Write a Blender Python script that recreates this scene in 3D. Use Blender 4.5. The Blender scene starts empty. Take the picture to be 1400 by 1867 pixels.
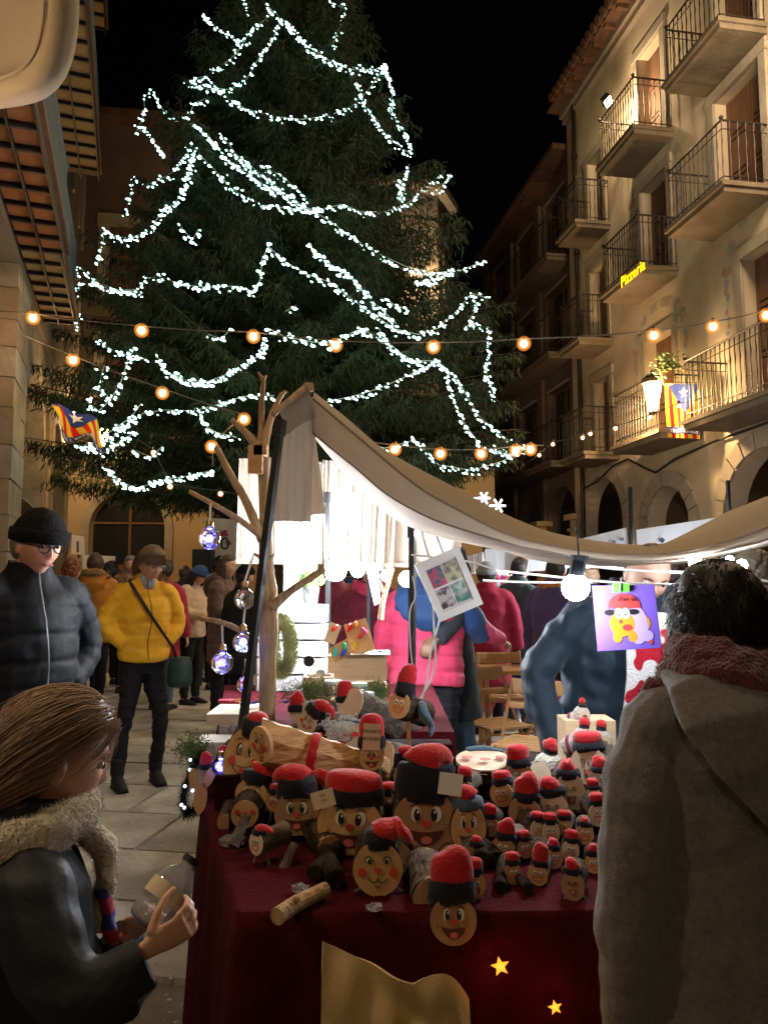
import bpy, bmesh, math, random
import numpy as np
from mathutils import Vector, Matrix, Euler, geometry
R = math.radians
rnd = random.Random(7)
scene = bpy.context.scene
C = scene.collection
# ---------------------------------------------------------------- camera
FPX, CX, CY, PITCH, CAMZ = 1380.0, 700.0, 933.5, R(5.34), 1.45
cam = bpy.data.objects.new('camera', bpy.data.cameras.new('camera')); C.objects.link(cam)
cam.location = (0, 0, CAMZ); cam.rotation_euler = (R(90) + PITCH, 0, 0)
cam.data.sensor_fit = 'HORIZONTAL'; cam.data.sensor_width = 36; cam.data.lens = 36 * FPX / 1400
cam.data.clip_start = 0.05; cam.data.clip_end = 400
scene.camera = cam
# ---------------------------------------------------------------- world, exposure
world = bpy.data.worlds.new('World'); scene.world = world; world.use_nodes = True
wn = world.node_tree; wn.nodes.clear()
sky = wn.nodes.new('ShaderNodeTexSky'); sky.sky_type = 'NISHITA'; sky.sun_disc = False
sky.sun_elevation = R(-4); sky.sun_rotation = R(60)
bg = wn.nodes.new('ShaderNodeBackground'); bg.inputs['Strength'].default_value = 0.02
wo = wn.nodes.new('ShaderNodeOutputWorld')
wn.links.new(sky.outputs[0], bg.inputs[0]); wn.links.new(bg.outputs[0], wo.inputs[0])
scene.view_settings.view_transform = 'Standard'; scene.view_settings.look = 'None'
scene.view_settings.exposure = 0.35; scene.view_settings.gamma = 1.0
scene.view_settings.use_curve_mapping = False
scene.cycles.use_denoising = True
scene.cycles.max_bounces = 6; scene.cycles.diffuse_bounces = 3; scene.cycles.glossy_bounces = 3
scene.cycles.transmission_bounces = 6; scene.cycles.transparent_max_bounces = 8
scene.cycles.sample_clamp_indirect = 4.0
try: scene.cycles.use_light_tree = True
except Exception: pass
WARM = (1.0, 0.64, 0.30); WARM2 = (1.0, 0.74, 0.44); WARM3 = (1.0, 0.76, 0.50); COOL = (0.86, 0.93, 1.0)
def light(kind, loc, power, col, size=0.15, target=None, parent=None, spot=None, blend=0.6, sy=None):
    d = bpy.data.lights.new('lamp_light', kind); d.energy = power; d.color = col
    if kind == 'AREA':
        d.size = size
        if sy: d.shape = 'RECTANGLE'; d.size_y = sy
    else: d.shadow_soft_size = size
    if kind == 'SPOT': d.spot_size = R(spot or 90); d.spot_blend = blend
    o = bpy.data.objects.new('lamp_light', d); C.objects.link(o); o.location = loc
    if target is not None:
        o.rotation_euler = (Vector(target) - Vector(loc)).to_track_quat('-Z', 'Y').to_euler()
    return o
# ---------------------------------------------------------------- pixel rays -> real places
def ray(px, py):
    u = (px - CX) / FPX; v = (CY - py) / FPX
    return Vector((u, math.cos(PITCH) - v * math.sin(PITCH), math.sin(PITCH) + v * math.cos(PITCH)))
CAM = Vector((0, 0, CAMZ))
def P(px, py, Y):
    r = ray(px, py); return CAM + r * (Y / r.y)
def PZ(px, py, z):
    r = ray(px, py); return CAM + r * ((z - CAMZ) / r.z)
# ---------------------------------------------------------------- numpy noise
class NZ:
    def __init__(s, seed, n=10):
        g = np.random.RandomState(seed); s.d = g.normal(size=(n, 3)); s.p = g.uniform(0, 6.28, n); s.w = 1.0 / np.sqrt(n)
    def __call__(s, X, sc):
        return (np.sin((np.asarray(X) * sc) @ s.d.T + s.p)).sum(1) * s.w
N1, N2, N3 = NZ(1), NZ(2), NZ(3)
# ---------------------------------------------------------------- mesh builder
def frame_of(t, ref):
    t = t.normalized(); s = ref - t * ref.dot(t)
    if s.length < 1e-4: s = Vector((0, 1, 0)) - t * t.y
    if s.length < 1e-4: s = Vector((1, 0, 0)) - t * t.x
    s.normalize(); return s, t.cross(s)
class MB:
    def __init__(s): s.v = []; s.f = []; s.mi = []; s.cur = 0
    def face(s, *i): s.f.append(tuple(i)); s.mi.append(s.cur)
    def add(s, vs, fs, M=None):
        b = len(s.v)
        s.v += [tuple(M @ Vector(v)) for v in vs] if M else [tuple(v) for v in vs]
        for f in fs: s.f.append(tuple(b + i for i in f)); s.mi.append(s.cur)
    def box(s, c, d, M=None):
        x, y, z = d[0] / 2, d[1] / 2, d[2] / 2
        vs = [(c[0] + a * x, c[1] + b * y, c[2] + e * z) for a in (-1, 1) for b in (-1, 1) for e in (-1, 1)]
        s.add(vs, [(0, 1, 3, 2), (4, 6, 7, 5), (0, 4, 5, 1), (2, 3, 7, 6), (0, 2, 6, 4), (1, 5, 7, 3)], M); return s
    def hexa(s, p):
        s.add(p, [(0, 3, 2, 1), (4, 5, 6, 7), (0, 1, 5, 4), (1, 2, 6, 5), (2, 3, 7, 6), (3, 0, 4, 7)]); return s
    def tube(s, pts, rad, seg=10, ref=(1, 0, 0), cap=True, M=None, closed=False):
        pts = [Vector(p) for p in pts]; n = len(pts); ref = Vector(ref); vs = []; fs = []
        for i, p in enumerate(pts):
            t = pts[min(i + 1, n - 1)] - pts[max(i - 1, 0)]
            if t.length < 1e-7: t = Vector((0, 0, 1))
            a, b = frame_of(t, ref); r = rad[i] if not isinstance(rad, (int, float)) else rad
            ra, rb = r if isinstance(r, (tuple, list)) else (r, r)
            for k in range(seg):
                th = 2 * math.pi * k / seg; vs.append(p + a * (ra * math.cos(th)) + b * (rb * math.sin(th)))
        for i in range(n - 1):
            for k in range(seg):
                k2 = (k + 1) % seg; fs.append((i * seg + k, i * seg + k2, (i + 1) * seg + k2, (i + 1) * seg + k))
        if cap:
            fs.append(tuple(range(seg))[::-1]); fs.append(tuple((n - 1) * seg + k for k in range(seg)))
        s.add(vs, fs, M); return s
    def lathe(s, prof, seg=16, M=None, cap=True):
        return s.tube([(0, 0, z) for r, z in prof], [max(r, 1e-4) for r, z in prof], seg, (1, 0, 0), cap, M)
    def sphere(s, c, r, seg=12, rings=8, M=None):
        r = r if isinstance(r, (tuple, list)) else (r, r, r); vs = []; fs = []
        for i in range(rings + 1):
            th = math.pi * i / rings
            for k in range(seg):
                ph = 2 * math.pi * k / seg
                vs.append((c[0] + r[0] * math.sin(th) * math.cos(ph), c[1] + r[1] * math.sin(th) * math.sin(ph), c[2] - r[2] * math.cos(th)))
        for i in range(rings):
            for k in range(seg):
                k2 = (k + 1) % seg; fs.append((i * seg + k, i * seg + k2, (i + 1) * seg + k2, (i + 1) * seg + k))
        s.add(vs, fs, M); return s
    def grid(s, rows, M=None, wrap=False):
        n = len(rows); m = len(rows[0]); vs = [p for r in rows for p in r]; fs = []
        for i in range(n - 1):
            for k in range(m if wrap else m - 1):
                k2 = (k + 1) % m; fs.append((i * m + k, i * m + k2, (i + 1) * m + k2, (i + 1) * m + k))
        s.add(vs, fs, M); return s
    def prism(s, outline, th, M=None):
        """outline: 2D points in the local XZ plane, thickness along +Y"""
        n = len(outline); vs = [(a, 0, b) for a, b in outline] + [(a, th, b) for a, b in outline]
        s.add(vs, [tuple(range(n)), tuple(range(2 * n - 1, n - 1, -1))] + [(i, i + n, (i + 1) % n + n, (i + 1) % n) for i in range(n)], M); return s
    def thick(s, rows, t, wrap=False):
        """two-sided sheet of real thickness"""
        n = len(rows); m = len(rows[0]); A = [[Vector(p) for p in r] for r in rows]; B = []
        for i in range(n):
            rr = []
            for k in range(m):
                du = A[i][min(k + 1, m - 1)] - A[i][max(k - 1, 0)]; dv = A[min(i + 1, n - 1)][k] - A[max(i - 1, 0)][k]
                nn = du.cross(dv)
                nn = nn.normalized() if nn.length > 1e-9 else Vector((0, 0, 1)); rr.append(A[i][k] - nn * t)
            B.append(rr)
        s.grid(A); s.grid([r[::-1] for r in B])
        s.grid([A[0][::-1], B[0][::-1]]); s.grid([A[-1], B[-1]])
        s.grid([[r[0] for r in A], [r[0] for r in B]]); s.grid([[r[-1] for r in A][::-1], [r[-1] for r in B][::-1]]); return s
    def mesh(s, name='m', smooth=False):
        me = bpy.data.meshes.new(name); me.from_pydata([tuple(v) for v in s.v], [], s.f)
        if max(s.mi, default=0) > 0: me.polygons.foreach_set('material_index', s.mi)
        if smooth: me.polygons.foreach_set('use_smooth', [True] * len(me.polygons))
        me.update(); return me
def ROT(rx=0, ry=0, rz=0): return Euler((R(rx), R(ry), R(rz))).to_matrix().to_4x4()
def TR(*v): return Matrix.Translation(Vector(v if len(v) == 3 else v[0]))
def basis(o, x, y, z):
    M = Matrix.Identity(4)
    for i, a in enumerate((x, y, z)):
        for k in range(3): M[k][i] = a[k]
    for k in range(3): M[k][3] = o[k]
    return M
# ---------------------------------------------------------------- objects
def tag(o, label=None, cat=None, group=None, kind=None):
    if label: o['label'] = label
    if cat: o['category'] = cat
    if group: o['group'] = group
    if kind: o['kind'] = kind
    return o
def obj(name, mb, mat=None, parent=None, smooth=False, label=None, cat=None, group=None, kind=None, shift=True):
    me = mb if isinstance(mb, bpy.types.Mesh) else mb.mesh(name, smooth)
    o = bpy.data.objects.new(name, me)
    if mat is not None and not me.materials:
        for m in (mat if isinstance(mat, (list, tuple)) else [mat]): me.materials.append(m)
    C.objects.link(o)
    if parent is not None:
        o.parent = parent
        if 'world' in parent: o.matrix_parent_inverse = TR(*(-parent.location)) ; 
    elif shift and len(me.vertices):
        co = np.empty(len(me.vertices) * 3, 'f'); me.vertices.foreach_get('co', co); co = co.reshape(-1, 3)
        b = np.array([(co[:, 0].min() + co[:, 0].max()) / 2, (co[:, 1].min() + co[:, 1].max()) / 2, co[:, 2].min()], 'f')
        me.vertices.foreach_set('co', (co - b).ravel()); me.update(); o.location = [float(q) for q in b]
    return tag(o, label, cat, group, kind)
def thing(name, label, cat, loc=(0, 0, 0), rot=(0, 0, 0), group=None, world=True, scale=1.0):
    """Empty at the thing's base; world=True: its parts are given in world coordinates"""
    o = bpy.data.objects.new(name, None); C.objects.link(o); o.location = loc; o.empty_display_size = 0.1
    o.rotation_euler = rot; o.scale = (scale,) * 3
    if world: o['world'] = 1
    return tag(o, label, cat, group)
def inst(name, me, parent, M):
    o = bpy.data.objects.new(name, me); C.objects.link(o); o.parent = parent
    if parent is not None and 'world' in parent: o.matrix_parent_inverse = TR(*(-parent.location))
    o.matrix_basis = M
    return o
# ---------------------------------------------------------------- materials
def mat(name, c1, c2=None, rough=0.8, scale=8, bump=0.0, bscale=None, metal=0.0, emit=None, es=1.0, sheen=0.0, trans=0.0,
        glass=False, spec=None, stretch=None, detail=4, ctr=0.5, width=0.25, sub=0.0, coat=0.0, extra=None, ior=1.45):
    m = bpy.data.materials.new(name); m.use_nodes = True; nt = m.node_tree; N = nt.nodes; L = nt.links
    b = N['Principled BSDF']; b.inputs['Roughness'].default_value = rough; b.inputs['Metallic'].default_value = metal
    b.inputs['Base Color'].default_value = (*c1, 1); b.inputs['IOR'].default_value = ior
    if spec is None and rough >= .74: spec = .12
    if spec is not None: b.inputs['Specular IOR Level'].default_value = spec
    if sheen: b.inputs['Sheen Weight'].default_value = sheen; b.inputs['Sheen Roughness'].default_value = 0.5
    if coat: b.inputs['Coat Weight'].default_value = coat
    tc = N.new('ShaderNodeTexCoord'); mp = N.new('ShaderNodeMapping'); L.new(tc.outputs['Object'], mp.inputs[0])
    if stretch: mp.inputs['Scale'].default_value = stretch
    if c2 is not None:
        n = N.new('ShaderNodeTexNoise'); n.inputs['Scale'].default_value = scale; n.inputs['Detail'].default_value = detail
        L.new(mp.outputs[0], n.inputs['Vector'])
        r = N.new('ShaderNodeValToRGB'); r.color_ramp.elements[0].position = max(0, ctr - width); r.color_ramp.elements[1].position = min(1, ctr + width)
        r.color_ramp.elements[0].color = (*c1, 1); r.color_ramp.elements[1].color = (*c2, 1)
        L.new(n.outputs[0], r.inputs[0]); L.new(r.outputs[0], b.inputs['Base Color'])
    if bump:
        n2 = N.new('ShaderNodeTexNoise'); n2.inputs['Scale'].default_value = bscale or scale * 3; n2.inputs['Detail'].default_value = 6
        L.new(mp.outputs[0], n2.inputs['Vector'])
        bp = N.new('ShaderNodeBump'); bp.inputs['Strength'].default_value = bump; bp.inputs['Distance'].default_value = 0.02
        L.new(n2.outputs[0], bp.inputs['Height']); L.new(bp.outputs[0], b.inputs['Normal'])
    if emit: b.inputs['Emission Color'].default_value = (*emit, 1); b.inputs['Emission Strength'].default_value = es
    if glass: b.inputs['Transmission Weight'].default_value = 1.0
    if trans:
        t = N.new('ShaderNodeBsdfTranslucent'); t.inputs[0].default_value = (*c1, 1)
        mx = N.new('ShaderNodeMixShader'); mx.inputs[0].default_value = trans
        L.new(b.outputs[0], mx.inputs[1]); L.new(t.outputs[0], mx.inputs[2]); L.new(mx.outputs[0], N['Material Output'].inputs[0])
    return m
def stripes(name, cols, axis=0, freq=10, rough=0.8):
    m = bpy.data.materials.new(name); m.use_nodes = True; nt = m.node_tree; N = nt.nodes; L = nt.links; b = N['Principled BSDF']
    b.inputs['Roughness'].default_value = rough
    tc = N.new('ShaderNodeTexCoord'); sp = N.new('ShaderNodeSeparateXYZ'); L.new(tc.outputs['Object'], sp.inputs[0])
    mu = N.new('ShaderNodeMath'); mu.operation = 'MULTIPLY'; mu.inputs[1].default_value = freq; L.new(sp.outputs[axis], mu.inputs[0])
    fr = N.new('ShaderNodeMath'); fr.operation = 'FRACT'; L.new(mu.outputs[0], fr.inputs[0])
    r = N.new('ShaderNodeValToRGB'); r.color_ramp.interpolation = 'CONSTANT'
    r.color_ramp.elements[0].color = (*cols[0], 1); r.color_ramp.elements[1].position = 0.5; r.color_ramp.elements[1].color = (*cols[1], 1)
    L.new(fr.outputs[0], r.inputs[0]); L.new(r.outputs[0], b.inputs['Base Color']); return m
M_ = {}
def defm():
    M_['plaster'] = mat('plaster', (.38, .30, .21), (.54, .45, .33), .9, 1.1, .35, 24, detail=9, width=.18)
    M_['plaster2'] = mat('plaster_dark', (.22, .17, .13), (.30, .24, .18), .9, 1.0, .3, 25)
    M_['plaster3'] = mat('plaster_ochre', (.36, .26, .15), (.46, .34, .20), .9, .8, .2, 25)
    M_['stone'] = mat('stone', (.26, .22, .17), (.38, .32, .25), .9, 3, .6, 14)
    M_['stone2'] = mat('stone_grey', (.20, .17, .14), (.34, .29, .24), .9, 4, .7, 12)
    M_['slab'] = mat('slab_stone', (.24, .18, .12), (.33, .25, .18), .9, 3, .4, 14)
    M_['tile'] = mat('terracotta', (.34, .12, .05), (.48, .20, .09), .8, 6, .3, 30)
    M_['plaster4'] = mat('plaster_unlit', (.09, .07, .055), (.14, .11, .085), .9, 1.0, .3, 25)  # plaster colour darkened so these walls read as unlit
    M_['rooft'] = mat('roof_tile', (.085, .045, .03), (.15, .08, .05), .85, 5, .4, 20)
    M_['slabb'] = mat('balcony_stone', (.13, .10, .07), (.20, .16, .115), .9, 3, .5, 14)
    M_['iron'] = mat('iron', (.022, .020, .018), (.045, .035, .03), .5, 20, .2, 60, metal=.6)
    M_['ironblue'] = mat('iron_blue', (.07, .10, .11), (.10, .13, .14), .6, 20, .2, 60, metal=.2)
    M_['black'] = mat('black_metal', (.012, .012, .014), (.02, .02, .022), .4, 30, .1, 80)
    M_['door'] = mat('old_door', (.10, .05, .03), (.17, .08, .04), .7, 6, .3, 20, stretch=(1, 1, .15))
    M_['dark'] = mat('dark_interior', (.04, .035, .03), (.06, .05, .045), .9, 2, .1)
    M_['glassd'] = mat('dark_glass', (.015, .017, .02), None, .08, spec=.6)
    M_['paving'] = mat('paving', (.20, .18, .16), (.34, .31, .28), .62, 2.2, .35, 35, detail=8)
    M_['joint'] = mat('paving_joint', (.13, .12, .10), (.20, .18, .15), .9, 8, .4, 40)
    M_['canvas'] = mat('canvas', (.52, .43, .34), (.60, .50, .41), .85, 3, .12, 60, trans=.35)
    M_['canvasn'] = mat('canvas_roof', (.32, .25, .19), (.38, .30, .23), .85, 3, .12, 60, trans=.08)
    M_['seam'] = mat('canvas_seam', (.20, .15, .12), None, .9)
    M_['cream'] = mat('cream_canvas', (.60, .47, .32), (.68, .55, .38), .85, 4, .1, 50, trans=.1)
    M_['white'] = mat('white_paint', (.78, .78, .78), (.70, .70, .70), .6, 10, .1, 40)
    M_['whitew'] = mat('white_wood', (.72, .74, .76), (.62, .64, .67), .7, 8, .2, 30, stretch=(1, 1, 6))
    M_['pine'] = mat('pine_wood', (.62, .44, .26), (.74, .56, .36), .65, 6, .15, 30, stretch=(1, 8, 8))
    M_['chair'] = mat('chair_wood', (.50, .27, .11), (.60, .35, .16), .5, 8, .1, 40, stretch=(6, 6, 1))
    M_['branch'] = mat('peeled_branch', (.30, .18, .09), (.56, .40, .25), .75, 14, .7, 30, stretch=(3, 3, .6))
    M_['bark'] = mat('bark', (.018, .012, .008), (.095, .066, .044), .95, 26, 1.0, 34, stretch=(1, .35, 1), ctr=.52, width=.16, detail=8)
    M_['barkt'] = mat('tree_bark', (.05, .035, .025), (.10, .075, .05), .95, 12, .8, 30)
    M_['barkd'] = mat('dark_bark', (.008, .006, .005), (.035, .024, .017), .95, 26, 1.0, 34, detail=8)  # stump bark; also colours the filler logs that stand in for shade
    M_['barkg'] = mat('grey_bark', (.045, .035, .027), (.22, .185, .15), .95, 22, 1.0, 30, stretch=(1, .3, 1), detail=8)
    M_['cut'] = mat('cut_wood', (.50, .29, .12), (.62, .38, .18), .7, 12, .12, 50)
    M_['cutp'] = mat('cut_wood_pale', (.60, .46, .32), (.70, .56, .42), .7, 12, .12, 50)
    M_['cutd'] = mat('cut_wood_dark_shaded', (.34, .18, .09), (.44, .25, .13), .7, 12, .12, 50)  # dark wood ends; also shade put into the colour of shadowed faces
    M_['split'] = mat('split_wood', (.40, .19, .06), (.64, .38, .16), .7, 7, .7, 16, stretch=(.9, .16, 3.0), detail=8)
    M_['felt'] = mat('red_felt', (.40, .012, .016), (.52, .02, .024), .95, 20, .35, 140, sheen=.4)
    M_['feltd'] = mat('dark_felt', (.010, .010, .016), (.02, .02, .028), .95, 20, .3, 140, sheen=.15)
    M_['feltb'] = mat('blue_felt', (.05, .09, .13), (.08, .13, .18), .95, 20, .3, 140, sheen=.3)
    M_['pk'] = mat('black_ink', (.012, .009, .008), None, .6)
    M_['pw'] = mat('white_ink', (.75, .72, .66), None, .6)
    M_['pr'] = mat('red_ink', (.62, .06, .04), None, .6)
    M_['ppk'] = mat('pink_ink', (.62, .16, .14), None, .6)
    M_['pbr'] = mat('brown_mouth', (.10, .025, .018), None, .6)
    M_['ply'] = mat('kraft_card', (.62, .48, .34), (.66, .52, .38), .8, 30)
    M_['paper'] = mat('paper', (.74, .72, .70), None, .8)
    M_['cloth'] = mat('maroon_cloth', (.046, .0014, .0055), (.066, .003, .009), .95, 12, .35, 90, spec=.15)
    M_['sack'] = mat('sack_cloth', (.60, .42, .20), (.74, .55, .30), .95, 14, .2, 160)
    M_['glass'] = mat('clear_glass', (1, 1, 1), None, .02, glass=True, ior=1.25)
    M_['plastic'] = mat('clear_plastic', (.97, .97, .98), None, .04, glass=True, ior=1.12)
    _pm = M_['plastic'] = bpy.data.materials.new('thin_clear_plastic'); _pm.use_nodes = True; _n = _pm.node_tree; _n.nodes.clear(); _o = _n.nodes.new('ShaderNodeOutputMaterial'); _t = _n.nodes.new('ShaderNodeBsdfTransparent'); _t.inputs[0].default_value = (.93, .93, .93, 1); _g = _n.nodes.new('ShaderNodeBsdfGlossy'); _g.inputs['Roughness'].default_value = .06; _f = _n.nodes.new('ShaderNodeFresnel'); _f.inputs[0].default_value = 1.6; _m = _n.nodes.new('ShaderNodeMixShader')
    _n.links.new(_f.outputs[0], _m.inputs[0]); _n.links.new(_t.outputs[0], _m.inputs[1]); _n.links.new(_g.outputs[0], _m.inputs[2]); _dd = _n.nodes.new('ShaderNodeBsdfDiffuse'); _dd.inputs[0].default_value = (.9, .9, .92, 1); _m2 = _n.nodes.new('ShaderNodeMixShader'); _m2.inputs[0].default_value = .14; _n.links.new(_m.outputs[0], _m2.inputs[1]); _n.links.new(_dd.outputs[0], _m2.inputs[2]); _n.links.new(_m2.outputs[0], _o.inputs[0])
    M_['brass'] = mat('bulb_cap', (.42, .28, .14), (.55, .38, .22), .3, 20, metal=.9)
    M_['cord'] = mat('white_cord', (.75, .75, .75), None, .7)
    M_['blkcord'] = mat('black_cord', (.02, .02, .02), None, .7)
    M_['bluel'] = mat('blue_led', (.1, .1, 1), None, .5, emit=(.06, .04, 1.0), es=14)
    M_['bluew'] = mat('blue_led_core', (.4, .5, 1), None, .5, emit=(.35, .5, 1.0), es=30)
    M_['warml'] = mat('warm_led', (1, .7, .3), None, .5, emit=(1, .5, .15), es=3)
    M_['bulbw'] = mat('warm_filament', (1, .8, .5), None, .5, emit=(1.0, .70, .36), es=40)
    M_['lampw'] = mat('street_lamp_glow', (1, .8, .5), None, .5, emit=(1.0, .66, .22), es=60)
    M_['led'] = mat('white_led', (1, 1, 1), None, .5, emit=(.88, .94, 1), es=60)
    M_['fairy'] = mat('fairy_light', (.6, 1, .9), None, .5, emit=(.56, 1.0, .90), es=5)
    M_['needle'] = mat('needles', (.010, .021, .008), (.028, .044, .018), .8, .9, sheen=.1, detail=3, ctr=.5, width=.15)
    M_['needle2'] = mat('needles_dry', (.20, .07, .03), (.30, .12, .05), .8, 2)
    M_['green'] = mat('fir_green', (.05, .10, .02), (.13, .20, .06), .7, 14)
    M_['straw'] = mat('straw_green', (.30, .36, .14), (.46, .50, .26), .8, 30)
    M_['skin'] = mat('skin', (.56, .30, .21), (.62, .36, .26), .55, 18, .06, 180, sub=0)
    M_['skin2'] = mat('skin_ruddy', (.58, .26, .18), (.66, .34, .25), .5, 14, .08, 160)
    M_['skin3'] = mat('skin_dark', (.20, .10, .06), (.26, .14, .09), .5, 14, .08, 160)
    M_['lip'] = mat('lip', (.42, .13, .11), None, .5)
    M_['eyew'] = mat('eye_white', (.60, .57, .53), None, .3)
    M_['eyed'] = mat('eye_dark', (.02, .015, .012), None, .2)
    for k, a, b in (('hbr', (.15, .085, .045), (.40, .26, .16)), ('hdk', (.010, .009, .010), (.03, .025, .025)), ('hgr', (.12, .10, .085), (.30, .26, .22)),
                    ('hbrn', (.045, .025, .018), (.09, .05, .035)), ('hred', (.14, .035, .015), (.22, .07, .03)), ('hwo', (.065, .036, .02), (.21, .135, .08)), ('hwh', (.5, .5, .5), (.7, .7, .7))):
        M_[k] = mat('hair_' + k, a, b, .42, 60, .3, 120, stretch=(4, 4, .6), spec=.5)
    for k, a, b, r, s in (('c_ink', (.007, .008, .011), (.012, .014, .018), .55, 0), ('c_black', (.013, .014, .017), (.022, .024, .028), .5, .1), ('c_char', (.014, .018, .025), (.024, .029, .038), .5, .15), ('c_yel', (.68, .34, .018), (.76, .42, .03), .5, .15),
                    ('c_or', (.44, .17, .03), (.52, .22, .05), .6, .1), ('c_red', (.50, .015, .02), (.58, .03, .03), .55, .15), ('c_green', (.07, .07, .04), (.11, .10, .06), .7, .1),
                    ('c_maroon', (.17, .02, .05), (.23, .035, .07), .5, .2), ('c_beige', (.46, .34, .22), (.56, .43, .30), .5, .2), ('c_brown', (.10, .055, .045), (.14, .08, .065), .5, .2),
                    ('c_pink', (.62, .045, .12), (.70, .07, .16), .5, .2), ('c_navy', (.018, .045, .14), (.03, .07, .19), .5, .2), ('c_teal', (.035, .06, .08), (.05, .08, .10), .6, .15),
                    ('c_blue', (.014, .028, .046), (.024, .044, .066), .45, .25), ('c_purple', (.07, .055, .16), (.10, .08, .22), .6, .2), ('c_crim', (.30, .02, .05), (.38, .03, .07), .7, .2),
                    ('c_jean', (.05, .09, .15), (.09, .14, .21), .8, .1), ('c_trk', (.010, .010, .013), (.018, .018, .022), .75, .05), ('c_chcoat', (.020, .028, .036), (.036, .046, .056), .75, .25)):
        M_[k] = mat('coat_' + k[2:], a, b, min(.8, r + .1), 7, .10, 60, sheen=0 if k in ('c_char', 'c_black', 'c_trk', 'c_ink') else s * .5, spec=.16)
    M_['wool'] = mat('grey_wool', (.125, .120, .113), (.185, .178, .168), .95, 70, .45, 260, sheen=.35, detail=10, width=.18)
    M_['scarf'] = mat('maroon_scarf', (.09, .006, .018), (.20, .02, .045), .95, 60, .9, 110, sheen=.6)
    M_['fleece'] = mat('cream_fleece', (.82, .72, .56), (.88, .80, .66), .95, 40, 1.0, 90, sheen=.5)
    M_['fur'] = mat('fur_trim', (.16, .10, .06), (.34, .24, .15), .9, 30, .3)
    M_['knit'] = mat('knit_black', (.008, .008, .009), (.016, .016, .018), .95, 60, .9, 130)
    M_['knitg'] = mat('knit_grey', (.34, .38, .42), (.44, .48, .52), .95, 60, .9, 130)
    M_['steel'] = mat('steel', (.55, .57, .6), (.65, .67, .7), .3, 20, metal=.9)
    M_['amberg'] = mat('amber_star', (1, .5, .1), None, .5, emit=(1, .27, .02), es=1.25)
    M_['neon'] = mat('neon_sign', (1, .7, 0), None, .5, emit=(1, .52, .0), es=2.2)
    M_['purple'] = mat('notebook_cover', (.13, .09, .55), (.22, .12, .62), .25, 2)
defm()
# ================================================================ SETTING
class Fac:
    def __init__(s, a, b, side):
        t = Vector((b, 1, 0)).normalized(); s.a, s.b = a, b; s.t = t
        s.n = Vector((-t.y, t.x, 0)) if side == 'right' else Vector((t.y, -t.x, 0))
    def pt(s, Y, o, z): return Vector((s.a + s.b * Y, Y, 0)) + s.n * o + Vector((0, 0, z))
    def hit(s, px, py, o=0):
        r = ray(px, py); q = s.pt(0, o, 0); k = (q.x + s.b * (0 - q.y) - 0) / (r.x - s.b * r.y)
        p = CAM + r * k; return p.y - (s.n * o).y, p.z
    def M(s, Y, o, z):  # local x along street (+Y), y = inward, z up
        return basis(s.pt(Y, o, z), s.t, -s.n, Vector((0, 0, 1)))
    def box(s, mb, Y0, Y1, o0, o1, z0, z1):
        p = [s.pt(Y0, o0, z0), s.pt(Y1, o0, z0), s.pt(Y1, o1, z0), s.pt(Y0, o1, z0), s.pt(Y0, o0, z1), s.pt(Y1, o0, z1), s.pt(Y1, o1, z1), s.pt(Y0, o1, z1)]
        mb.hexa(p); return mb
def wall_mesh(fac, outline, holes, th=0.35, o=0.0):
    mb = MB(); loops = [outline] + holes
    V2 = [[Vector((a, b, 0)) for a, b in l] for l in loops]; flat = [p for l in loops for p in l]
    tris = geometry.tessellate_polygon(V2)
    b = 0; vs = [fac.pt(a, o, z) for a, z in flat] + [fac.pt(a, o - th, z) for a, z in flat]; n = len(flat)
    fs = [tuple(t) for t in tris] + [tuple(n + i for i in t[::-1]) for t in tris]
    for l in loops:
        m = len(l)
        for i in range(m): fs.append((b + i, b + (i + 1) % m, n + b + (i + 1) % m, n + b + i))
        b += m
    mb.add(vs, fs); me = mb.mesh('wall')
    bm = bmesh.new(); bm.from_mesh(me); bmesh.ops.recalc_face_normals(bm, faces=bm.faces); bm.to_mesh(me); bm.free()
    return me
def rect(s0, s1, z0, z1): return [(s0, z0), (s1, z0), (s1, z1), (s0, z1)]
def arch(s0, s1, z0, z1, seg=14):
    r = (s1 - s0) / 2; c = (s0 + s1) / 2; rz = min(r, 99)
    return [(s0, z0), (s1, z0)] + [(c + r * math.cos(math.pi * i / seg), z1 - rz + rz * math.sin(math.pi * i / seg)) for i in range(seg + 1)]
# ---- ground
g = MB(); g.grid([[(-60, -20, -.012), (60, -20, -.012)], [(-60, 120, -.012), (60, 120, -.012)]])
ground = obj('ground', g, M_['joint'], kind='structure', shift=False)
slabme = []
for k in range(6):
    q = random.Random(k); w, d = 1.0, 0.62; b = MB(); e = .006
    b.hexa([(-w/2+e+q.uniform(0,.01), -d/2+e, -.03), (w/2-e, -d/2+e+q.uniform(0,.01), -.03), (w/2-e-q.uniform(0,.01), d/2-e, -.03), (-w/2+e, d/2-e, -.03),
            (-w/2+e+.006, -d/2+e+.006, 0), (w/2-e-.006, -d/2+e+.006, 0), (w/2-e-.006, d/2-e-.006, 0), (-w/2+e+.006, d/2-e-.006, 0)])
    me = b.mesh('paving_stone'); me.materials.append(mat('paving_%d' % k, tuple(c * (0.8 + .09 * k) for c in (.17, .15, .13)), tuple(c * (.85 + .07 * k) for c in (.46, .43, .39)), .6, 1.7 + k * .5, .55, 22, detail=10, width=.22)); slabme.append(me)
M_['paving'] = slabme[3].materials[0]
ang = R(-9); ca, sa = math.cos(ang), math.sin(ang)
nsl = 0
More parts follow.
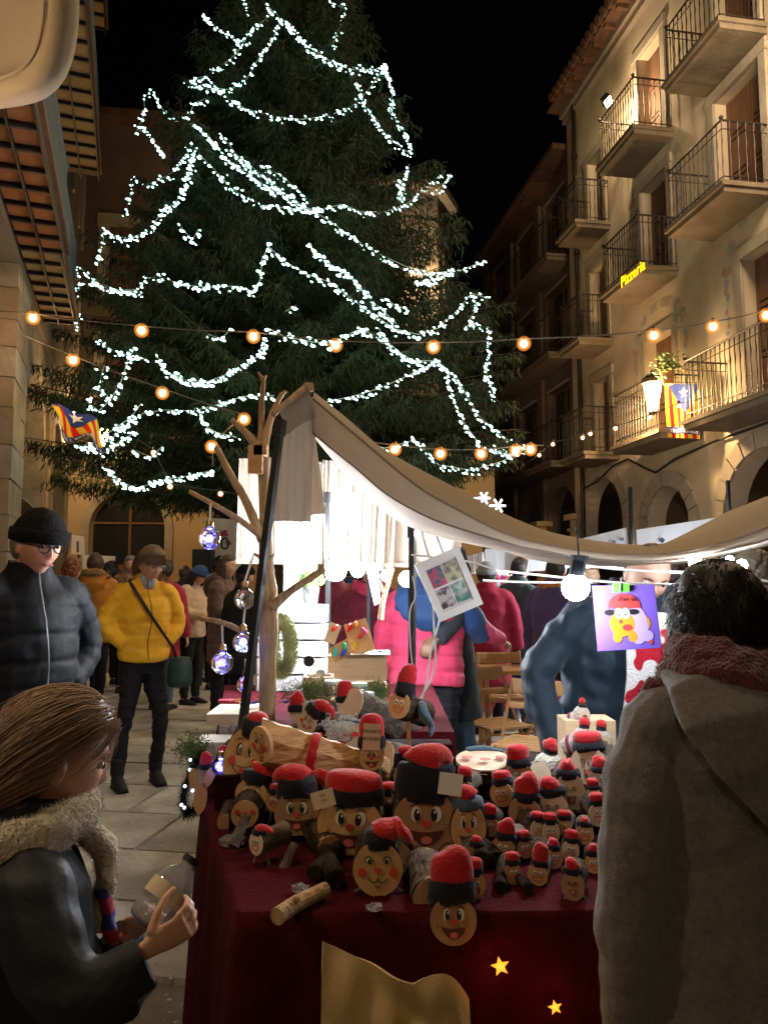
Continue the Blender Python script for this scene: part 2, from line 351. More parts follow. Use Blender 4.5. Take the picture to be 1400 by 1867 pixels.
for j in range(0, 22):
    for i in range(-9, 9):
        x = i * 1.0 + (j % 2) * .5 + (j * 7 % 5) * .06; y = 1.2 + j * .62; X, Y = x * ca - y * sa, x * sa + y * ca
        if Y < 1.2 or Y > 12.5: continue
        pxx = CX + FPX * X / Y
        if not (-120 < pxx < 1500): continue
        if (pxx > 440 and Y < 3.4 and pxx < 1500): continue
        inst('paving_stone', slabme[rnd.randrange(6)], ground, TR(X, Y, .008 + rnd.uniform(0, .005)) @ ROT(rnd.uniform(-.15, .15), rnd.uniform(-.15, .15), math.degrees(ang) + (180 if rnd.random() < .5 else 0))); nsl += 1
# scraps of litter and straw on the paving: nobody could count them
b = MB()
for _ in range(700):
    y = rnd.uniform(2.6, 8.5); x = rnd.uniform(-.48, -.16) * y; a = rnd.uniform(0, 6.28); l = rnd.uniform(.004, .016)
    b.box((0, 0, 0), (l, l * rnd.uniform(.2, .7), .002), TR(x, y, .0165) @ ROT(rnd.uniform(-20, 20), rnd.uniform(-20, 20), math.degrees(a)))
obj('ground_litter', b, mat('litter', (.55, .50, .42), None, .9), kind='stuff', shift=False)
# ---------------------------------------------------------------- shared balcony / window builders
balme = {}
def baluster_mesh(h, m):
    k = (round(h, 2), m.name)
    if k not in balme:
        b = MB(); n = 9; pts = [(.004 * math.sin(i * 2.4), .004 * math.cos(i * 2.4), h * i / n) for i in range(n + 1)]
        b.tube(pts, [.008 if i % 3 else .013 for i in range(n + 1)], 5); me = b.mesh('baluster'); me.materials.append(m); balme[k] = me
    return balme[k]
def balcony(fac, parent, Y0, Y1, z, depth=.8, h=1.0, th=.16, sm='stone', im='iron', step=.115, rail2=True, name='balcony'):
    b = MB(); fac.box(b, Y0, Y1, -.002, depth, z, z + th * .55); fac.box(b, Y0 - .04, Y1 + .04, -.004, depth + .05, z + th * .55, z + th)
    s = obj(name, b, M_[sm], parent); s['world'] = 1; zt = z + th + h
    o1 = depth - .03; r = MB()
    r2 = MB(); r3 = MB()
    path = [fac.pt(Y0 + .04, .0, zt), fac.pt(Y0 + .04, o1, zt), fac.pt(Y1 - .04, o1, zt), fac.pt(Y1 - .04, 0, zt)]
    for a, c in zip(path, path[1:]):
        r.tube([a, c], .017, 6); r2.tube([a - Vector((0, 0, h - .1)), c - Vector((0, 0, h - .1))], .01, 5)
        if rail2: r3.tube([a - Vector((0, 0, .14)), c - Vector((0, 0, .14))], .008, 5)
    r.sphere(path[1] + Vector((0, 0, .04)), .035, 8, 6); r.sphere(path[2] + Vector((0, 0, .04)), .035, 8, 6)
    obj('handrail', r, M_[im], s); obj('bottom_rail', r2, M_[im], s); obj('upper_rail', r3, M_[im], s)
    me = baluster_mesh(h, M_[im])
    for a, c in zip(path, path[1:]):
        n = max(2, int((c - a).length / step))
        for i in range(n + 1):
            if i == 0 and a is not path[0]: continue
            p = a.lerp(c, i / n); q = inst('baluster', me, s, TR(p.x, p.y, z + th)); q.matrix_parent_inverse = Matrix.Identity(4)
    return s
def window(fac, parent, Y0, Y1, z0, z1, frame=.16, deep=.22, kind='shutter', arched=False, fm='stone', lit=None, stonef=True):
    """surround frame, panelled leaves set back into the wall"""
    if stonef:
        b = MB(); f = frame
        fac.box(b, Y0 - f, Y0, -.01, .045, z0, z1); fac.box(b, Y1, Y1 + f, -.01, .045, z0, z1); fac.box(b, Y0 - f - .03, Y1 + f + .03, -.01, .06, z1, z1 + f * 1.2)
        w = obj('window', b, M_[fm], parent)
    else:
        b = MB(); fac.box(b, Y0 - .02, Y1 + .02, .0, .03, z1, z1 + .06); w = obj('window', b, M_[fm], parent)
    b = MB(); fac.box(b, Y0, Y1, -deep - .06, -deep - .04, z0, z1); obj('pane', b, M_['glassd'] if not lit else lit, w).matrix_parent_inverse = Matrix.Identity(4)
    mid = (Y0 + Y1) / 2; d = MB()
    for a, c in ((Y0, mid - .01), (mid + .01, Y1)):
        if kind == 'shutter':
            for zz0, zz1 in ((z0 + .02, z0 + (z1 - z0) * .36), (z0 + (z1 - z0) * .38, z0 + (z1 - z0) * .68), (z0 + (z1 - z0) * .70, z1 - .02)):
                fac.box(d, a + .07, c - .07, -deep - .035, -deep - .01, zz0 + .05, zz1 - .04)
            fac.box(d, a, a + .065, -deep - .04, -deep, z0, z1); fac.box(d, c - .065, c, -deep - .04, -deep, z0, z1)
            for zz in (z0 + .04, z0 + (z1 - z0) * .37, z0 + (z1 - z0) * .69, z1 - .04): fac.box(d, a + .065, c - .065, -deep - .038, -deep - .003, zz - .035, zz + .035)
        else:
            fac.box(d, a, a + .05, -deep - .04, -deep, z0, z1); fac.box(d, c - .05, c, -deep - .04, -deep, z0, z1)
            for zz in np.linspace(z0 + .03, z1 - .03, 4): fac.box(d, a + .05, c - .05, -deep - .038, -deep - .003, zz - .02, zz + .02)
    o = obj('shutter' if kind == 'shutter' else 'sash', d, M_['door'], w); o.matrix_parent_inverse = Matrix.Identity(4)
    return w
# ---------------------------------------------------------------- RIGHT HOUSE
FR = Fac(7.8, -.165, 'right')
RY0, RY1, RTOP = 5.0, 18.6, 13.6
rh = thing('balcony_house', 'cream plastered house on the right with iron balconies over a stone arcade', 'house', (9, 12, 0))
cols = {'r': (11.07, 12.65), 'm': (13.75, 15.25), 'l': (16.4, 17.45)}
wins = []   # Y0,Y1,z0,z1
def W(Y0, Y1, z0, z1): wins.append((Y0, Y1, z0, z1)); return (Y0, Y1, z0, z1)
w_r3 = W(11.3, 12.35, 10.25, 12.5); w_r2 = W(11.25, 12.45, 7.55, 9.75); w_r1 = W(10.3, 11.9, 4.15, 6.7)
w_m3 = W(14.05, 14.95, 10.2, 12.4); w_m2 = W(14.0, 15.0, 7.4, 9.5); w_m1 = W(14.0, 15.0, 4.15, 6.3)
w_l3 = W(16.65, 17.4, 9.6, 11.5); w_l2 = W(16.6, 17.4, 6.9, 8.8); w_l1 = W(16.6, 17.35, 4.3, 6.1)
w_e1 = W(8.0, 9.2, 4.15, 6.6); w_e2 = W(8.0, 9.2, 7.55, 9.7)
ars = [(16.15, 18.25, 3.87), (13.65, 15.2, 3.3), (10.55, 12.65, 3.55), (7.4, 9.5, 3.55)]
holes = [rect(*w) for w in wins] + [arch(a, b, .02, z) for a, b, z in ars]
me = wall_mesh(FR, rect(RY0, RY1, 0, RTOP), holes, .4)
obj('wall', me, M_['plaster'], rh)
for i, w in enumerate(wins): window(FR, rh, *w, kind='shutter')
# arcade interior
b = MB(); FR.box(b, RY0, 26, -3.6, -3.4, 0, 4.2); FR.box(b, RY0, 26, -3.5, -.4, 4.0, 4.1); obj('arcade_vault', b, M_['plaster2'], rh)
for a, bb, z in ars:   # voussoirs round each arch
    r = (bb - a) / 2; c = (a + bb) / 2; n = 11
    for i in range(n):
        t0, t1 = math.pi * i / n + .012, math.pi * (i + 1) / n - .012; pts = []
        for (rr, tt) in ((r, t0), (r, t1), (r + .3, t1), (r + .3, t0)):
            pts.append((c + rr * math.cos(tt), z - r + rr * math.sin(tt)))
        q = MB(); o1 = .03 + rnd.uniform(0, .012)
        q.hexa([FR.pt(p[0], -.02, p[1]) for p in pts] + [FR.pt(p[0], o1, p[1]) for p in pts]); obj('arch_stone', q, M_['stone'], rh)
    for side in (a - .3, bb):
        for k in range(5):
            zz0, zz1 = (z - r) / 5 * k, (z - r) / 5 * (k + 1)
            q = MB(); FR.box(q, side + .004, side + .3 - .004, -.02, .03 + rnd.uniform(0, .012), zz0 + .006, zz1 - .006); obj('arch_stone', q, M_['stone'], rh)
for (Y0, Y1, z, dp) in ((11.07, 12.65, 10.0, .8), (11.07, 12.65, 7.35, .85), (13.75, 15.25, 9.95, .8), (13.75, 15.25, 7.2, .8), (16.4, 17.45, 9.4, .8), (16.4, 17.45, 6.7, .8),
                        (8.2, 12.45, 3.95, .8), (13.2, 14.95, 3.98, .8), (16.25, 17.5, 4.12, .8)):
    balcony(FR, rh, Y0, Y1, z, dp, sm='slabb', step=.1 if Y0 > 13 else .12)
# cornice, eave with rafters and tiles, downpipe
b = MB(); FR.box(b, RY0, RY1, 0, .12, RTOP - .35, RTOP - .2); FR.box(b, RY0, RY1, 0, .2, RTOP - .2, RTOP); obj('cornice', b, M_['plaster2'], rh)
b = MB(); FR.box(b, RY0, RY1 + .1, -4, .48, RTOP, RTOP + .08); rf = obj('roof', b, M_['door'], rh)
b = MB(); q = FR
for i in range(int((RY1 - RY0) / .24)):
    Y = RY0 + i * .24; b.tube([q.pt(Y, .60, RTOP + .1), q.pt(Y, -4, RTOP + 1.2)], .11, 6)
o = obj('roof_tile', b, M_['rooft'], rf, kind='stuff'); o.matrix_parent_inverse = Matrix.Identity(4)
for i in range(int((RY1 - RY0) / .55)):
    b = MB(); Y = RY0 + i * .55; FR.box(b, Y, Y + .1, .2, .45, RTOP - .1, RTOP - .005); o = obj('rafter', b, M_['door'], rf); o.matrix_parent_inverse = Matrix.Identity(4)
b = MB(); p0 = [FR.pt(17.98, .09, z) for z in (0, 4, 8, 12, 13.5)]; b.tube(p0, .055, 8)
for z in (2, 4.5, 7, 9.5, 12): b.tube([FR.pt(17.98, .09, z), FR.pt(17.98, .09, z + .08)], .075, 8)
obj('downpipe', b, M_['iron'], rh)
for Yc in (13.2, 15.75):  # thin plaster pilaster joints
    pass
# painted ornaments: arched garlands above the first- and second-floor windows
cols3 = [(.24, .26, .32), (.38, .22, .16), (.46, .38, .24), (.42, .37, .29), (.30, .29, .21)]
pm = [mat('fresco_paint_%d' % i, c, tuple(x * .7 + .1 for x in c), .9, 20) for i, c in enumerate(cols3)]
for (Y0, Y1, z0, z1) in (w_m1, w_r1, w_m2):
    b = MB(); b2 = MB(); c = (Y0 + Y1) / 2; r = (Y1 - Y0) / 2 + .42
    for i in range(34):
        t = math.pi * (i + .5) / 34 * 1.0
        Y, z = c + r * math.cos(t), z1 - .15 + (r * .75 + .08) * math.sin(t)
        s = .06 + .06 * abs(math.sin(i * 1.7)); pts = [(Y + s * math.cos(a) * (1.2 if i % 2 else .7), z + s * math.sin(a)) for a in np.linspace(0, 6.28, 8)[:-1]]
        b.cur = i % 5; b.add([FR.pt(a, .004 + .0004 * (i % 5), e) for a, e in pts], [tuple(range(7))])
    for sd in (-1, 1):
        for k in range(9):
            Y, z = c + sd * (r + .03 * math.sin(k * 2)), z1 - .25 - k * .12; s = .07 - .004 * k
            b.cur = (0, 1, 0, 3, 1)[k % 5]; b.add([FR.pt(Y + s * math.cos(a), .005 + .0004 * (k % 3), z + s * 1.2 * math.sin(a)) for a in np.linspace(0, 6.28, 8)[:-1]], [tuple(range(7))])
    obj('painted_ornament', b, pm, rh, kind='stuff')
b = MB(); b.tube([FR.pt(Y, .06, z) for Y, z in ((18, 3.7), (17.3, 3.75), (16.5, 4.0), (15.8, 4.05), (15.1, 3.75), (14.7, 3.6), (14, 3.75), (12.8, 3.85), (11, 3.9), (9, 3.95), (7, 4.0))], .022, 6)
tag(obj('facade_cable', b, M_['blkcord']), 'thick black cable sagging along the cream facade above the stone arches', 'cable')
pp = FR.pt(12.9, .8, 5.05); t = thing('balcony_plant', 'dark leafy plant above the striped flag on the first-floor balcony', 'plant', pp); b = MB()
for _ in range(260):
    q = pp + Vector((rnd.gauss(0, .12), rnd.gauss(0, .16), rnd.gauss(.12, .11))); d = Vector((rnd.gauss(0, 1), rnd.gauss(0, 1), rnd.gauss(-.2, .7))).normalized() * .09; s_ = d.cross(Vector((0, .3, 1))).normalized() * .022; b.add([q, q + d * .5 + s_, q + d, q + d * .5 - s_], [(0, 1, 2, 3)])
obj('leaves', b, M_['green'], t, kind='stuff'); b = MB(); b.lathe([(.09, -.2), (.12, .0), (.13, .02), (.11, .02)], 14, TR(*pp)); obj('pot', b, M_['tile'], t)
# ---------------------------------------------------------------- FARTHER HOUSE on the right
FB = Fac(8.0, -.165, 'right')
fh = thing('gallery_house', 'dark unlit house beyond the cream one with long galleries over tall arches', 'house', (5.5, 22, 0))
hl = [rect(a, a + 1.5, z, z + 2.1) for a in (19.3, 21.6, 23.9) for z in (4.6, 7.4, 10.0)] + [arch(a, a + 1.9, .02, 4.0) for a in (19.0, 21.4, 23.8)]
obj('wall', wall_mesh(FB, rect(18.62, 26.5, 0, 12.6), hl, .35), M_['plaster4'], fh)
for a in (19.3, 21.6, 23.9):
    for z in (4.6, 7.4, 10.0): window(FB, fh, a, a + 1.5, z, z + 2.1, kind='sash', stonef=False)
for z in (4.35, 7.15, 9.75): balcony(FB, fh, 18.9, 26, z, .7, sm='plaster4', step=.2)
b = MB(); FB.box(b, 18.62, 26.5, -5, .6, 12.6, 12.75); obj('roof', b, M_['rooft'], fh)
for Y in (18.75, 21.1, 23.5):
    b = MB(); b.tube([FB.pt(Y, .12, z) for z in (0, 3.0)], .17, 12); FB.box(b, Y - .26, Y + .26, -.1, .36, 3.0, 3.14); FB.box(b, Y - .2, Y + .2, -.06, .3, 2.72, 2.8)
    obj('column', b, M_['plaster3'], fh)
    b = MB(); FB.box(b, Y - .14, Y + .14, 0, .1, 3.14, 12.3); obj('pilaster', b, M_['plaster4'], fh)
# ---------------------------------------------------------------- LEFT HOUSE: pillars, arcade, tiled balcony soffits
FL = Fac(-1.45, -.335, 'left')
lh = thing('arcade_house', 'tall left house with stone pillars and brick-tiled balcony undersides behind the cream canopy', 'house', (-6, 10, 0))
LTOP = 21
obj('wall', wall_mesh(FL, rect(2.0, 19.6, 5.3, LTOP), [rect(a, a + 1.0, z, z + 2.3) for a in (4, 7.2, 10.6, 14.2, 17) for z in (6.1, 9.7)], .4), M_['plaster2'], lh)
for a in (4, 7.2, 10.6, 14.2, 17):
    for z in (6.1, 9.7): window(FL, lh, a, a + 1.0, z, z + 2.3, kind='shutter')
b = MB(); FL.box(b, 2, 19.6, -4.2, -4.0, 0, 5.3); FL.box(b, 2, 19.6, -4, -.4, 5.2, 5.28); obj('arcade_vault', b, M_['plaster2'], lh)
def pillar(Yc, w, h, d=.75):
    p = MB(); FL.box(p, Yc - w / 2, Yc + w / 2, -d, -.02, 0, h); po = obj('pillar', p, M_['stone'], lh); z = 0; k = 0
    while z < h - .1:
        hh = min(rnd.uniform(.32, .48), h - z); off = rnd.uniform(-.15, .15) * w; e = .008
        for (a, c) in ((Yc - w / 2 - .02, Yc + off - e), (Yc + off + e, Yc + w / 2 + .02)):
            q = MB(); FL.box(q, a, c, -d - .02, rnd.uniform(.0, .018), z + e, z + hh - e); o = obj('stone_block', q, M_['slab'] if k % 3 else M_['stone'], po); o.matrix_parent_inverse = Matrix.Identity(4)
        z += hh; k += 1
    return po
pillar(9.35, 1.0, 5.3); pillar(13.2, .9, 4.4); pillar(16.6, .9, 4.4); pillar(5.6, .8, 5.3)
obj('lintel_wall', wall_mesh(FL, rect(9.9, 19.6, 2.6, 5.28), [arch(10.0, 12.7, 2.62, 4.6), arch(13.7, 16.1, 2.62, 4.6), arch(17.1, 19.3, 2.62, 4.6)], .5, -.05), M_['stone2'], lh)
tme = MB(); tme.box((0, 0, 0), (.185, .30, .03)); tme = tme.mesh('soffit_tile'); tme.materials.append(M_['tile'])
tme2 = tme.copy(); tme2.materials.clear(); tme2.materials.append(mat('terracotta_pale', (.36, .22, .11), (.44, .28, .14), .8, 6, .3, 30))
for (Y0, Y1, z, dp, ti) in ((4.0, 9.0, 5.45, .50, tme), (8.7, 11.3, 5.45, .46, tme2), (5.3, 13.2, 8.9, .62, tme2), (4.5, 14, 12.4, .6, tme2)):
    nb = balcony(FL, lh, Y0, Y1, z + .06, dp, h=1.05, th=.1, sm='door', im='ironblue', step=.075)
    n = 2; stp = dp / n
    for j in range(n):
        for i in range(int((Y1 - Y0) / .36)):
            Y = Y0 + .2 + i * .36; M = FL.M(Y, (j + .5) * stp, z + .035) @ ROT(0, 0, 90) @ Matrix.Diagonal((stp / .2 * 1.0, 1.05, 1, 1)) @ TR(0, 0, rnd.uniform(-.004, .004))
            q = inst('soffit_tile', ti, nb, M); q.matrix_parent_inverse = Matrix.Identity(4)
    b = MB()
    for i in range(int((Y1 - Y0) / .36) + 1): FL.box(b, Y0 + i * .36 + .005, Y0 + i * .36 + .035, .0, dp, z - .03, z + .02)
    for j in range(n + 1): FL.box(b, Y0, Y1, j * stp - .012, j * stp + .012, z - .035, z + .015)
    o = obj('iron_grid', b, M_['iron'], nb); o.matrix_parent_inverse = Matrix.Identity(4)
b = MB(); FL.box(b, 2, 19.6, -.2, .9, LTOP, LTOP + .15); obj('roof', b, M_['rooft'], lh)
# ---------------------------------------------------------------- BACK BUILDING behind the tree
class FacB:  # plane roughly facing the camera
    def pt(s, x, o, z): return Vector((x, 20 + .12 * x - o, z))
    def box(s, mb, a, b_, o0, o1, z0, z1):
        mb.hexa([s.pt(a, o0, z0), s.pt(b_, o0, z0), s.pt(b_, o1, z0), s.pt(a, o1, z0), s.pt(a, o0, z1), s.pt(b_, o0, z1), s.pt(b_, o1, z1), s.pt(a, o1, z1)]); return mb
FK = FacB()
bh = thing('town_hall', 'building behind the fir with ochre ground floor and dark upper floors', 'building', (-3, 20.5, 0))
uw = [(-7.2, -6.1, 8.8, 10.8), (-7.2, -6.1, 5.6, 7.6), (-3.6, -2.5, 8.8, 10.8), (-3.6, -2.5, 5.6, 7.6)]
gz = 4.7
obj('lower_wall', wall_mesh(FK, rect(-10, 3.0, 0, gz), [arch(-7.45, -5.6, 1.9, 3.75)], .4), M_['plaster3'], bh)
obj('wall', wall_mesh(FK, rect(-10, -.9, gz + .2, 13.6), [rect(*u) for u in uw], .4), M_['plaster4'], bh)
for u in uw: window(FK, bh, *u, kind='shutter', frame=.28)
b = MB(); FK.box(b, -10, 3.0, -.4, .12, gz, gz + .2); obj('string_course', b, M_['stone'], bh)
b = MB(); FK.box(b, -7.45, -5.6, -.3, -.26, 1.9, 3.8); w = obj('window', b, M_['glassd'], bh)
b = MB(); FK.box(b, -6.56, -6.5, -.26, -.2, 1.9, 3.8); FK.box(b, -7.45, -5.6, -.26, -.2, 2.95, 3.0); FK.box(b, -7.5, -5.55, -.1, .1, 1.75, 1.9); o = obj('window_frame', b, M_['door'], w); o.matrix_parent_inverse = Matrix.Identity(4)
b = MB()
ro = arch(-7.65, -5.4, 1.7, 3.95); ri = arch(-7.45, -5.6, 1.7, 3.75)
for i in range(1, len(ro)):
    a, c, d, e = ro[i], ro[(i + 1) % len(ro)], ri[(i + 1) % len(ri)], ri[i]
    if i < len(ro) - 1 or True: b.hexa([FK.pt(p[0], -.01, p[1]) for p in (a, c, d, e)] + [FK.pt(p[0], .05, p[1]) for p in (a, c, d, e)])
obj('arch_surround', b, M_['stone'], bh)
b = MB(); FK.box(b, -10, -.8, -6, .5, 13.6, 13.8); obj('roof', b, M_['rooft'], bh)
b = MB(); FK.box(b, -3.2, -3.16, 0, .03, .2, 4.2); FK.box(b, -4.9, -2.0, 0, .02, 3.55, 3.6); obj('wall_moulding', b, M_['plaster'], bh)
# ---------------------------------------------------------------- church tower
tw = thing('church_tower', 'octagonal stone church tower far behind the right side of the fir', 'tower', (.55, 36, 0))
TC = Vector((.75, 38.5, 0)); TRD = 2.75
b = MB(); b.tube([(TC.x, TC.y, 0), (TC.x, TC.y, 19.6)], TRD, 8); obj('shaft', b, M_['slab'], tw)
b = MB(); b.tube([(TC.x, TC.y, z) for z in (20.9, 21.1, 21.4)], [TRD, TRD + .4, TRD + .45], 8); obj('cornice', b, M_['stone'], tw)
b = MB(); b.tube([(TC.x, TC.y, z) for z in (19.4, 20.9)], [TRD + .01, TRD + .01], 8); obj('belfry', b, M_['stone2'], tw)
cor = [Vector((TC.x + (TRD + .05) * math.cos(a), TC.y + (TRD + .05) * math.sin(a), 0)) for a in [2 * math.pi * k / 8 for k in range(9)]]
for k in (5, 6, 7):
    a, c = cor[k], cor[k + 1]; nn = Vector(((a + c).x / 2 - TC.x, (a + c).y / 2 - TC.y, 0)).normalized()
    for r in range(9):
        z = 13.2 + r * .7; cuts = [0, .34 + .08 * (r % 2), .68 + .05 * (r % 3), 1]
        for u0, u1 in zip(cuts, cuts[1:]):
            p, q = a.lerp(c, u0 + .01), a.lerp(c, u1 - .01); e = rnd.uniform(.0, .05); q4 = [p - nn * .1, q - nn * .1, q + nn * e, p + nn * e]
            m = MB(); m.hexa([v + Vector((0, 0, z + .02)) for v in q4] + [v + Vector((0, 0, z + .68)) for v in q4]); obj('stone_block', m, M_['slab'] if (r + k) % 2 else M_['stone'], tw)
# ---------------------------------------------------------------- LAMPS of the place
def lantern(loc, out, label, power, glow='lampw', s=1.0, col=WARM, arm=.5, soft=.12):
    """wrought iron wall lantern: bracket, cage, glowing glass, cap"""
    loc = Vector(loc); out = Vector(out).normalized(); t = thing('wall_lantern', label, 'lantern', loc)
    b = MB(); w = loc + out * arm * -1
    b.tube([w - Vector((0, 0, .25)), w + out * arm * .4 - Vector((0, 0, .3)), loc - Vector((0, 0, .22))], .016, 6); b.tube([w, w + out * .02], .07, 8); b.tube([w + Vector((0, 0, .1)), w - Vector((0, 0, .35))], .02, 6)
    obj('bracket', b, M_['iron'], t)
    b = MB(); b.tube([loc + Vector((0, 0, z * s)) for z in (-.2, -.02, .16)], [.05 * s, .09 * s, .12 * s], 6); obj('glow_glass', b, M_[glow], t)
    b = MB(); b.tube([loc + Vector((0, 0, z * s)) for z in (.17, .22, .32, .36)], [.15 * s, .14 * s, .03 * s, .012], 6); b.tube([loc + Vector((0, 0, z * s)) for z in (-.25, -.205)], [.02, .06 * s], 6)
    for k in range(6):
        a = k * math.pi / 3; b.tube([loc + Vector((.055 * s * math.cos(a), .055 * s * math.sin(a), -.2 * s)), loc + Vector((.13 * s * math.cos(a), .13 * s * math.sin(a), .17 * s))], .007, 4)
    obj('cage', b, M_['iron'], t)
    if power: light('POINT', loc + out * .22 + Vector((0, 0, -.1)), power, col, soft)
    return t
Yl, zl = FR.hit(1190, 722, .85)
lantern(FR.pt(Yl, .85, zl), FR.n, 'bright wrought iron wall lantern beside the striped flag on the first-floor balcony', 520, s=1.35, arm=.85)
q = FL.hit(184, 800, .4)
lantern(P(186, 800, 12.6), Vector((1, -.2, 0)), 'narrow wall lantern glowing amber beside the flag on the left arcade', 130, s=.95, arm=.4)
# lamps out of the frame that light the square (inferred from its light unless marked added)
lantern(FL.pt(2.6, .8, 5.3), FL.n, 'added fill lantern high on the left arcade house before the frame', 120, arm=.7, col=WARM3)  # added as fill light, no lantern known here
lantern(FR.pt(8.6, 1.0, 9.4), FR.n, 'wall lantern high on the cream house beyond the right frame edge', 850, arm=.9, col=WARM3, soft=.7)
lantern((-2.2, -5, 5.2), (1, .2, 0), 'wall lantern behind the photographer over the market', 105, arm=.7, col=WARM3)
lantern((3.2, -7, 5.0), (-1, .2, 0), 'second wall lantern behind the photographer on the right', 55, arm=.7)
lantern(P(128, 765, 16.4), (1, .2, 0), 'hidden lantern added to light the ochre ground floor at the back of the square', 200, arm=.5)  # extra lamp put in to brighten the ochre wall
def floodlight(loc, tgt, power, label, spot=70):
    loc = Vector(loc); tgt = Vector(tgt); d = (tgt - loc).normalized(); t = thing('floodlight', label, 'floodlight', loc)
    Mx = Matrix.LocRotScale(loc, (tgt - loc).to_track_quat('-Z', 'Y'), None)
    b = MB(); b.box((0, 0, .06), (.26, .18, .12), Mx); obj('housing', b, M_['black'], t)
    b = MB(); b.box((0, 0, -.006), (.22, .14, .01), Mx); obj('lens', b, M_['lampw'], t)
    b = MB(); b.tube([loc - d * .1, loc - d * .1 + FR.n * -.35], .015, 6); obj('bracket', b, M_['iron'], t)
    light('POINT', loc + d * .12, power, WARM2, .05)
Yf, zf = FR.hit(1109, 185, .65)
floodlight(FR.pt(Yf, .65, zf), FR.pt(Yf - .5, .0, zf - .9), 170, 'small bright floodlight under the eave aimed down at the top balcony wall', 75)
floodlight((2.0, 34.5, 15.6), (2.3, 35.9, 16.4), 1000, 'orange floodlight at the foot of the church tower stonework', 60)
# ---------------------------------------------------------------- sky (closed dark dome is the world itself)
# ================================================================ CHRISTMAS TREE
TX, TY = -1.72, 13.0
prof = [(2.6, 3.0), (3.2, 3.75), (3.9, 3.9), (5.0, 3.75), (6.2, 3.45), (6.8, 3.3), (7.3, 2.8), (8.2, 2.5), (9.2, 2.15), (10.2, 1.8), (11, 1.45), (12.2, 1.0), (13.5, .6), (14.8, .35), (15.6, .02)]
def trad(z): return float(np.interp(z, [p[0] for p in prof], [p[1] for p in prof], left=0, right=0))
tree = thing('fir_tree', 'giant dark fir rising over the market square, wound with strings of white lights', 'tree', (TX, TY, 0))
b = MB(); b.tube([(TX + .03 * math.sin(i), TY, i * 1.55) for i in range(11)], [.34 - .031 * i for i in range(11)], 12); obj('trunk', b, M_['barkt'], tree, smooth=True)
g = np.random.RandomState(5)
def tri_mesh(name, V, F, m, parent=None, kind=None):
    me = bpy.data.meshes.new(name); me.vertices.add(len(V)); me.vertices.foreach_set('co', V.astype('f').ravel())
    me.loops.add(F.size); me.loops.foreach_set('vertex_index', F.astype('i').ravel()); me.polygons.add(len(F))
    me.polygons.foreach_set('loop_start', np.arange(0, F.size, F.shape[1], dtype='i')); me.update(calc_edges=True)
    me.materials.append(m); return obj(name, me, None, parent, kind=kind)
tw_s = []; tw_e = []; limb = MB()
nb = 0
for lv in range(65):
    z = 2.55 + lv * .20; r = trad(z); k = int(7 + r * 3.2); off = g.uniform(0, 6.28)
    for i in range(k):
        a = off + 6.283 * i / k + g.uniform(-.2, .2); L = r * g.uniform(.68, 1.12); zz = z + g.uniform(-.12, .12)
        if g.rand() < .12: L *= g.uniform(.6, .8)
        d = np.array([math.cos(a), math.sin(a), 0]); dr = .36 + .05 * L
        n = 9; P0 = np.array([TX, TY, zz + .25 * min(L, 2)])
        pts = []
        for j in range(n + 1):
            t = j / n; pts.append(P0 + d * L * t + np.array([0, 0, -dr * L * .5 * t * (1.25 - .55 * t) + .10 * L * t ** 3]))
        pts = np.array(pts)
        if i % 2 == 0: limb.tube([Vector(p) for p in pts[::3]], [.035, .025, .014, .005], 4, (0, 0, 1))
        # side shoots, drooping
        side = np.array([-d[1], d[0], 0]); ns = int(10 + L * 9)
        for t in np.linspace(.18, 1.0, ns):
            f = t * n; j0 = min(int(f), n - 1); base = pts[j0] + (pts[j0 + 1] - pts[j0]) * (f - j0)
            for sg in (-1, 1):
                sl = (.20 + .34 * (1 - t) * min(L, 2.5) / 2 + .10) * g.uniform(.6, 1.15)
                dirv = d * .55 + side * sg * g.uniform(.5, 1.0) + np.array([0, 0, g.uniform(-.75, -.15)]); dirv /= np.linalg.norm(dirv)
                m = 3 + int(sl * 6)
                for s_ in range(m):
                    p = base + dirv * sl * (s_ / m); 
                    for _ in range(2):
                        dd = dirv * .5 + g.normal(size=3) * .42 + np.array([0, 0, -.65]); dd /= np.linalg.norm(dd)
                        tw_s.append(p); tw_e.append(p + dd * g.uniform(.07, .19))
S = np.array(tw_s); E = np.array(tw_e); D = E - S
keep = g.rand(len(S)) < min(1.0, 470000 / len(S)); S, E, D = S[keep], E[keep], D[keep]
sd = np.cross(D, g.normal(size=D.shape)); sd /= np.linalg.norm(sd, axis=1)[:, None] + 1e-9
w = g.uniform(.005, .012, len(S))[:, None]
V = np.stack([S - sd * w * .6, S + sd * w * .6, S + D * .6 + sd * w, E, S + D * .6 - sd * w], 1).reshape(-1, 3)
b0 = np.arange(len(S))[:, None] * 5
F = np.concatenate([b0 + np.array([0, 1, 2]), b0 + np.array([0, 2, 4]), b0 + np.array([4, 2, 3])], 0)
tri_mesh('crown', V, F, M_['needle'], tree, 'stuff')
obj('limbs', limb, M_['barkt'], tree, kind='stuff')
b = MB()
for (px, py) in ((265, 690), (272, 700), (960 - 10, 830), (790, 760), (820, 665), (860, 560), (500, 500), (430, 560), (585, 300), (700, 730), (45, 812), (52, 815), (300, 850), (640, 670), (560, 660), (430, 250)):
    p = P(px, py, 9.4 if px > 100 else 10.5)
    for _ in range(14):
        q = p + Vector((rnd.gauss(0, .07), rnd.gauss(0, .2), rnd.gauss(0, .1))); b.tube([q, q + Vector((rnd.gauss(0, .02), 0, -.09))], [.012, .002], 4)
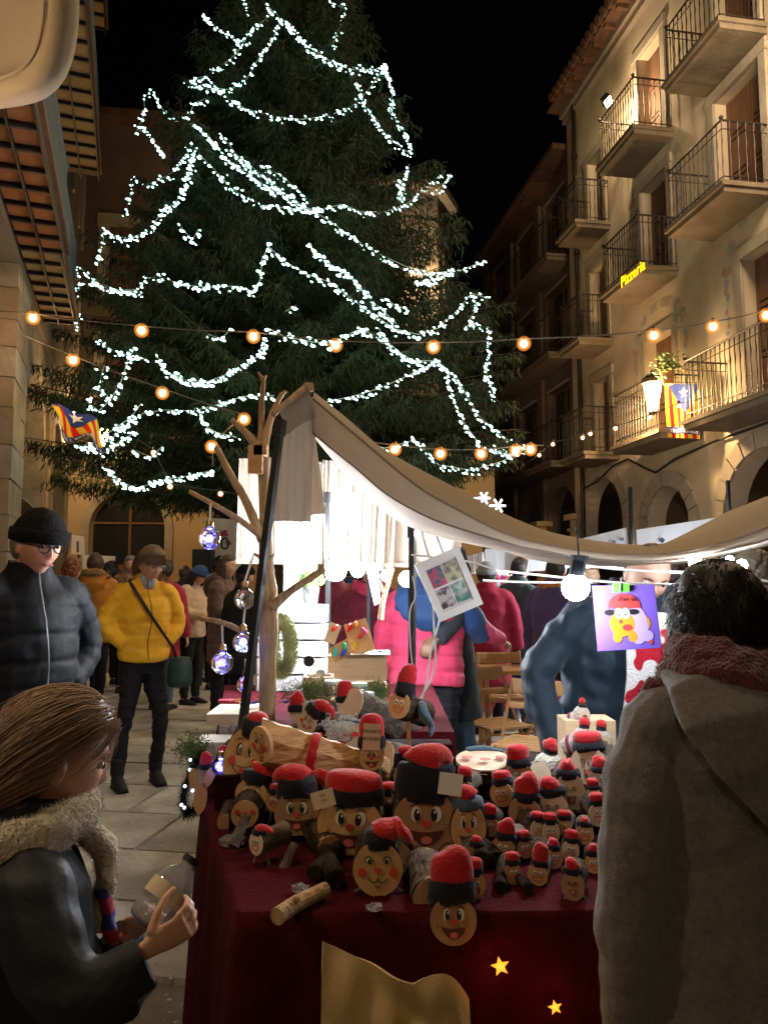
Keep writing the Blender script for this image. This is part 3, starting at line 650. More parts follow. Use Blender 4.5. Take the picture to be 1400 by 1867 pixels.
# ---------------------------------------------------------------- fairy lights lying on the fir
def tree_depth(px, py, pad=.08):
    r = ray(px, py); r = r / r.y
    Y = 7.5
    while Y < 13.0:
        p = CAM + r * Y
        if p.z < 15.5 and math.hypot(p.x - TX, p.y - TY) < trad(max(p.z, 3.0) + .25) * .97 + pad - .1: return Y
        Y += .06
    return 12.9
strands = [
 [(370,27),(385,45),(408,60),(436,76)], [(440,0),(446,12),(452,22)], [(492,28),(455,62),(430,100),(395,128),(372,140),(335,150)],
 [(512,38),(492,85),(470,110),(450,145),(420,165),(395,162)], [(600,2),(630,18),(620,50),(606,82)], [(490,15),(525,45),(560,85),(600,112),(640,128),(680,128),(706,122)],
 [(340,150),(365,160),(410,172),(390,155),(345,158)], [(415,180),(450,200),(500,214),(550,219),(600,212),(640,196),(668,170),(690,140),(702,122)],
 [(278,162),(262,180),(264,205),(258,222),(247,244),(262,236)], [(280,168),(292,196),(310,212),(345,214),(352,192),(375,180)],
 [(352,225),(380,250),(412,290),(440,310),(470,332),(500,352)], [(400,243),(430,282),(458,305),(485,328),(505,350),(530,368),(562,382)], [(412,272),(450,300),(480,320),(520,355),(555,378)],
 [(480,305),(510,320),(540,345),(560,365)], [(350,265),(338,288),(320,312),(290,330),(262,340),(240,320),(242,345),(232,375),(228,400)],
 [(356,270),(345,312),(334,350),(320,370),(290,395),(275,420),(240,436),(205,432),(188,416)], [(190,418),(186,455),(178,482)],
 [(362,282),(392,312),(422,345),(446,360),(480,376),(530,382),(580,386),(622,374)], [(622,374),(660,388),(700,388),(740,375),(770,350),(800,322),(812,312)], [(790,350),(806,340),(822,318)],
 [(702,120),(716,170),(712,202),(735,236),(750,276)], [(650,150),(662,190),(690,232),(720,262),(748,282)], [(746,300),(735,330),(726,362)], [(660,190),(672,205),(690,222)],
 [(560,380),(600,404),(640,434),(690,464),(740,488),(790,500),(840,494),(888,476)], [(760,518),(790,512),(820,500)],
 [(143,486),(178,518),(215,531),(252,530),(266,510),(290,505),(330,521),(380,526),(430,524),(462,534)], [(165,515),(200,530),(250,534)],
 [(492,446),(476,478),(476,510),(456,540)], [(490,452),(520,480),(560,502),(600,516),(640,546),(680,576),(720,602),(762,612),(800,600),(838,564),(858,536),(892,546)],
 [(562,450),(600,482),(640,506),(680,552),(722,592)], [(140,486),(146,520),(138,556),(144,576),(137,602)], [(176,618),(205,640),(236,652),(268,656)], [(246,636),(232,662),(220,700),(202,730),(180,752),(160,736),(166,722)],
 [(190,668),(184,690),(178,712),(196,724)], [(286,652),(302,680),(340,696),(380,698),(412,685),(450,664),(478,648),(486,618)],
 [(486,600),(520,616),(570,626),(600,629),(648,606),(666,600)], [(144,815),(170,822),(200,806),(232,776),(262,756),(300,750),(350,752),(400,740),(440,726),(500,724)], [(165,812),(200,790),(238,764),(256,740)], [(160,818),(190,828),(230,800),(250,790)],
 [(195,856),(215,880),(250,893),(290,880),(310,875),(350,870),(386,860)], [(590,736),(640,726),(690,711),(738,690),(775,672),(802,658)], [(690,600),(712,640),(745,660),(790,660),(830,690)],
 [(815,690),(826,732),(850,780),(880,820),(932,832)], [(830,686),(870,758),(918,800),(952,816)], [(890,600),(892,640),(887,682),(902,728)], [(858,536),(870,560),(854,590),(895,600)], [(845,600),(862,590),(880,604)],
 [(665,805),(700,820),(752,806)], [(752,800),(800,850),(860,860),(910,845),(952,828)], [(900,820),(930,830),(955,815)], [(360,752),(378,782),(396,792),(432,800)], [(240,822),(276,836),(296,816)], [(660,604),(700,620),(735,650),(770,668)],
 [(700,545),(722,560),(742,566)], [(262,232),(282,262),(302,288)], [(330,416),(350,440),(362,420)], [(540,560),(520,570)], [(380,612),(404,620),(420,602)], [(725,330),(738,350),(728,365)]]
tips = ['the upper left side', 'the top', 'the left flank', 'the middle', 'the right flank', 'the lower skirt']
M_['wirew'] = mat('light_wire', (.35, .40, .35), None, .5)
seen_l = {}
for si, st in enumerate(strands):
    pts = []
    for (x0, y0), (x1, y1) in zip(st, st[1:]):
        n = max(1, int(math.hypot(x1 - x0, y1 - y0) / 4.3))
        for k in range(n): pts.append((x0 + (x1 - x0) * k / n, y0 + (y1 - y0) * k / n))
    pts.append(st[-1]); cy = sum(p[1] for p in st) / len(st); cx = sum(p[0] for p in st) / len(st)
    dp = [tree_depth(*p) for p in pts]; dp = [sum(dp[max(0, i - 3):i + 4]) / len(dp[max(0, i - 3):i + 4]) - .12 for i in range(len(dp))]
    w3 = [P(p[0], p[1], d) for p, d in zip(pts, dp)]
    wh = 'high' if cy < 250 else 'midway' if cy < 560 else 'low'
    side = 'left flank' if cx < 330 else 'front' if cx < 620 else 'right flank'
    ctr = w3[len(w3) // 2]
    ln = sum(math.hypot(b_[0] - a_[0], b_[1] - a_[1]) for a_, b_ in zip(st, st[1:])); dx_, dy_ = st[-1][0] - st[0][0], st[-1][1] - st[0][1]
    size = 'tiny' if ln < 45 else 'short' if ln < 95 else 'mid-length' if ln < 170 else 'long' if ln < 260 else 'very long'
    shp = 'hanging steeply' if abs(dy_) > 2 * abs(dx_) else 'sagging between two boughs' if max(p[1] for p in st) > max(st[0][1], st[-1][1]) + 25 else 'slanting down to the right' if dx_ * dy_ > 0 and abs(dy_) > .35 * abs(dx_) else 'slanting down to the left' if dx_ * dy_ < 0 and abs(dy_) > .35 * abs(dx_) else 'nearly level'
    sid = ('far left edge', 'left side', 'middle', 'right side', 'far right edge')[min(4, int(max(0, cx - 130) / 165))]; hgt = ('very top', 'upper quarter', 'upper half', 'lower half', 'lower quarter', 'lowest skirt')[min(5, int(cy / 150))]
    lab = '%s light string %s, %s of fir, %s' % (size, shp, hgt, sid); lab = lab.replace('very long', 'longest') if len(lab.split()) > 16 else lab
    lab = {7: 'light string zigzagging round the bough tip at the upper left', 1: lab}.get(si, lab)
    t = thing('light_string', lab, 'fairy lights', ctr, group='strings of white fairy lights on the fir')
    if lab in seen_l:
        o2, cy2 = seen_l[lab]; hi, lo = (t, o2) if cy < cy2 else (o2, t); hi['label'] = lab.replace('light string', 'upper light string'); lo['label'] = lab.replace('light string', 'lower light string')
    seen_l[lab] = (t, cy)
    b = MB(); b.tube([q + Vector((0, 0, .02)) for q in w3], .006, 4); obj('wire', b, M_['wirew'], t)
    b = MB(); dense = 1 if si % 5 else 2
    for i, q in enumerate(w3):
        for _ in range(dense + (1 if rnd.random() < .05 else 0)):
            if rnd.random() < .12: continue
            s = rnd.choice((.55, .7, .8, .95, 1.25)); c = q + Vector((rnd.gauss(0, .018), rnd.gauss(0, .05), rnd.gauss(-.005, .020)))
            Mx = TR(*c) @ ROT(0, rnd.gauss(28, 16), rnd.uniform(-30, 30))
            b.sphere((0, 0, 0), (.029 * s, .0155 * s, .014 * s), 6, 4, Mx)
    obj('light_bulb', b, M_['fairy'], t, kind='stuff')
# ---------------------------------------------------------------- festoon strings with warm bulbs
bme = MB(); bme.sphere((0, 0, -.055), .037, 14, 10); bme = bme.mesh('filament', True); bme.materials.append(M_['bulbw'])
shm = bpy.data.materials.new('amber_shell'); shm.use_nodes = True; _n = shm.node_tree; _n.nodes.clear(); _o = _n.nodes.new('ShaderNodeOutputMaterial'); _e = _n.nodes.new('ShaderNodeEmission'); _e.inputs[0].default_value = (1, .30, .04, 1); _e.inputs[1].default_value = 1.1; _t = _n.nodes.new('ShaderNodeBsdfTransparent'); _m = _n.nodes.new('ShaderNodeMixShader'); _m.inputs[0].default_value = .30
_n.links.new(_t.outputs[0], _m.inputs[1]); _n.links.new(_e.outputs[0], _m.inputs[2]); _n.links.new(_m.outputs[0], _o.inputs[0])
shm2 = shm.copy(); [setattr(n_.inputs[0], 'default_value', (1, .52, .16, 1)) or setattr(n_.inputs[1], 'default_value', 2.0) for n_ in shm2.node_tree.nodes if n_.type == 'EMISSION']
glo = MB(); glo.sphere((0, 0, -.055), .058, 16, 12); glo = glo.mesh('glow_layer', True); glo.materials.append(shm2)
she = MB(); she.sphere((0, 0, -.055), .080, 16, 12); she = she.mesh('bulb_halo', True); she.materials.append(shm)  # amber halo round the lamp core, built as a glowing shell
shr = MB(); shr.sphere((0, 0, -.04), .042, 14, 10); shr = shr.mesh('bulb_halo', True); shr.materials.append(shm)
bmr = MB(); bmr.sphere((0, 0, -.04), .024, 10, 8); bmr = bmr.mesh('bulb', True); bmr.materials.append(M_['bulbw'])
sme = MB(); sme.tube([(0, 0, -.02), (0, 0, .04)], [.02, .016], 8); sme = sme.mesh('socket'); sme.materials.append(M_['black'])
def festoon(pts, depth, label, ends=(), small=False, lit=0, sag=9):
    d = depth if callable(depth) else (lambda i: depth)
    w = [P(p[0], p[1], d(i)) + Vector((0, 0, .06)) for i, p in enumerate(pts)]
    t = thing('festoon_string', label, 'string lights', w[0])
    full = ([Vector(e) for e in ends[:1]] if ends else []) + w + ([Vector(e) for e in ends[1:]] if len(ends) > 1 else []); path = []
    for a, c in zip(full, full[1:]):
        for k in range(5):
            q = a.lerp(c, k / 5); path.append(q - Vector((0, 0, .035 * (a - c).length * math.sin(math.pi * k / 5) * .35)))
    path.append(full[-1]); b = MB(); b.tube(path, .008, 5); obj('wire', b, M_['blkcord'] if small else mat('wire_grey', (.12, .10, .08), None, .6), t)
    for i, q in enumerate(w):
        s = inst('bulb', shr if small else she, t, TR(*q)); s3 = inst('filament', bmr if small else bme, s, Matrix.Identity(4)); (None if small else inst('glow_layer', glo, s, Matrix.Identity(4))); s2 = inst('socket', sme, t, TR(*q))
        if lit and i % lit == 0: light('POINT', q - Vector((0, 0, .14)), 7, WARM, .05)
festoon([(60,580),(258,603),(462,614),(612,630),(790,633),(955,627),(1192,612),(1300,596),(1398,575)], lambda i: 8.4 - .05 * i, 'festoon of big warm bulbs strung right across the square in front of the fir', ends=(P(-60, 560, 8.2), P(1500, 552, 7.6)), lit=2)
festoon([(133,657),(296,717),(445,765),(386,815)], lambda i: 8.8, 'short festoon of warm bulbs dropping from the left arcade across the lower branches', ends=(P(40, 610, 8.6), P(388, 850, 8.8)), lit=2)
festoon([(720,820),(803,828),(877,828),(940,822),(967,820)], lambda i: 8.9, 'festoon of warm bulbs low on the right skirt of the fir', ends=(P(640, 800, 8.9), P(990, 812, 9.2)), lit=3)
festoon([(983,832),(1008,812),(1062,800),(1076,793),(1122,783),(1185,763),(1238,742)], lambda i: 13.5 - .3 * i, 'festoon of small warm bulbs climbing along the first-floor balconies', ends=(P(960, 845, 14), P(1300, 720, 11)), small=True, lit=3)
festoon([(280,828),(310,890),(402,903)], lambda i: 9.6 + .2 * i, 'little warm bulbs showing under the lowest left branches', ends=(P(250, 800, 9.6), P(430, 900, 10)), small=True)
# ---------------------------------------------------------------- flags and neon script
def flag(o, u, v, label, star_uv, text, tuv, cloth_t=.006, wave=.05, nstripe=9, bottom_band=True, flip=1):
    """estelada: u = across (width), v = down; striped sheet, blue triangle, star, dark band"""
    o, u, v = Vector(o), Vector(u), Vector(v); n = u.cross(v).normalized() * flip
    t = thing('balcony_flag', label, 'flag', o + v)
    def pt(a, b_, off=0): return o + u * a + v * b_ + n * (wave * math.sin(a * 9 + b_ * 3) * (.4 + b_) + off)
    my, mr, mbl = mat('flag_yellow', (.72, .50, .03), (.66, .44, .03), .8, 20), mat('flag_red', (.55, .02, .02), None, .8), mat('flag_blue', (.03, .05, .22), None, .8)
    mb = MB(); nu = 36
    rows = [[pt(i / nu, j / 12) for i in range(nu + 1)] for j in range(13)]
    mb.grid(rows); mb.grid([[p - n * cloth_t for p in r][::-1] for r in rows])
    me = mb.mesh('cloth', True)
    idx = [(0 if int((k % nu) * nstripe / nu) % 2 == 0 else 1) for k in range(nu * 12)]; idx += idx
    for m in (my, mr): me.materials.append(m)
    me.polygons.foreach_set('material_index', idx); obj('cloth', me, None, t)
    b = MB(); rr = [[pt(star_uv[0] + (i / 10 - .5) * (1.05 - .9 * j / 6), j / 6 * .5, .006) for i in range(11)] for j in range(7)]; b.grid(rr); obj('blue_triangle', b, mbl, t)
    b = MB(); c = star_uv; pts = []
    for k in range(10):
        rr = .17 if k % 2 == 0 else .07; a = math.pi / 2 + k * math.pi / 5 + .1; pts.append(pt(c[0] + rr * math.cos(a), c[1] - rr * math.sin(a) * u.length / v.length, .014))
    b.add(pts + [pt(c[0], c[1], .016)], [(k, (k + 1) % 10, 10) for k in range(10)]); obj('star', b, M_['pw'], t)
    if bottom_band:
        b = MB(); b.grid([[pt(i / 12, tuv[0], .008) for i in range(13)], [pt(i / 12, tuv[1], .008) for i in range(13)]]); obj('dark_band', b, mbl, t)
        cu = bpy.data.curves.new('txt', 'FONT'); cu.body = text; cu.size = (tuv[1] - tuv[0]) * v.length * 1.15; cu.extrude = .002
        oo = bpy.data.objects.new('lettering', cu); me = bpy.data.meshes.new_from_object(oo); wmax = max(q.co.x for q in me.vertices)
        for q in me.vertices: q.co = pt(.05 + .9 * q.co.x / wmax, tuv[1] - .02 - q.co.y / v.length, .014 + q.co.z)
        me.materials.append(M_['pw']); obj('lettering', me, None, t)
    return t
def text_obj(s, M, size, m, parent, name='lettering', ext=.001, align='CENTER', label=None):
    cu = bpy.data.curves.new('txt', 'FONT'); cu.body = s; cu.size = size; cu.extrude = ext; cu.align_x = align; cu.align_y = 'CENTER'; cu.resolution_u = 3
    oo = bpy.data.objects.new('t', cu); me = bpy.data.meshes.new_from_object(oo); me.transform(M); me.materials.append(m)
    return obj(name, me, None, parent)
fo, fu, fv = P(1212, 700, 13.1), P(1268, 700, 12.7), P(1218, 797, 13.1)
flag(fo, fu - fo, fv - fo, 'striped red and yellow flag with a star hanging from the first-floor balcony rail', (.62, .16), 'assemblea', (.80, .92), flip=-1, wave=.03)
fo, fu, fv = P(94, 736, 8.9), P(176, 764, 9.2), P(112, 792, 8.7)
flag(fo, fu - fo, fv - fo, 'striped red and yellow flag with a star under the left arcade', (.50, .20), 'assemblea', (.84, 1.0), flip=-1, wave=.07)
t = thing('neon_sign', 'yellow glowing script sign fixed to the second-floor balcony slab', 'sign', FR.pt(14.5, .87, 7.3))
_y, _z = FR.hit(1153, 499, .94); xx = -FR.t
text_obj('Pizzeria', basis(FR.pt(_y, .94, _z), xx, Vector((0, 0, 1)), xx.cross(Vector((0, 0, 1)))) @ TR(0, .0, 0) @ Matrix.Shear('XZ', 4, (0, 0)), .30, M_['neon'], t, ext=.004)
# string-lit snowflake panel of another stall, far behind
t = thing('snowflake_light', 'white glowing snowflake light motif hung above the far stalls', 'light motif', P(882, 915, 15)); b = MB()
for (px, py, s) in ((862, 915, .10), (882, 908, .13), (908, 922, .15), (890, 928, .09)):
    c = P(px, py, 15)
    for k in range(6): a = k * math.pi / 3; b.tube([c, c + Vector((s * math.cos(a), 0, s * math.sin(a)))], .022, 5)
obj('flake', b, mat('flake_led', (.8, .8, 1), None, .5, emit=(.80, .80, 1), es=2.6), t)
# ================================================================ PEOPLE
def remesh(mb, vox, smooth=2, disp=None, name='body'):
    me = mb.mesh(name) if isinstance(mb, MB) else mb
    o = bpy.data.objects.new('tmp', me); C.objects.link(o)
    m = o.modifiers.new('r', 'REMESH'); m.mode = 'VOXEL'; m.voxel_size = vox; m.use_smooth_shade = True
    if smooth: s = o.modifiers.new('s', 'SMOOTH'); s.iterations = smooth; s.factor = .5
    dg = bpy.context.evaluated_depsgraph_get(); ev = o.evaluated_get(dg); out = bpy.data.meshes.new_from_object(ev)
    bpy.data.objects.remove(o); bpy.data.meshes.remove(me)
    n = len(out.vertices)
    if disp is not None and n:
        co = np.empty(n * 3, 'f'); out.vertices.foreach_get('co', co); co = co.reshape(-1, 3)
        nn = np.empty(n * 3, 'f'); out.vertices.foreach_get('normal', nn); nn = nn.reshape(-1, 3)
        co = co + nn * disp(co)[:, None]; out.vertices.foreach_set('co', co.astype('f').ravel()); out.update()
    out.polygons.foreach_set('use_smooth', [True] * len(out.polygons)); return out
def chaikin(pts, rad, it=2):
    pts = [Vector(p) for p in pts]; rad = [Vector(r if isinstance(r, (tuple, list)) else (r, r)) for r in rad]
    for _ in range(it):
        q, s = [pts[0]], [rad[0]]
        for a, b_, c, d in zip(pts, pts[1:], rad, rad[1:]):
            q += [a.lerp(b_, .25), a.lerp(b_, .75)]; s += [c.lerp(d, .25), c.lerp(d, .75)]
        q.append(pts[-1]); s.append(rad[-1]); pts, rad = q, s
    return pts, [tuple(r) for r in rad]
def resample(pts, rad, n):
    L = [0]
    for a, b_ in zip(pts, pts[1:]): L.append(L[-1] + (b_ - a).length)
    o, r = [], []
    for t in np.linspace(0, L[-1], n):
        i = min(max(int(np.searchsorted(L, t)) - 1, 0), len(pts) - 2); k = 0 if L[i + 1] == L[i] else (t - L[i]) / (L[i + 1] - L[i])
        o.append(pts[i].lerp(pts[i + 1], k)); r.append(tuple(a + (c - a) * k for a, c in zip(rad[i], rad[i + 1])))
    return o, r
def puff(rad, k, amp):
    n = len(rad); return [tuple(x * (1 - amp * (1 - abs(math.sin(math.pi * k * i / (n - 1)))) ** 2.5) for x in r) for i, r in enumerate(rad)]
def head_shape(off=0.0, seg=44, rings=34, face=True):
    vs = []; 
    for i in range(rings + 1):
        th = math.pi * i / rings
        for k in range(seg):
            ph = 2 * math.pi * k / seg; nx, ny, nz = math.sin(th) * math.cos(ph), math.sin(th) * math.sin(ph), -math.cos(th)
            x, y, z = nx * .076, ny * .096, nz * .118
            if z < 0:
                t = -z / .118; x *= 1 - .34 * t ** 1.4
                if y > 0: y *= 1 - .10 * t
                else: y *= 1 - .42 * t
            if y > 0: y *= .94
            y += .004
            if face and ny > 0.1:
                g = lambda cx, cz, sx, sz, a: a * math.exp(-((x - cx) / sx) ** 2 - ((z - cz) / sz) ** 2)
                y += g(0, -.024, .012, .013, .017) + g(0, -.004, .008, .020, .009) + g(0, .034, .05, .012, .006) + g(0, -.056, .022, .007, .007) + g(0, -.070, .020, .006, .005) + g(0, -.10, .024, .016, .012)
                y += g(.032, .010, .016, .011, -.012) + g(-.032, .010, .016, .011, -.012) + g(.042, -.028, .02, .02, .006) + g(-.042, -.028, .02, .02, .006) + g(0, -.0630, .02, .003, -.003)
            l = math.sqrt(nx * nx + ny * ny + nz * nz); vs.append((x + nx * off, y + ny * off, z + nz * off))
    fs = [(i * seg + k, i * seg + (k + 1) % seg, (i + 1) * seg + (k + 1) % seg, (i + 1) * seg + k) for i in range(rings) for k in range(seg)]
    return vs, fs
HS = head_shape()
def hand(mb, M, side, curl=.5, s=1.0, spread=.1, thumb=(.7, .35)):
    """local: +Z along the fingers, palm faces -Y, thumb side = side*X"""
    mb.tube([(0, 0, -.02), (0, 0, .01), (0, 0, .045), (0, 0, .082)], [(.024 * s, .018 * s), (.030 * s, .016 * s), (.040 * s, .014 * s), (.038 * s, .011 * s)], 10, (1, 0, 0), M=M)
    for i, (x, l) in enumerate(((.029, .070), (.010, .078), (-.009, .073), (-.027, .056))):
        p = Vector((x * side, 0, .072)); pts = [p.copy()]; a = 0
        for k, f in enumerate((.42, .32, .26)):
            a += curl * (1.0, 1.1, .8)[k]; d = Vector((x * spread * 3 * side, -math.sin(a), math.cos(a))); p = p + d * l * f; pts.append(p.copy())
        mb.tube([q * 1 for q in pts], [.0098 * s, .009 * s, .0082 * s, .0062 * s], 7, (1, 0, 0), M=M); mb.sphere(pts[-1], .0068 * s, 7, 5, M)
        mb.sphere(pts[1], .0095 * s, 7, 5, M)
    p0 = Vector((.024 * side, -.004, .012)); p1 = p0 + Vector((.022 * side, -.014 * thumb[1] * 3, .026)); p2 = p1 + Vector((.012 * side * thumb[0], -.022 * thumb[1] * 2, .026)); p3 = p2 + Vector((0, -.014 * thumb[1] * 2, .020))
    mb.tube([p0, p1, p2, p3], [.015 * s, .0125 * s, .0105 * s, .008 * s], 7, (1, 0, 0), M=M); mb.sphere(p3, .0085 * s, 7, 5, M)
ARM = {'down': ((.255, -.03, 1.12), (.275, .04, .87), .35), 'pocket': ((.31, -.06, 1.15), (.165, .045, 1.03), .3), 'fwd': ((.235, .02, 1.12), (.12, .26, 1.10), .5),
       'hold': ((.23, .08, 1.16), (.07, .25, 1.27), .8), 'up': ((.24, .16, 1.24), (.10, .26, 1.45), .8), 'side': ((.30, .02, 1.16), (.36, .22, 1.05), .5), 'reach': ((.24, .18, 1.2), (.22, .44, 1.16), .3)}
NPEOPLE = 0
def person(label, x, y, H, face, coat='c_black', trousers='c_trk', hair='hdk', hairstyle='short', arms=('down', 'down'), skin='skin', hat=None, hatm='knit', hyaw=0, hpitch=0,
           wide=1.0, hem=.82, puffs=0, vox=.014, cvox=.016, fur=False, hood=False, scarf=None, shoem='c_black', stance=.10, legs=None, z0=0, headk=1.0, lean=0, glasses=False, beard=False,
           collar=None, zipper=False, wr=.006, coatname='coat', tr=1.0, inner=None, sh=0.0, tilt=0, boots=False, eyes=True, hands=True, handM=None):
    global NPEOPLE; NPEOPLE += 1
    fx, fy = face; yaw = math.atan2(-fx, fy)
    t = thing('person', label, 'person', (x, y, z0), (R(-lean), R(tilt), yaw), world=False, scale=H / 1.74)
    sd = NPEOPLE * 3.7
    E = {}
    for sgn, a in ((1, arms[0]), (-1, arms[1])):
        e, w, cu = ARM[a] if isinstance(a, str) else a
        f = lambda p: Vector((p[0] * sgn * (1 + (wide - 1) * .8), p[1], p[2]))
        E[sgn] = (Vector((.165 * sgn * wide, -.005, 1.40 + sh)), f(e), f(w), cu)
    lg = legs or {1: ((.095 * wide, .01, .50), (stance, -.02, .07)), -1: ((-.095 * wide, .02, .50), (-stance, .0, .07))}
    HM = TR(0, .015, 1.50) @ ROT(hpitch, 0, hyaw) @ TR(0, .022, .118) @ Matrix.Scale(headk, 4)
    # ---- body, one continuous skin
    b = MB()
    b.tube([(0, 0, .84), (0, 0, .95), (0, 0, 1.08), (0, 0, 1.25), (0, -.01, 1.37), (0, -.012, 1.43), (0, -.005, 1.47), (0, .005, 1.53), (0, .02, 1.60)],
           [(.13 * min(1, wide), .08), (.14 * min(1, wide), .092), (.135 * min(1, wide), .095), (.155, .105), (.16, .09), (.11, .07), (.062, .06), (.052, .055), (.05, .05)], 16)
    for sgn in (1, -1):
        S, e, w, cu = E[sgn]; p, r = chaikin([S - Vector((.05 * sgn, 0, 0)), S, e, w], [.055, .052, .040, .027]); b.tube(p, r, 9, (0, 1, 0))
        if handM and sgn in handM:
            hM, hs, hc, hth = handM[sgn]; hand(b, hM, hs, hc, .84, .1, hth)
        elif hands:
            d = (w - e).normalized() if arms[0 if sgn == 1 else 1] != 'pocket' else Vector((-.35 * sgn, .12, -.9)).normalized(); X = Vector((sgn, 0, 0)) if abs(d.z) < .85 else Vector((0, -1, 0)) * 1.0
            if abs(d.z) >= .85: pal = Vector((-sgn, 0, 0)); 
            else: pal = Vector((-sgn * .6, 0, -.8))
            yv = -(pal - d * pal.dot(d)).normalized(); xv = yv.cross(d); s2 = 1
            fwd = Vector((0, 1, 0)); s2 = 1 if xv.dot(fwd + Vector((0, 0, .6))) > 0 else -1
            hand(b, basis(w + d * .02, xv, yv, d), s2, cu)
        kn, an = lg[sgn]; kn, an = Vector(kn), Vector(an)
        bl = .84 * min(1, tr); b.tube([(.075 * sgn, 0, .90), (.085 * sgn * wide, 0, .74), kn, (kn + an) / 2 + Vector((0, -.02, .05)), an], [.085 * bl, .078 * bl, .055 * bl, .048 * bl, .034], 10)
        b.tube([an + Vector((0, -.05, -.03)), an + Vector((0, .02, -.02)), an + Vector((0, .15, -.045))], [(.035, .035), (.038, .035), (.035, .018)], 8)
    b.add(HS[0], HS[1], HM)
    for sgn in (1, -1): b.sphere((.077 * sgn, -.006, -.012), (.009, .019, .032), 8, 6, HM @ TR(.077 * sgn, 0, 0) @ ROT(0, 0, -22 * sgn) @ TR(-.077 * sgn, 0, 0))
    obj('body', remesh(b, vox, 1), M_[skin], t)
    # ---- trousers and shoes
    b = MB(); q = tr
    b.tube([(0, -.005, .80), (0, 0, .88), (0, 0, .97), (0, 0, 1.03)], [(.165 * q * wide, .105 * q), (.178 * q * wide, .125 * q), (.168 * q * wide, .12 * q), (.155 * q * wide, .11 * q)], 16)
    for sgn in (1, -1):
        kn, an = lg[sgn]; kn, an = Vector(kn), Vector(an)
        p, r = chaikin([(.085 * sgn * wide, 0, .90), (.088 * sgn * wide, .0, .72), kn, (kn + an) / 2 + Vector((0, -.015, .04)), an + Vector((0, 0, .02))], [.100 * q, .094 * q, .070 * q, .062 * q, .052 * q]); b.tube(p, r, 12)
    obj('trousers', remesh(b, cvox, 2, lambda co: .004 * N1(co + sd, 24) * 1 + .003 * N2(co * [1, 1, 2.5] + sd, 30)), M_[trousers], t)
    for sgn in (1, -1):
        an = Vector(lg[sgn][1]); b = MB()
        if boots: b.tube([an + Vector((0, -.01, .14)), an + Vector((0, -.01, .02))], [(.052, .058), (.05, .055)], 10)
        b.tube([an + Vector((0, -.062, -.03)), an + Vector((0, -.03, -.02)), an + Vector((0, .03, -.02)), an + Vector((0, .10, -.036)), an + Vector((0, .175, -.046))], [(.030, .030), (.043, .045), (.045, .042), (.045, .03), (.032, .018)], 10)
        b.box(an + Vector((0, .055, -.063)), (.086, .22, .014)); obj('shoe', remesh(b, .011, 1), M_[shoem], t)
    # ---- coat
    b = MB(); A = .055 if puffs else 0
    prof_ = [((0, 0, hem), (.205, .150)), ((0, .005, hem + (1.02 - hem) * .5), (.205, .155)), ((0, 0, 1.04), (.195, .150)), ((0, 0, 1.18), (.205, .158)), ((0, -.005, 1.30), (.212, .155)), ((0, -.01, 1.39), (.195, .128)), ((0, -.008, 1.45), (.125, .10)), ((0, 0, 1.50), (.083, .082)), ((0, .008, 1.54), (.080, .082))]
    p, r = chaikin([a for a, _ in prof_], [(c[0] * wide, c[1] * (1 + (wide - 1) * .6)) for _, c in prof_], 1); p, r = resample(p, r, 46)
    if puffs: r = [tuple(v * (1 - .06 * (1 - abs(math.sin(math.pi * puffs * i / 45))) ** 3) if pp.z < 1.42 else v for v in rr) for i, (rr, pp) in enumerate(zip(r, p))]
    b.tube(p, r, 26)
    for sgn in (1, -1):
        S, e, w, cu = E[sgn]; p, r = chaikin([S - Vector((.07 * sgn, 0, .01)), S + Vector((.012 * sgn, 0, -.005)), e, w + (w - e).normalized() * .015], [.092, .088, .072, .054]); p, r = resample(p, r, 30)
        if puffs: r = puff(r, max(5, puffs - 1), .10)
        b.tube(p, r, 14, (0, 1, 0))
    if hood:
        b.tube([(0, .03, 1.50), (0, -.05, 1.53), (0, -.12, 1.48), (0, -.165, 1.38), (0, -.165, 1.30)], [(.10, .03), (.135, .05), (.165, .06), (.14, .05), (.06, .025)], 14)
        for sgn in (1, -1): b.tube([(.10 * sgn, -.08, 1.49), (.115 * sgn, .0, 1.48), (.075 * sgn, .085, 1.43)], [.045, .04, .03], 8, (0, 0, 1))
    dsp = lambda co: wr * (.7 * N1(co * [1, 1, 1.5] + sd + .05 * N3(co, 9)[:, None], 11) + .45 * N2(co * [1.5, 1.5, 1.9] + sd, 20) + .25 * N3(co + sd, 48))
    cm = coat if isinstance(coat, str) else coat[0]
    obj(coatname, remesh(b, cvox, 1, dsp), M_[cm], t)
    if zipper:
        b = MB(); pts = []
        for i in range(20):
            z = hem + .01 + (1.53 - hem) * i / 19; yy = float(np.interp(z, [c[0][2] for c in prof_], [c[1][1] * (1 + (wide - 1) * .6) for c in prof_])) + .004
            pts.append((.012 * math.sin(i * .5), yy + .004, z))
        b.tube(pts, [(.0035, .003)] * 20, 6); obj('zipper', b, M_[zipper], t)
    if inner:  # turtleneck
        b = MB(); b.tube([(0, .02, 1.42), (0, .02, 1.49), (0, .022, 1.525), (0, .024, 1.545)], [(.080, .085), (.070, .072), (.066, .070), (.060, .064)], 20); obj('turtleneck', b, M_[inner], t, smooth=True)
    if scarf:
        b = MB(); pts = [(.115 * math.cos(a), .02 + .105 * math.sin(a), 1.475 + .018 * math.sin(2 * a + 1)) for a in np.linspace(0, 6.283, 26)]; b.tube(pts, [(.05 + .008 * math.sin(i * 1.3), .036) for i in range(26)], 10, (0, 0, 1))
        obj('scarf', remesh(b, .009, 1, lambda co: .004 * N2(co, 60)), M_[scarf], t)
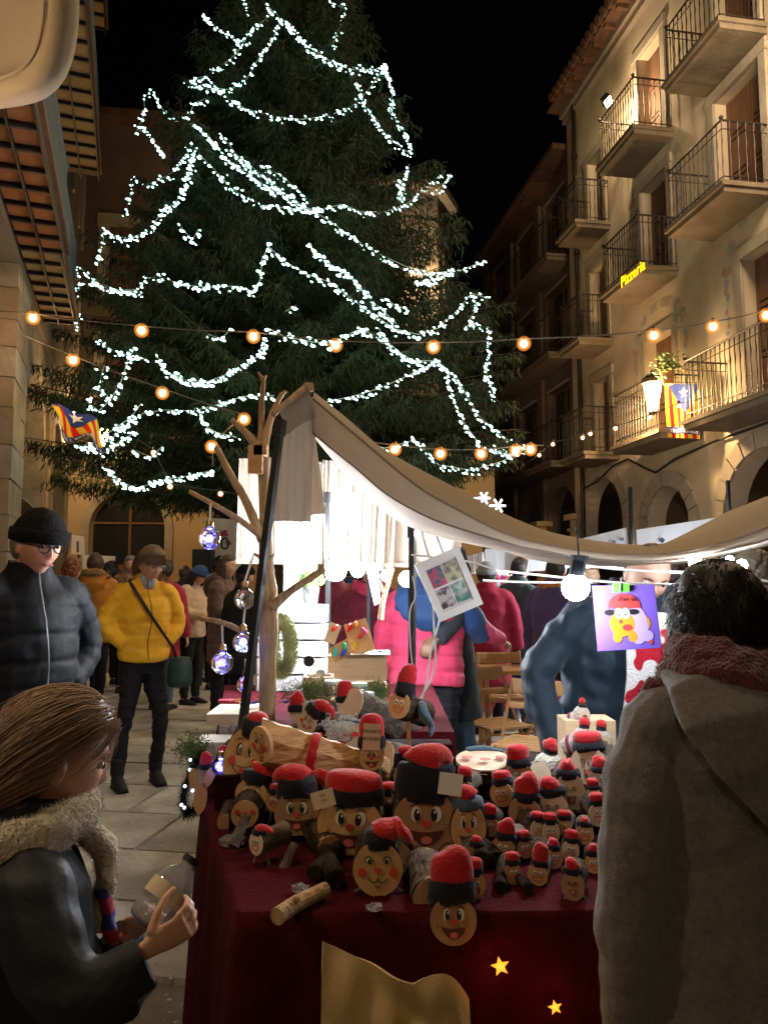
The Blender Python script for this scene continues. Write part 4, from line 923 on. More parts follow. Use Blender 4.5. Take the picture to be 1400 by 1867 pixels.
    if fur:
        b = MB(); g2 = random.Random(NPEOPLE)
        for i in range(1400):
            a = g2.uniform(-.4, 3.54) + math.pi; rr = g2.gauss(0, .018); c = Vector((.155 * math.cos(a), -.03 + .15 * math.sin(a), 1.46 + .05 * (math.sin(-a)) + rr)); d = Vector((g2.gauss(0, 1), g2.gauss(0, 1), g2.gauss(.3, 1))).normalized() * g2.uniform(.03, .06); s_ = d.cross(Vector((g2.gauss(0, 1), 1, .3))).normalized() * .004
            b.add([c - s_, c + s_, c + d], [(0, 1, 2)])
        b.tube([(.15 * math.cos(a), -.03 + .145 * math.sin(a), 1.46 + .05 * math.sin(-a)) for a in np.linspace(math.pi - .3, 2 * math.pi + .3, 16)], .034, 8, (0, 0, 1)); obj('fur_trim', b, M_['fur'], t)
    # ---- face
    if eyes:
        for sgn in (1, -1):
            b = MB(); b.sphere((.031 * sgn, .0765, .010), (.0135, .012, .0075), 10, 6, HM); e = obj('eye', b, M_['eyew'], t, smooth=True)
            b = MB(); b.sphere((.031 * sgn + .001, .0865, .008), (.0062, .004, .0062), 8, 5, HM); obj('iris', b, M_['eyed'], e)
            b = MB(); b.tube([(.016 * sgn, .0935, .026), (.032 * sgn, .0915, .031), (.047 * sgn, .080, .026)], [(.0022, .003), (.003, .0036), (.0015, .002)], 6, (0, 0, 1), M=HM); obj('eyebrow', b, M_[hair if hair != 'hwh' else 'hgr'], t)
        b = MB(); b.tube([(-.024, .089, -.062), (-.01, .0975, -.060), (.01, .0975, -.060), (.024, .089, -.062)], [.002, .0048, .0048, .002], 6, (0, 0, 1), M=HM); obj('lips', b, M_['lip'], t)
    if beard:
        b = MB(); vs, fs = head_shape(.009, 32, 26, False); b.add(vs, [f for f in fs if all(vs[i][2] < -.035 and vs[i][1] > -.02 for i in f)], HM); obj('beard', b, M_['hgr'], t, smooth=True)
    if glasses:
        b = MB()
        for sgn in (1, -1):
            b.tube([(.031 * sgn + .0225 * math.cos(a), .1035 - .004 * abs(math.cos(a)), .006 + .0185 * math.sin(a)) for a in np.linspace(0, 6.283, 17)], .0017 if glasses == 'thin' else .0028, 5, (0, 1, 0), M=HM)
            b.tube([(.053 * sgn, .098, .012), (.079 * sgn, .04, .012), (.080 * sgn, -.01, .005)], .002, 5, M=HM)
        b.tube([(-.009, .105, .010), (0, .108, .012), (.009, .105, .010)], .0018, 5, M=HM); obj('glasses', b, M_['steel' if glasses == 'thin' else 'c_black'], t)
    # ---- hair, hats
    def cap(off, keepf, m, name, amp=.003, freq=70, fall=.012):
        seg, rings = 56, 44; vs, fs = head_shape(0, seg, rings, False); out = []
        for v in vs:
            nv = Vector((v[0] / .076, v[1] / .096, v[2] / .118)); k = keepf(nv); o_ = off * min(1, max(-.25, k / fall * .012 / .16)) if k < fall * 12 else off; nn = nv.normalized(); out.append(Vector(v) + nn * o_)
        arr = np.array([tuple(v) for v in out]); ns = N2(arr * [1, 1, .5] + sd, freq) * amp; out = [v + Vector(v).normalized() * n_ for v, n_ in zip(out, ns)]
        kk = [keepf(Vector((v[0] / .076, v[1] / .096, v[2] / .118))) for v in vs]
        b_ = MB(); b_.add(out, [f for f in fs if max(kk[i] for i in f) > 0], HM); return obj(name, b_, M_[m], t, smooth=True)
    hl = lambda n: (n.z - (.36 + .30 * max(n.y, 0))) if n.y > .15 else (n.z - (-.62 + .95 * max(0, n.y + .35) / .5 if n.y > -.35 else -.62))
    if hairstyle == 'bald': cap(.006, lambda n: (n.z - (-.5 if n.y < -.1 else 9)), hair, 'hair')
    elif hairstyle != 'none': cap(.022 if hairstyle != 'curly' else .034, hl, hair, 'hair', .003 if hairstyle != 'curly' else .008, 60 if hairstyle != 'curly' else 80)
    if hairstyle == 'long':
        b = MB(); rows = []
        for j in range(12):
            z = .02 - .032 * j; rows.append([Vector(((.088 + .012 * math.sin(j * .5)) * math.sin(a) * 1.02, -.012 - (.098 + .004 * j) * math.cos(a) + .004 * math.sin(a * 14 + j * .4), z)) for a in np.linspace(-2.0, 2.0, 40)])
        rows = [[HM @ v for v in r_] for r_ in rows]; b.thick(rows, .014); obj('long_hair', b, M_[hair], t, smooth=True)
    if hairstyle == 'curly':
        b = MB(); g2 = random.Random(NPEOPLE)
        for i in range(150):
            a, c = g2.uniform(0, 6.283), g2.uniform(-.3, 1); rr = math.sqrt(1 - c * c); n = Vector((rr * math.cos(a), rr * math.sin(a), c))
            if hl(n) < .05: continue
            b.sphere((n.x * .098, n.y * .118 - .005, n.z * .140), g2.uniform(.014, .026), 7, 5, HM)
        obj('curls', remesh(b, .009, 1, lambda co: .003 * N1(co, 120)), M_[hair], t)
    if hat == 'beanie':
        cap(.026, lambda n: n.z - (.22 + .10 * n.y), hatm, 'beanie', .0015, 90)
        b = MB(); b.tube([((.099) * math.cos(a), .004 + .118 * math.sin(a), .036 + .012 * math.sin(a)) for a in np.linspace(0, 6.283, 33)], [(.010, .024)] * 33, 8, (1, 0, 0), M=HM)
        b2 = MB(); b2.grid([[Vector(((.088 + dz) * math.cos(a), .002 + (.108 + dz) * math.sin(a), z + .012 * math.sin(a))) for a in np.linspace(0, 6.283, 49)] for z, dz in ((.010, .004), (.012, .016), (.035, .019), (.058, .017), (.062, .002))], HM)
        obj('hat_cuff', b2, M_[hatm], t, smooth=True)
    if hat == 'pompom' or hat == 'cap2':
        cap(.026, lambda n: n.z - (.16 + .06 * n.y), hatm, 'beanie', .0015, 90)
        if hat == 'pompom':
            b = MB(); b.sphere((0, -.02, .158), .036, 12, 8, HM); obj('pompom', remesh(b, .008, 0, lambda co: .006 * N1(co, 110)), M_[hatm], t)
    return t, HM
def fuzz(o, n, ln, w=.0006, m=None, seed=1, lean=.6, name='fuzz', par=None):
    me = o.data; nv = len(me.vertices); co = np.empty(nv * 3, 'f'); me.vertices.foreach_get('co', co); co = co.reshape(-1, 3); nn = np.empty(nv * 3, 'f'); me.vertices.foreach_get('normal', nn); nn = nn.reshape(-1, 3)
    g_ = np.random.RandomState(seed); ix = g_.randint(0, nv, n); p = co[ix] + g_.normal(size=(n, 3)) * .002; d = nn[ix] + g_.normal(size=(n, 3)) * lean; d /= np.linalg.norm(d, axis=1)[:, None]; d = d * (ln * g_.uniform(.5, 1.2, n))[:, None]
    s_ = np.cross(d, g_.normal(size=(n, 3))); s_ /= np.linalg.norm(s_, axis=1)[:, None] + 1e-9; V_ = np.stack([p - s_ * w, p + s_ * w, p + d], 1).reshape(-1, 3); F_ = np.arange(n * 3).reshape(-1, 3)
    me2 = bpy.data.meshes.new(name); me2.vertices.add(len(V_)); me2.vertices.foreach_set('co', V_.astype('f').ravel()); me2.loops.add(F_.size); me2.loops.foreach_set('vertex_index', F_.astype('i').ravel()); me2.polygons.add(len(F_)); me2.polygons.foreach_set('loop_start', np.arange(0, F_.size, 3, dtype='i')); me2.update(calc_edges=True)
    me2.materials.append(m or me.materials[0]); q = bpy.data.objects.new(name, me2); C.objects.link(q); q.parent = o; q['kind'] = 'stuff'; return q
FAR = dict(vox=.017, cvox=.02)
def at(px, Y): return P(px, 1062, Y).x, Y
# -- crowd on the left
x, y = at(50, 3.15)
manb, mhm = person('man in black knit hat and glasses in a dark quilted coat at the left edge', x, y, 1.74, (.80, -.60), coat='c_ink', hair='hgr', arms=('pocket', 'pocket'), skin='skin2', hat='beanie', hatm='knit',
       hyaw=2, hpitch=-15, wide=1.10, hem=.62, puffs=9, vox=.0065, cvox=.009, glasses=True, zipper='steel', wr=.0045, collar=True, headk=1.06)
x, y = at(265, 5.6)
womy, whm = person('woman in bright yellow down jacket, black jeans and boots looking down at the stall', x, y, 1.72, (.55, -.84), coat='c_yel', hair='hwo', hairstyle='short', arms=('pocket', 'pocket'), hyaw=14, tr=.86, hpitch=-20, wide=.92, hem=.90, puffs=7, vox=.0075, cvox=.010,
       glasses='thin', zipper='door', inner='knitg', fur=True, boots=True, legs={-1: ((-.13, .06, .52), (-.11, .02, .08)), 1: ((.13, .03, .50), (.17, .05, .08))}, wr=.0055, headk=1.08)
def bag(pts_strap, c, d, label, m='c_green', tilt=0):
    t = thing('handbag', label, 'handbag', c); b = MB(); Mx = TR(*c) @ ROT(0, tilt, 0)
    b.tube([(0, 0, -d[2] / 2), (0, 0, -d[2] * .3), (0, 0, d[2] * .2), (0, 0, d[2] / 2)], [(d[0] * .40, d[1] * .5), (d[0] * .5, d[1] * .6), (d[0] * .48, d[1] * .5), (d[0] * .38, d[1] * .3)], 14, M=Mx); obj('bag_body', remesh(b, .012, 2), M_[m], t)
    b = MB(); b.tube(pts_strap, [(.012, .004)] * len(pts_strap), 6); obj('strap', b, M_['black'], t); return t
M_['bagg'] = mat('bag_green', (.012, .035, .03), (.02, .05, .04), .5, 10)
w0 = Vector((x, y, 0)); fw = Vector((.42, -.91, 0)).normalized(); rt = Vector((fw.y, -fw.x, 0))
L = lambda r_, f_, z_: w0 + rt * r_ + fw * f_ + Vector((0, 0, z_))
bag([L(.12, .03, 1.47), L(.09, .14, 1.40), L(.0, .185, 1.25), L(-.10, .18, 1.10), L(-.19, .13, .98), L(-.22, .09, .90)], L(-.25, .09, .80), (.19, .11, .22), 'dark green shoulder bag on a black strap worn across the yellow jacket', 'bagg')
g2 = random.Random(11); roots = []
for i in range(2600):
    a, c = g2.uniform(0, 6.283), g2.uniform(-.6, 1); rr = math.sqrt(max(0, 1 - c * c)); n = Vector((rr * math.cos(a), rr * math.sin(a), c))
    if n.y > .3 and n.z < .35: continue
    if n.y > -.1 and n.z < .12: continue
    roots.append((Vector((n.x * .086, n.y * .106, n.z * .132 if n.z > 0 else n.z * .12)), (n.x * .5, n.y * .4 + (.5 if n.y > 0 else -.3), .1), g2.uniform(.035, .07)))
def _fl(q, d, k, g_): return (d * .5 + Vector((q.x * 2.5, .25 if q.z > .09 else -.35, -.75)) * .8 + Vector((g_.gauss(0, .12), g_.gauss(0, .12), 0))).normalized()
hm = MB()
for p, d, l in roots:
    q = Vector(p); pts = [q.copy()]; dd = Vector(d).normalized()
    for k in range(5): dd = _fl(q, dd, k, g2); q = q + dd * l / 5; pts.append(q.copy())
    hm.tube(pts, [.0022, .002, .0018, .0014, .001, .0005], 3, cap=False)
hm.v = [tuple(whm @ Vector(v)) for v in hm.v]; obj('hair_strands', hm, M_['hwo'], womy, kind='stuff')
x, y = at(165, 10.0); person('small child in a red hooded jacket seen from behind among the crowd', x, y, 1.22, (-.3, .95), coat='c_red', hair='hdk', hood=True, headk=1.25, hem=.80, wide=1.1, **FAR)
x, y = at(172, 9.3); person('person in a long orange parka with fur hood, back turned, left of the yellow jacket', x, y, 1.80, (-.25, .97), coat='c_or', hair='hbrn', hem=.70, fur=True, hood=True, wide=1.15, **FAR)
x, y = at(128, 8.4); person('woman with reddish hair in an olive green coat behind the man in black', x, y, 1.70, (.3, .95), coat='c_green', hair='hred', hairstyle='curly', hem=.60, wide=1.05, **FAR)
x, y = at(200, 11.0); person('person with dark curly hair in black between the orange parka and bearded man', x, y, 1.74, (0, 1), coat='c_black', hair='hdk', hairstyle='curly', **FAR)
x, y = at(238, 10.2); person('bearded man with ruddy face looking this way over the yellow jacket shoulder', x, y, 1.80, (.3, -.95), coat='c_chcoat', hair='hgr', skin='skin2', beard=True, **FAR)
x, y = at(300, 8.8); person('person in a dark wine-red coat just right of the yellow jacket', x, y, 1.70, (.2, .98), coat='c_crim', hair='hdk', hem=.62, trousers='c_jean', **FAR)
x, y = at(275, 12.0); person('dark-haired person in black far behind the yellow jacket', x, y, 1.74, (.1, .98), coat='c_black', hair='hdk', **FAR)
x, y = at(352, 9.2); person('woman in a shiny beige puffer jacket and dark beanie looking down to the right', x, y, 1.67, (.9, -.35), coat='c_beige', hair='hdk', hairstyle='long', hat='beanie', hatm='c_navy', hem=.84, puffs=8, hpitch=-25, arms=('fwd', 'fwd'), vox=.014, cvox=.016)
x, y = at(408, 8.2); person('long-haired woman in a brown quilted coat turned to the right', x, y, 1.74, (.95, -.25), coat='c_brown', hair='hbrn', hairstyle='long', hem=.60, puffs=9, arms=('fwd', 'down'), hood=True, trousers='c_trk', vox=.011, cvox=.014)
x, y = at(442, 7.6); person('person in a black coat and black bobble hat beside the brown quilted coat', x, y, 1.62, (.7, .7), coat='c_black', hair='hdk', hat='pompom', hatm='knit', hem=.6, arms=('hold', 'down'), **FAR)
x, y = at(398, 10.4); person('person in a black hood and coat behind the beige puffer jacket', x, y, 1.80, (.2, .98), coat='c_black', hair='hdk', hat='cap2', hem=.6, **FAR)
x, y = at(376, 11.2); person('fair-haired person half hidden right of the dark beanie', x, y, 1.66, (.5, .8), coat='c_chcoat', hair='hbr', **FAR)
x, y = at(8, 9.0); person('person in a pale knitted hat at the far left edge of the crowd', x, y, 1.62, (.3, -.9), coat='c_char', hair='hbr', hat='pompom', hatm='fleece', **FAR)
x, y = at(335, 12.6); person('passer-by in dark clothes deep in the crowd by the back wall', x, y, 1.72, (.1, .98), coat='c_chcoat', hair='hbrn', **FAR)
# -- people behind and right of the stall
x, y = at(776, 4.75); pk, _ = person('person in a bright pink quilted jacket with navy shoulders, back turned', x, y, 1.66, (.10, .99), coat='c_pink', hair='hgr', arms=(((.30, .06, 1.22), (.42, .24, 1.16), .5), ((.26, .02, 1.12), (.24, .12, .90), .4)), hat='cap2', hatm='knitg', wide=1.22, hem=.84, puffs=7, hpitch=-28, lean=6,
       vox=.012, cvox=.010, tr=1.12, trousers='c_trk', hands=True)
# navy yoke of that jacket
b = MB(); pr, rr = chaikin([(0, -.01, 1.27), (0, -.01, 1.36), (0, -.01, 1.43), (0, -.02, 1.50), (0, -.03, 1.54)], [(.150 * 1.3, .172), (.205 * 1.22, .165), (.165 * 1.22, .140), (.12, .12), (.10, .10)], 2); b.tube(pr, rr, 28)
b.tube([(0, -.04, 1.52), (0, -.13, 1.49), (0, -.19, 1.40), (0, -.19, 1.28), (0, -.17, 1.20)], [(.12, .05), (.19, .07), (.21, .07), (.15, .05), (.04, .02)], 18)
for sgn in (1,): b.tube([(.19, 0, 1.40), (.30, .04, 1.27), (.37, .14, 1.19)], [.103, .098, .09], 14, (0, 1, 0))
obj('navy_yoke', remesh(b, .011, 2, lambda co: .006 * N1(co, 14)), M_['c_navy'], pk)
x, y = at(846, 5.25); person('very tall man in a dark padded coat and hood leaning beside the pink jacket', x, y, 1.93, (-.75, -.30), coat='c_chcoat', hair='hdk', skin='skin3', hood=True, hem=.50, trousers='c_jean', hyaw=10, hpitch=-8, lean=8, arms=('fwd', 'side'), wide=1.05, vox=.009, cvox=.013, tr=1.05, hat='cap2', hatm='c_teal')
x, y = at(886, 7.4); person('person in a crimson coat with pale beanie seen from behind right of the picture frame', x, y, 1.64, (.2, .98), coat='c_crim', hair='hdk', hat='beanie', hatm='knitg', hem=.5, wide=1.2, **FAR)
x, y = at(945, 7.6); person('person in a dark teal coat and blue jeans standing left of the purple jacket', x, y, 1.70, (.75, .6), coat='c_teal', hair='hdk', hem=.76, trousers='c_jean', arms=('fwd', 'down'), wide=1.1, tr=1.15, **FAR)
x, y = at(1012, 6.6); person('man in a purple-blue jacket with short dark hair turned away under the bright bulb', x, y, 1.68, (.75, .65), coat='c_purple', hair='hdk', wide=1.15, scarf='c_or', **FAR)
x, y = at(604, 6.6); person('person in a mauve-maroon padded jacket half hidden by the white stall curtain', x, y, 1.70, (.3, -.9), coat='c_maroon', hair='hbrn', puffs=6, wide=1.25, **FAR)
x, y = at(676, 6.0); person('woman in a deep maroon quilted jacket with pink scarf and black shoulder strap', x, y, 1.66, (-.3, -.95), coat='c_maroon', hair='hbrn', hairstyle='long', puffs=9, scarf='c_pink', wide=1.15, vox=.012, cvox=.012)
x, y = at(1066, 3.05)
vend, vhm = person('balding stallholder in an open steel-blue padded jacket over a red and white patterned sweater', x, y, 1.64, (.22, -.97), coat='c_blue', hair='hbrn', hairstyle='bald', arms=(((.33, -.02, 1.12), (.27, .20, .88), .4), ((.32, .04, 1.10), (.29, .18, .84), .4)), wide=1.34, tilt=-6, hood=False, hem=.68, skin='skin',
       hyaw=-8, hpitch=-28, vox=.008, cvox=.008, wr=.011, tr=1.1, lean=5, headk=1.08)
sw = mat('sweater_pattern', (.50, .02, .04), (.80, .78, .78), .9, 16, .5, 120, detail=0, ctr=.5, width=.01)
b = MB(); rows = [[Vector((.085 * math.sin(a) - .06 * (1 - k / 9) * 0 + .05, .222 * (1.0 - .10 * (k > 6)) - .002 + .012 * math.cos(a), .70 + k * .084)) for a in np.linspace(-1.3, 1.3, 9)] for k in range(10)]; b.thick(rows, .01); obj('sweater', b, sw, vend, smooth=True)
x, y = at(1232, 4.6); person('person in grey-blue jacket partly hidden between the notebook and the grey wool coat', x, y, 1.62, (.3, .9), coat='c_teal', hair='hbrn', hairstyle='curly', **FAR)
x, y = at(1075, 8.4); person('distant customer in dark clothes browsing under the lit white banners', x, y, 1.62, (.4, .9), coat='c_black', hair='hbr', hairstyle='curly', **FAR)
x, y = at(1385, 4.4); person('fair-haired person at the right edge behind the grey wool coat', x, y, 1.62, (-.8, .3), coat='c_beige', hair='hgr', hairstyle='curly', **FAR)
x, y = at(915, 9.4); person('shopper in a white jacket between the crimson coat and the teal coat', x, y, 1.66, (.1, -.9), coat='whitew', hair='hbr', **FAR)
x, y = at(640, 8.0); person('shopper in navy half seen behind the curtain and the maroon jackets', x, y, 1.70, (.2, .9), coat='c_navy', hair='hdk', **FAR)
# -- near right: person in grey wool coat, back turned
x, y = P(1352, 1062, 1.5).x, 1.5
wc, wchm = person('person in a grey wool hooded coat and maroon scarf, back turned, close at the right', x, y, 1.47, (-.16, .98), coat='wool', hair='hdk', hairstyle='short', arms=(((.27, .02, 1.12), (.26, .16, .88), .4), ((.262, -.03, 1.10), (.25, .03, .72), .4)), wide=1.20, hem=.62, vox=.007, cvox=.0075, wr=.006, headk=1.16, lean=2, sh=0, hyaw=4)
_wco = [c_ for c_ in wc.children if c_.name.startswith('coat')] or [c_ for c_ in bpy.data.objects if c_.parent == wc and c_.name.startswith('coat')]
fuzz(_wco[0], 26000, .0035, .0003, seed=6)
b = MB()   # draped hood lying on the back
b.tube([(0, .10, 1.46), (0, .0, 1.50), (0, -.10, 1.475), (.0, -.165, 1.42), (.015, -.205, 1.35), (.03, -.215, 1.27), (.045, -.205, 1.19), (.055, -.19, 1.13)], [(.13, .02), (.185, .05), (.225, .055), (.235, .05), (.20, .045), (.145, .035), (.085, .028), (.02, .012)], 30)
obj('draped_hood', remesh(b, .007, 3, lambda co: .005 * N1(co, 9) + .003 * N2(co, 20) - .010 * np.exp(-((co[:, 0] - .05) / .07) ** 2 - ((co[:, 2] - 1.33) / .018) ** 2)), M_['wool'], wc)
b = MB()
for k, (rr, z) in enumerate(((.135, 1.478), (.118, 1.512), (.104, 1.535))):
    b.tube([(rr * 1.12 * math.cos(a), -.01 + rr * math.sin(a), z + .012 * math.sin(a * 2 + k) - .020 * math.cos(a - .3)) for a in np.linspace(0, 6.283, 34)], [(.040 + .007 * math.sin(i * .9 + k), .032) for i in range(34)], 12, (0, 0, 1))
b.tube([(-.16, .02, 1.47), (-.205, .04, 1.40), (-.215, .06, 1.30), (-.215, .075, 1.22)], [(.05, .03), (.045, .028), (.04, .02), (.03, .015)], 10)
obj('scarf', remesh(b, .006, 1, lambda co: .004 * N2(co, 60)), M_['scarf'], wc); fuzz(bpy.data.objects[[k for k in bpy.data.objects.keys() if k.startswith('scarf')][-1]], 14000, .010, .0006, seed=4)
b = MB(); g2 = random.Random(3)
for i in range(60):
    q = Vector((-.215 + g2.uniform(-.04, .04), .07 + g2.uniform(-.02, .02), 1.23)); b.tube([q, q + Vector((g2.gauss(0, .01), g2.gauss(0, .01), -.04)), q + Vector((g2.gauss(0, .014), g2.gauss(0, .01), -.08))], .0022, 4)
obj('fringe', b, M_['scarf'], wc, kind='stuff')
def strands_mesh(roots, step, n, r, sd=1):
    """hair strands as thin three-sided tubes: roots = list of (point, direction, length)"""
    b_ = MB(); g_ = random.Random(sd)
    for p, d, l in roots:
        pts = [Vector(p)]; q = Vector(p); dd = Vector(d).normalized()
        for k in range(n): dd = step(q, dd, k, g_); q = q + dd * l / n; pts.append(q.copy())
        b_.tube(pts, [r * (1 - .75 * k / n) for k in range(n + 1)], 3, (1, 0, 0), cap=False)
    return b_
g2 = random.Random(5); roots = []
for i in range(11000):
    a, c = g2.uniform(0, 6.283), g2.uniform(-.75, 1); rr = math.sqrt(1 - c * c); n = Vector((rr * math.cos(a), rr * math.sin(a), c))
    if n.y > .35 and n.z < .35: continue
    p = wchm @ Vector((n.x * .096, n.y * .116, n.z * (.138 if n.z > 0 else .115))); d = wchm.to_3x3() @ (n * .35 + Vector((g2.gauss(0, .2), g2.gauss(0, .2), g2.gauss(-.7, .25))))
    roots.append((p, d, g2.uniform(.02, .042)))
obj('hair_strands', strands_mesh(roots, lambda q, d, k, g_: (d + Vector((g_.gauss(0, .22), g_.gauss(0, .22), g_.gauss(-.3, .2)))).normalized(), 5, .0013), M_['hdk'], wc, kind='stuff')
# -- near left: child looking at a bottle
x, y = -.60, 1.30
KH, KF = 1.245, (.85, .53)
KM = (TR(x, y, 0) @ Matrix.Rotation(math.atan2(-KF[0], KF[1]), 4, 'Z') @ Matrix.Scale(KH / 1.74, 4)).inverted()
def kl(px, py, Y): return tuple(KM @ P(px, py, Y))
def hmat(o, f, n, k=.95):
    """hand frame given in the world: o wrist, f finger direction, n palm normal"""
    f = Vector(f).normalized(); n = Vector(n); n = (n - f * n.dot(f)).normalized(); yv = -n; xv = yv.cross(f)
    return KM @ basis(o, xv, yv, f) @ Matrix.Scale(KH / 1.74 * k, 4), xv
w1, w2 = P(274, 1728, 1.15), P(236, 1706, 1.36)
H1, x1 = hmat(w1, (.80, .25, .40), (-.35, .80, .15)); H2, x2 = hmat(w2, (.55, -.02, .62), (.45, -.85, -.1))
s1 = 1 if x1.dot(Vector((-.5, -.1, .8))) > 0 else -1; s2_ = 1 if x2.dot(Vector((-.7, -.2, .6))) > 0 else -1
ARMC = ((kl(118, 1835, 1.12), kl(250, 1748, 1.165), .9), (kl(150, 1790, 1.46), kl(228, 1722, 1.38), .9))
kid, khm = person('child with long brown hair in a navy coat holding a plastic bottle, lower left', x, y, KH, KF, coat='c_char', hair='hbr', hairstyle='short', arms=ARMC, wide=1.10, hem=.60, vox=.0046, cvox=.008, wr=.006, headk=1.17, hyaw=-4, hpitch=-16, sh=-.02, eyes=True,
       handM={1: (H1, s1, .62, (.8, .5)), -1: (H2, s2_, .55, (.8, .5))})
b = MB()
g2 = random.Random(9); roots = []
for i in range(7500):
    a, c = g2.uniform(0, 6.283), g2.uniform(-.85, 1); rr = math.sqrt(max(0, 1 - c * c)); n = Vector((rr * math.cos(a), rr * math.sin(a), c))
    if n.y > .30 and n.z < .50 + .1 * n.y: continue
    if n.y > -.02 and n.z < .05: continue
    if n.y > -.3 and n.z < -.30: continue
    if n.y > -.05 and abs(n.x) > .45 and n.z < .38: continue
    lay = g2.uniform(.0, .013); p = Vector((n.x * (.096 + lay), n.y * (.117 + lay), n.z * ((.140 if n.z > 0 else .12) + lay))); roots.append((p, (0, -1, -.2), g2.uniform(.07, .17)))
def flow(q, d, k, g_):   # combed from the brow back and down to the nape
    n = Vector((q.x / .010, q.y / .0137, q.z / .0185)).normalized() if q.length > 1e-6 else Vector((0, 0, 1))
    tgt = Vector((q.x * -.3, -.125, -.16)) - q; tt = tgt.normalized() * .8 + Vector((0, -.5, -.35)); tt = tt - n * tt.dot(n) * (.95 if q.z > -.09 else .3); tt.normalize()
    return (d * .35 + tt + Vector((g_.gauss(0, .07), g_.gauss(0, .07), g_.gauss(0, .07)))).normalized()
hm = strands_mesh(roots, flow, 7, .0011); hm.v = [tuple(khm @ Vector(v)) for v in hm.v]
obj('hair_strands', hm, M_['hbr'], kid, kind='stuff')
# fleece collar, scarf end
b = MB(); b.tube([(.135 * math.cos(a), -.005 + .14 * math.sin(a) , 1.475 + .035 * math.sin(a + .5) - .02) for a in np.linspace(0, 6.283, 34)], [(.050 + .005 * math.sin(i), .040) for i in range(34)], 12, (0, 0, 1))
b.tube([(-.02, .13, 1.45), (.0, .185, 1.38), (.01, .19, 1.30), (.01, .175, 1.20)], [(.07, .035), (.06, .03), (.055, .025), (.03, .02)], 12)
fl = obj('fleece_collar', remesh(b, .0075, 2, lambda co: .004 * N2(co, 45)), M_['fleece'], kid); fuzz(fl, 12000, .011, .0008, seed=2, lean=.9)
sc2 = stripes('striped_scarf', ((.03, .05, .30), (.42, .03, .06)), 2, 14)
b = MB(); b.tube([(.03, .175, 1.30), (.045, .20, 1.18), (.055, .20, 1.06), (.06, .20, .97)], [(.035, .018), (.032, .016), (.032, .016), (.028, .014)], 10); obj('striped_scarf', remesh(b, .006, 1, lambda co: .003 * N2(co, 90)), sc2, kid)
b = MB(); b.sphere((.062, .205, .945), .028, 10, 8); obj('tassel', remesh(b, .006, 0, lambda co: .006 * N1(co, 90)), M_['c_navy'], kid)
# ================================================================ STALL: tables, risers, cloths
TZ = .78
def draped_table(name, poly, z, label, fold=.012, seed=0):
    """top board wholly covered by a cloth falling to the ground with soft folds; poly counter-clockwise corners"""
    t = thing(name, label, 'table', (sum(p[0] for p in poly) / len(poly), sum(p[1] for p in poly) / len(poly), 0))
    b = MB(); n = len(poly); ins = [Vector((p[0], p[1], 0)) for p in poly]; c = sum(ins, Vector()) / n; ins = [p + (c - p).normalized() * .03 for p in ins]
    b.hexa([Vector((p.x, p.y, z - .035)) for p in ins] + [Vector((p.x, p.y, z - .008)) for p in ins]); obj('tabletop', b, M_['pine'], t)
    for p in ins:
        q = p + (c - p).normalized() * .06; b = MB(); b.tube([(q.x, q.y, 0), (q.x, q.y, z - .04)], .02, 6); obj('leg', b, M_['iron'], t)
    path = []
    for i in range(n):
        a, e = Vector((*poly[i], 0)), Vector((*poly[(i + 1) % n], 0)); k = max(6, int((e - a).length / .02)); nn = (e - a).normalized().cross(Vector((0, 0, 1)))
        for j in range(k): path.append((a.lerp(e, j / k), nn, (e - a).length * j / k + i * 3.3))
    rows = []
    for lv in range(15):
        zz = z - lv / 14 * (z - .01); r = []
        for p, nn, s_ in path:
            w = (lv / 14) ** .7; off = w * (fold * 2.2 * math.sin(s_ * 17 + seed) + fold * math.sin(s_ * 41 + seed * 2) + .03) + (.0 if lv else 0); q = p + nn * off; r.append(Vector((q.x, q.y, zz)))
        rows.append(r)
    top = [[Vector((c.x, c.y, z + .001))] * len(path)] + [[c.lerp(p, f) + Vector((0, 0, z + .0015 * math.sin(p.x * 30 * f + p.y * 21))) for p, _, _ in path] for f in (.35, .6, .8, .93, .985)]
    b = MB(); b.grid(top + rows, wrap=True); obj('tablecloth', b, M_['cloth'], t, smooth=True); return t
FLx, FLy = PZ(430, 1665, TZ).x, PZ(430, 1665, TZ).y
BLx, BLy = PZ(338, 1462, TZ).x, PZ(338, 1462, TZ).y
draped_table('market_table', [(FLx, FLy), (1.35, FLy + .02), (1.35, 2.60), (BLx, 2.60)], TZ, 'front market table under a deep red cloth reaching the ground, crowded with painted logs')
draped_table('market_table', [(-.62, 2.86), (.26, 2.86), (.26, 4.15), (-.86, 4.15)], .90, 'back market table under a red cloth with crates and craft pieces', seed=3)
M_['riser'] = mat('riser_cloth', (.012, .003, .005), (.02, .004, .006), .95, 10, .2, 90, spec=.1)
def riser(x0, x1, y0, y1, z, label):
    b = MB(); b.box(((x0 + x1) / 2, (y0 + y1) / 2, (TZ + z) / 2 + .001), (x1 - x0, y1 - y0, z - TZ - .004)); 
    tag(obj('display_riser', b, M_['riser']), label, 'display riser')
riser(-.42, 1.2, 2.12, 2.30, .83, 'lowest dark red step under the second row of logs'); riser(-.50, .80, 2.302, 2.50, .88, 'middle dark red step under the heaped logs'); riser(-.52, .22, 2.502, 2.59, .93, 'highest dark red step at the back of the log table')
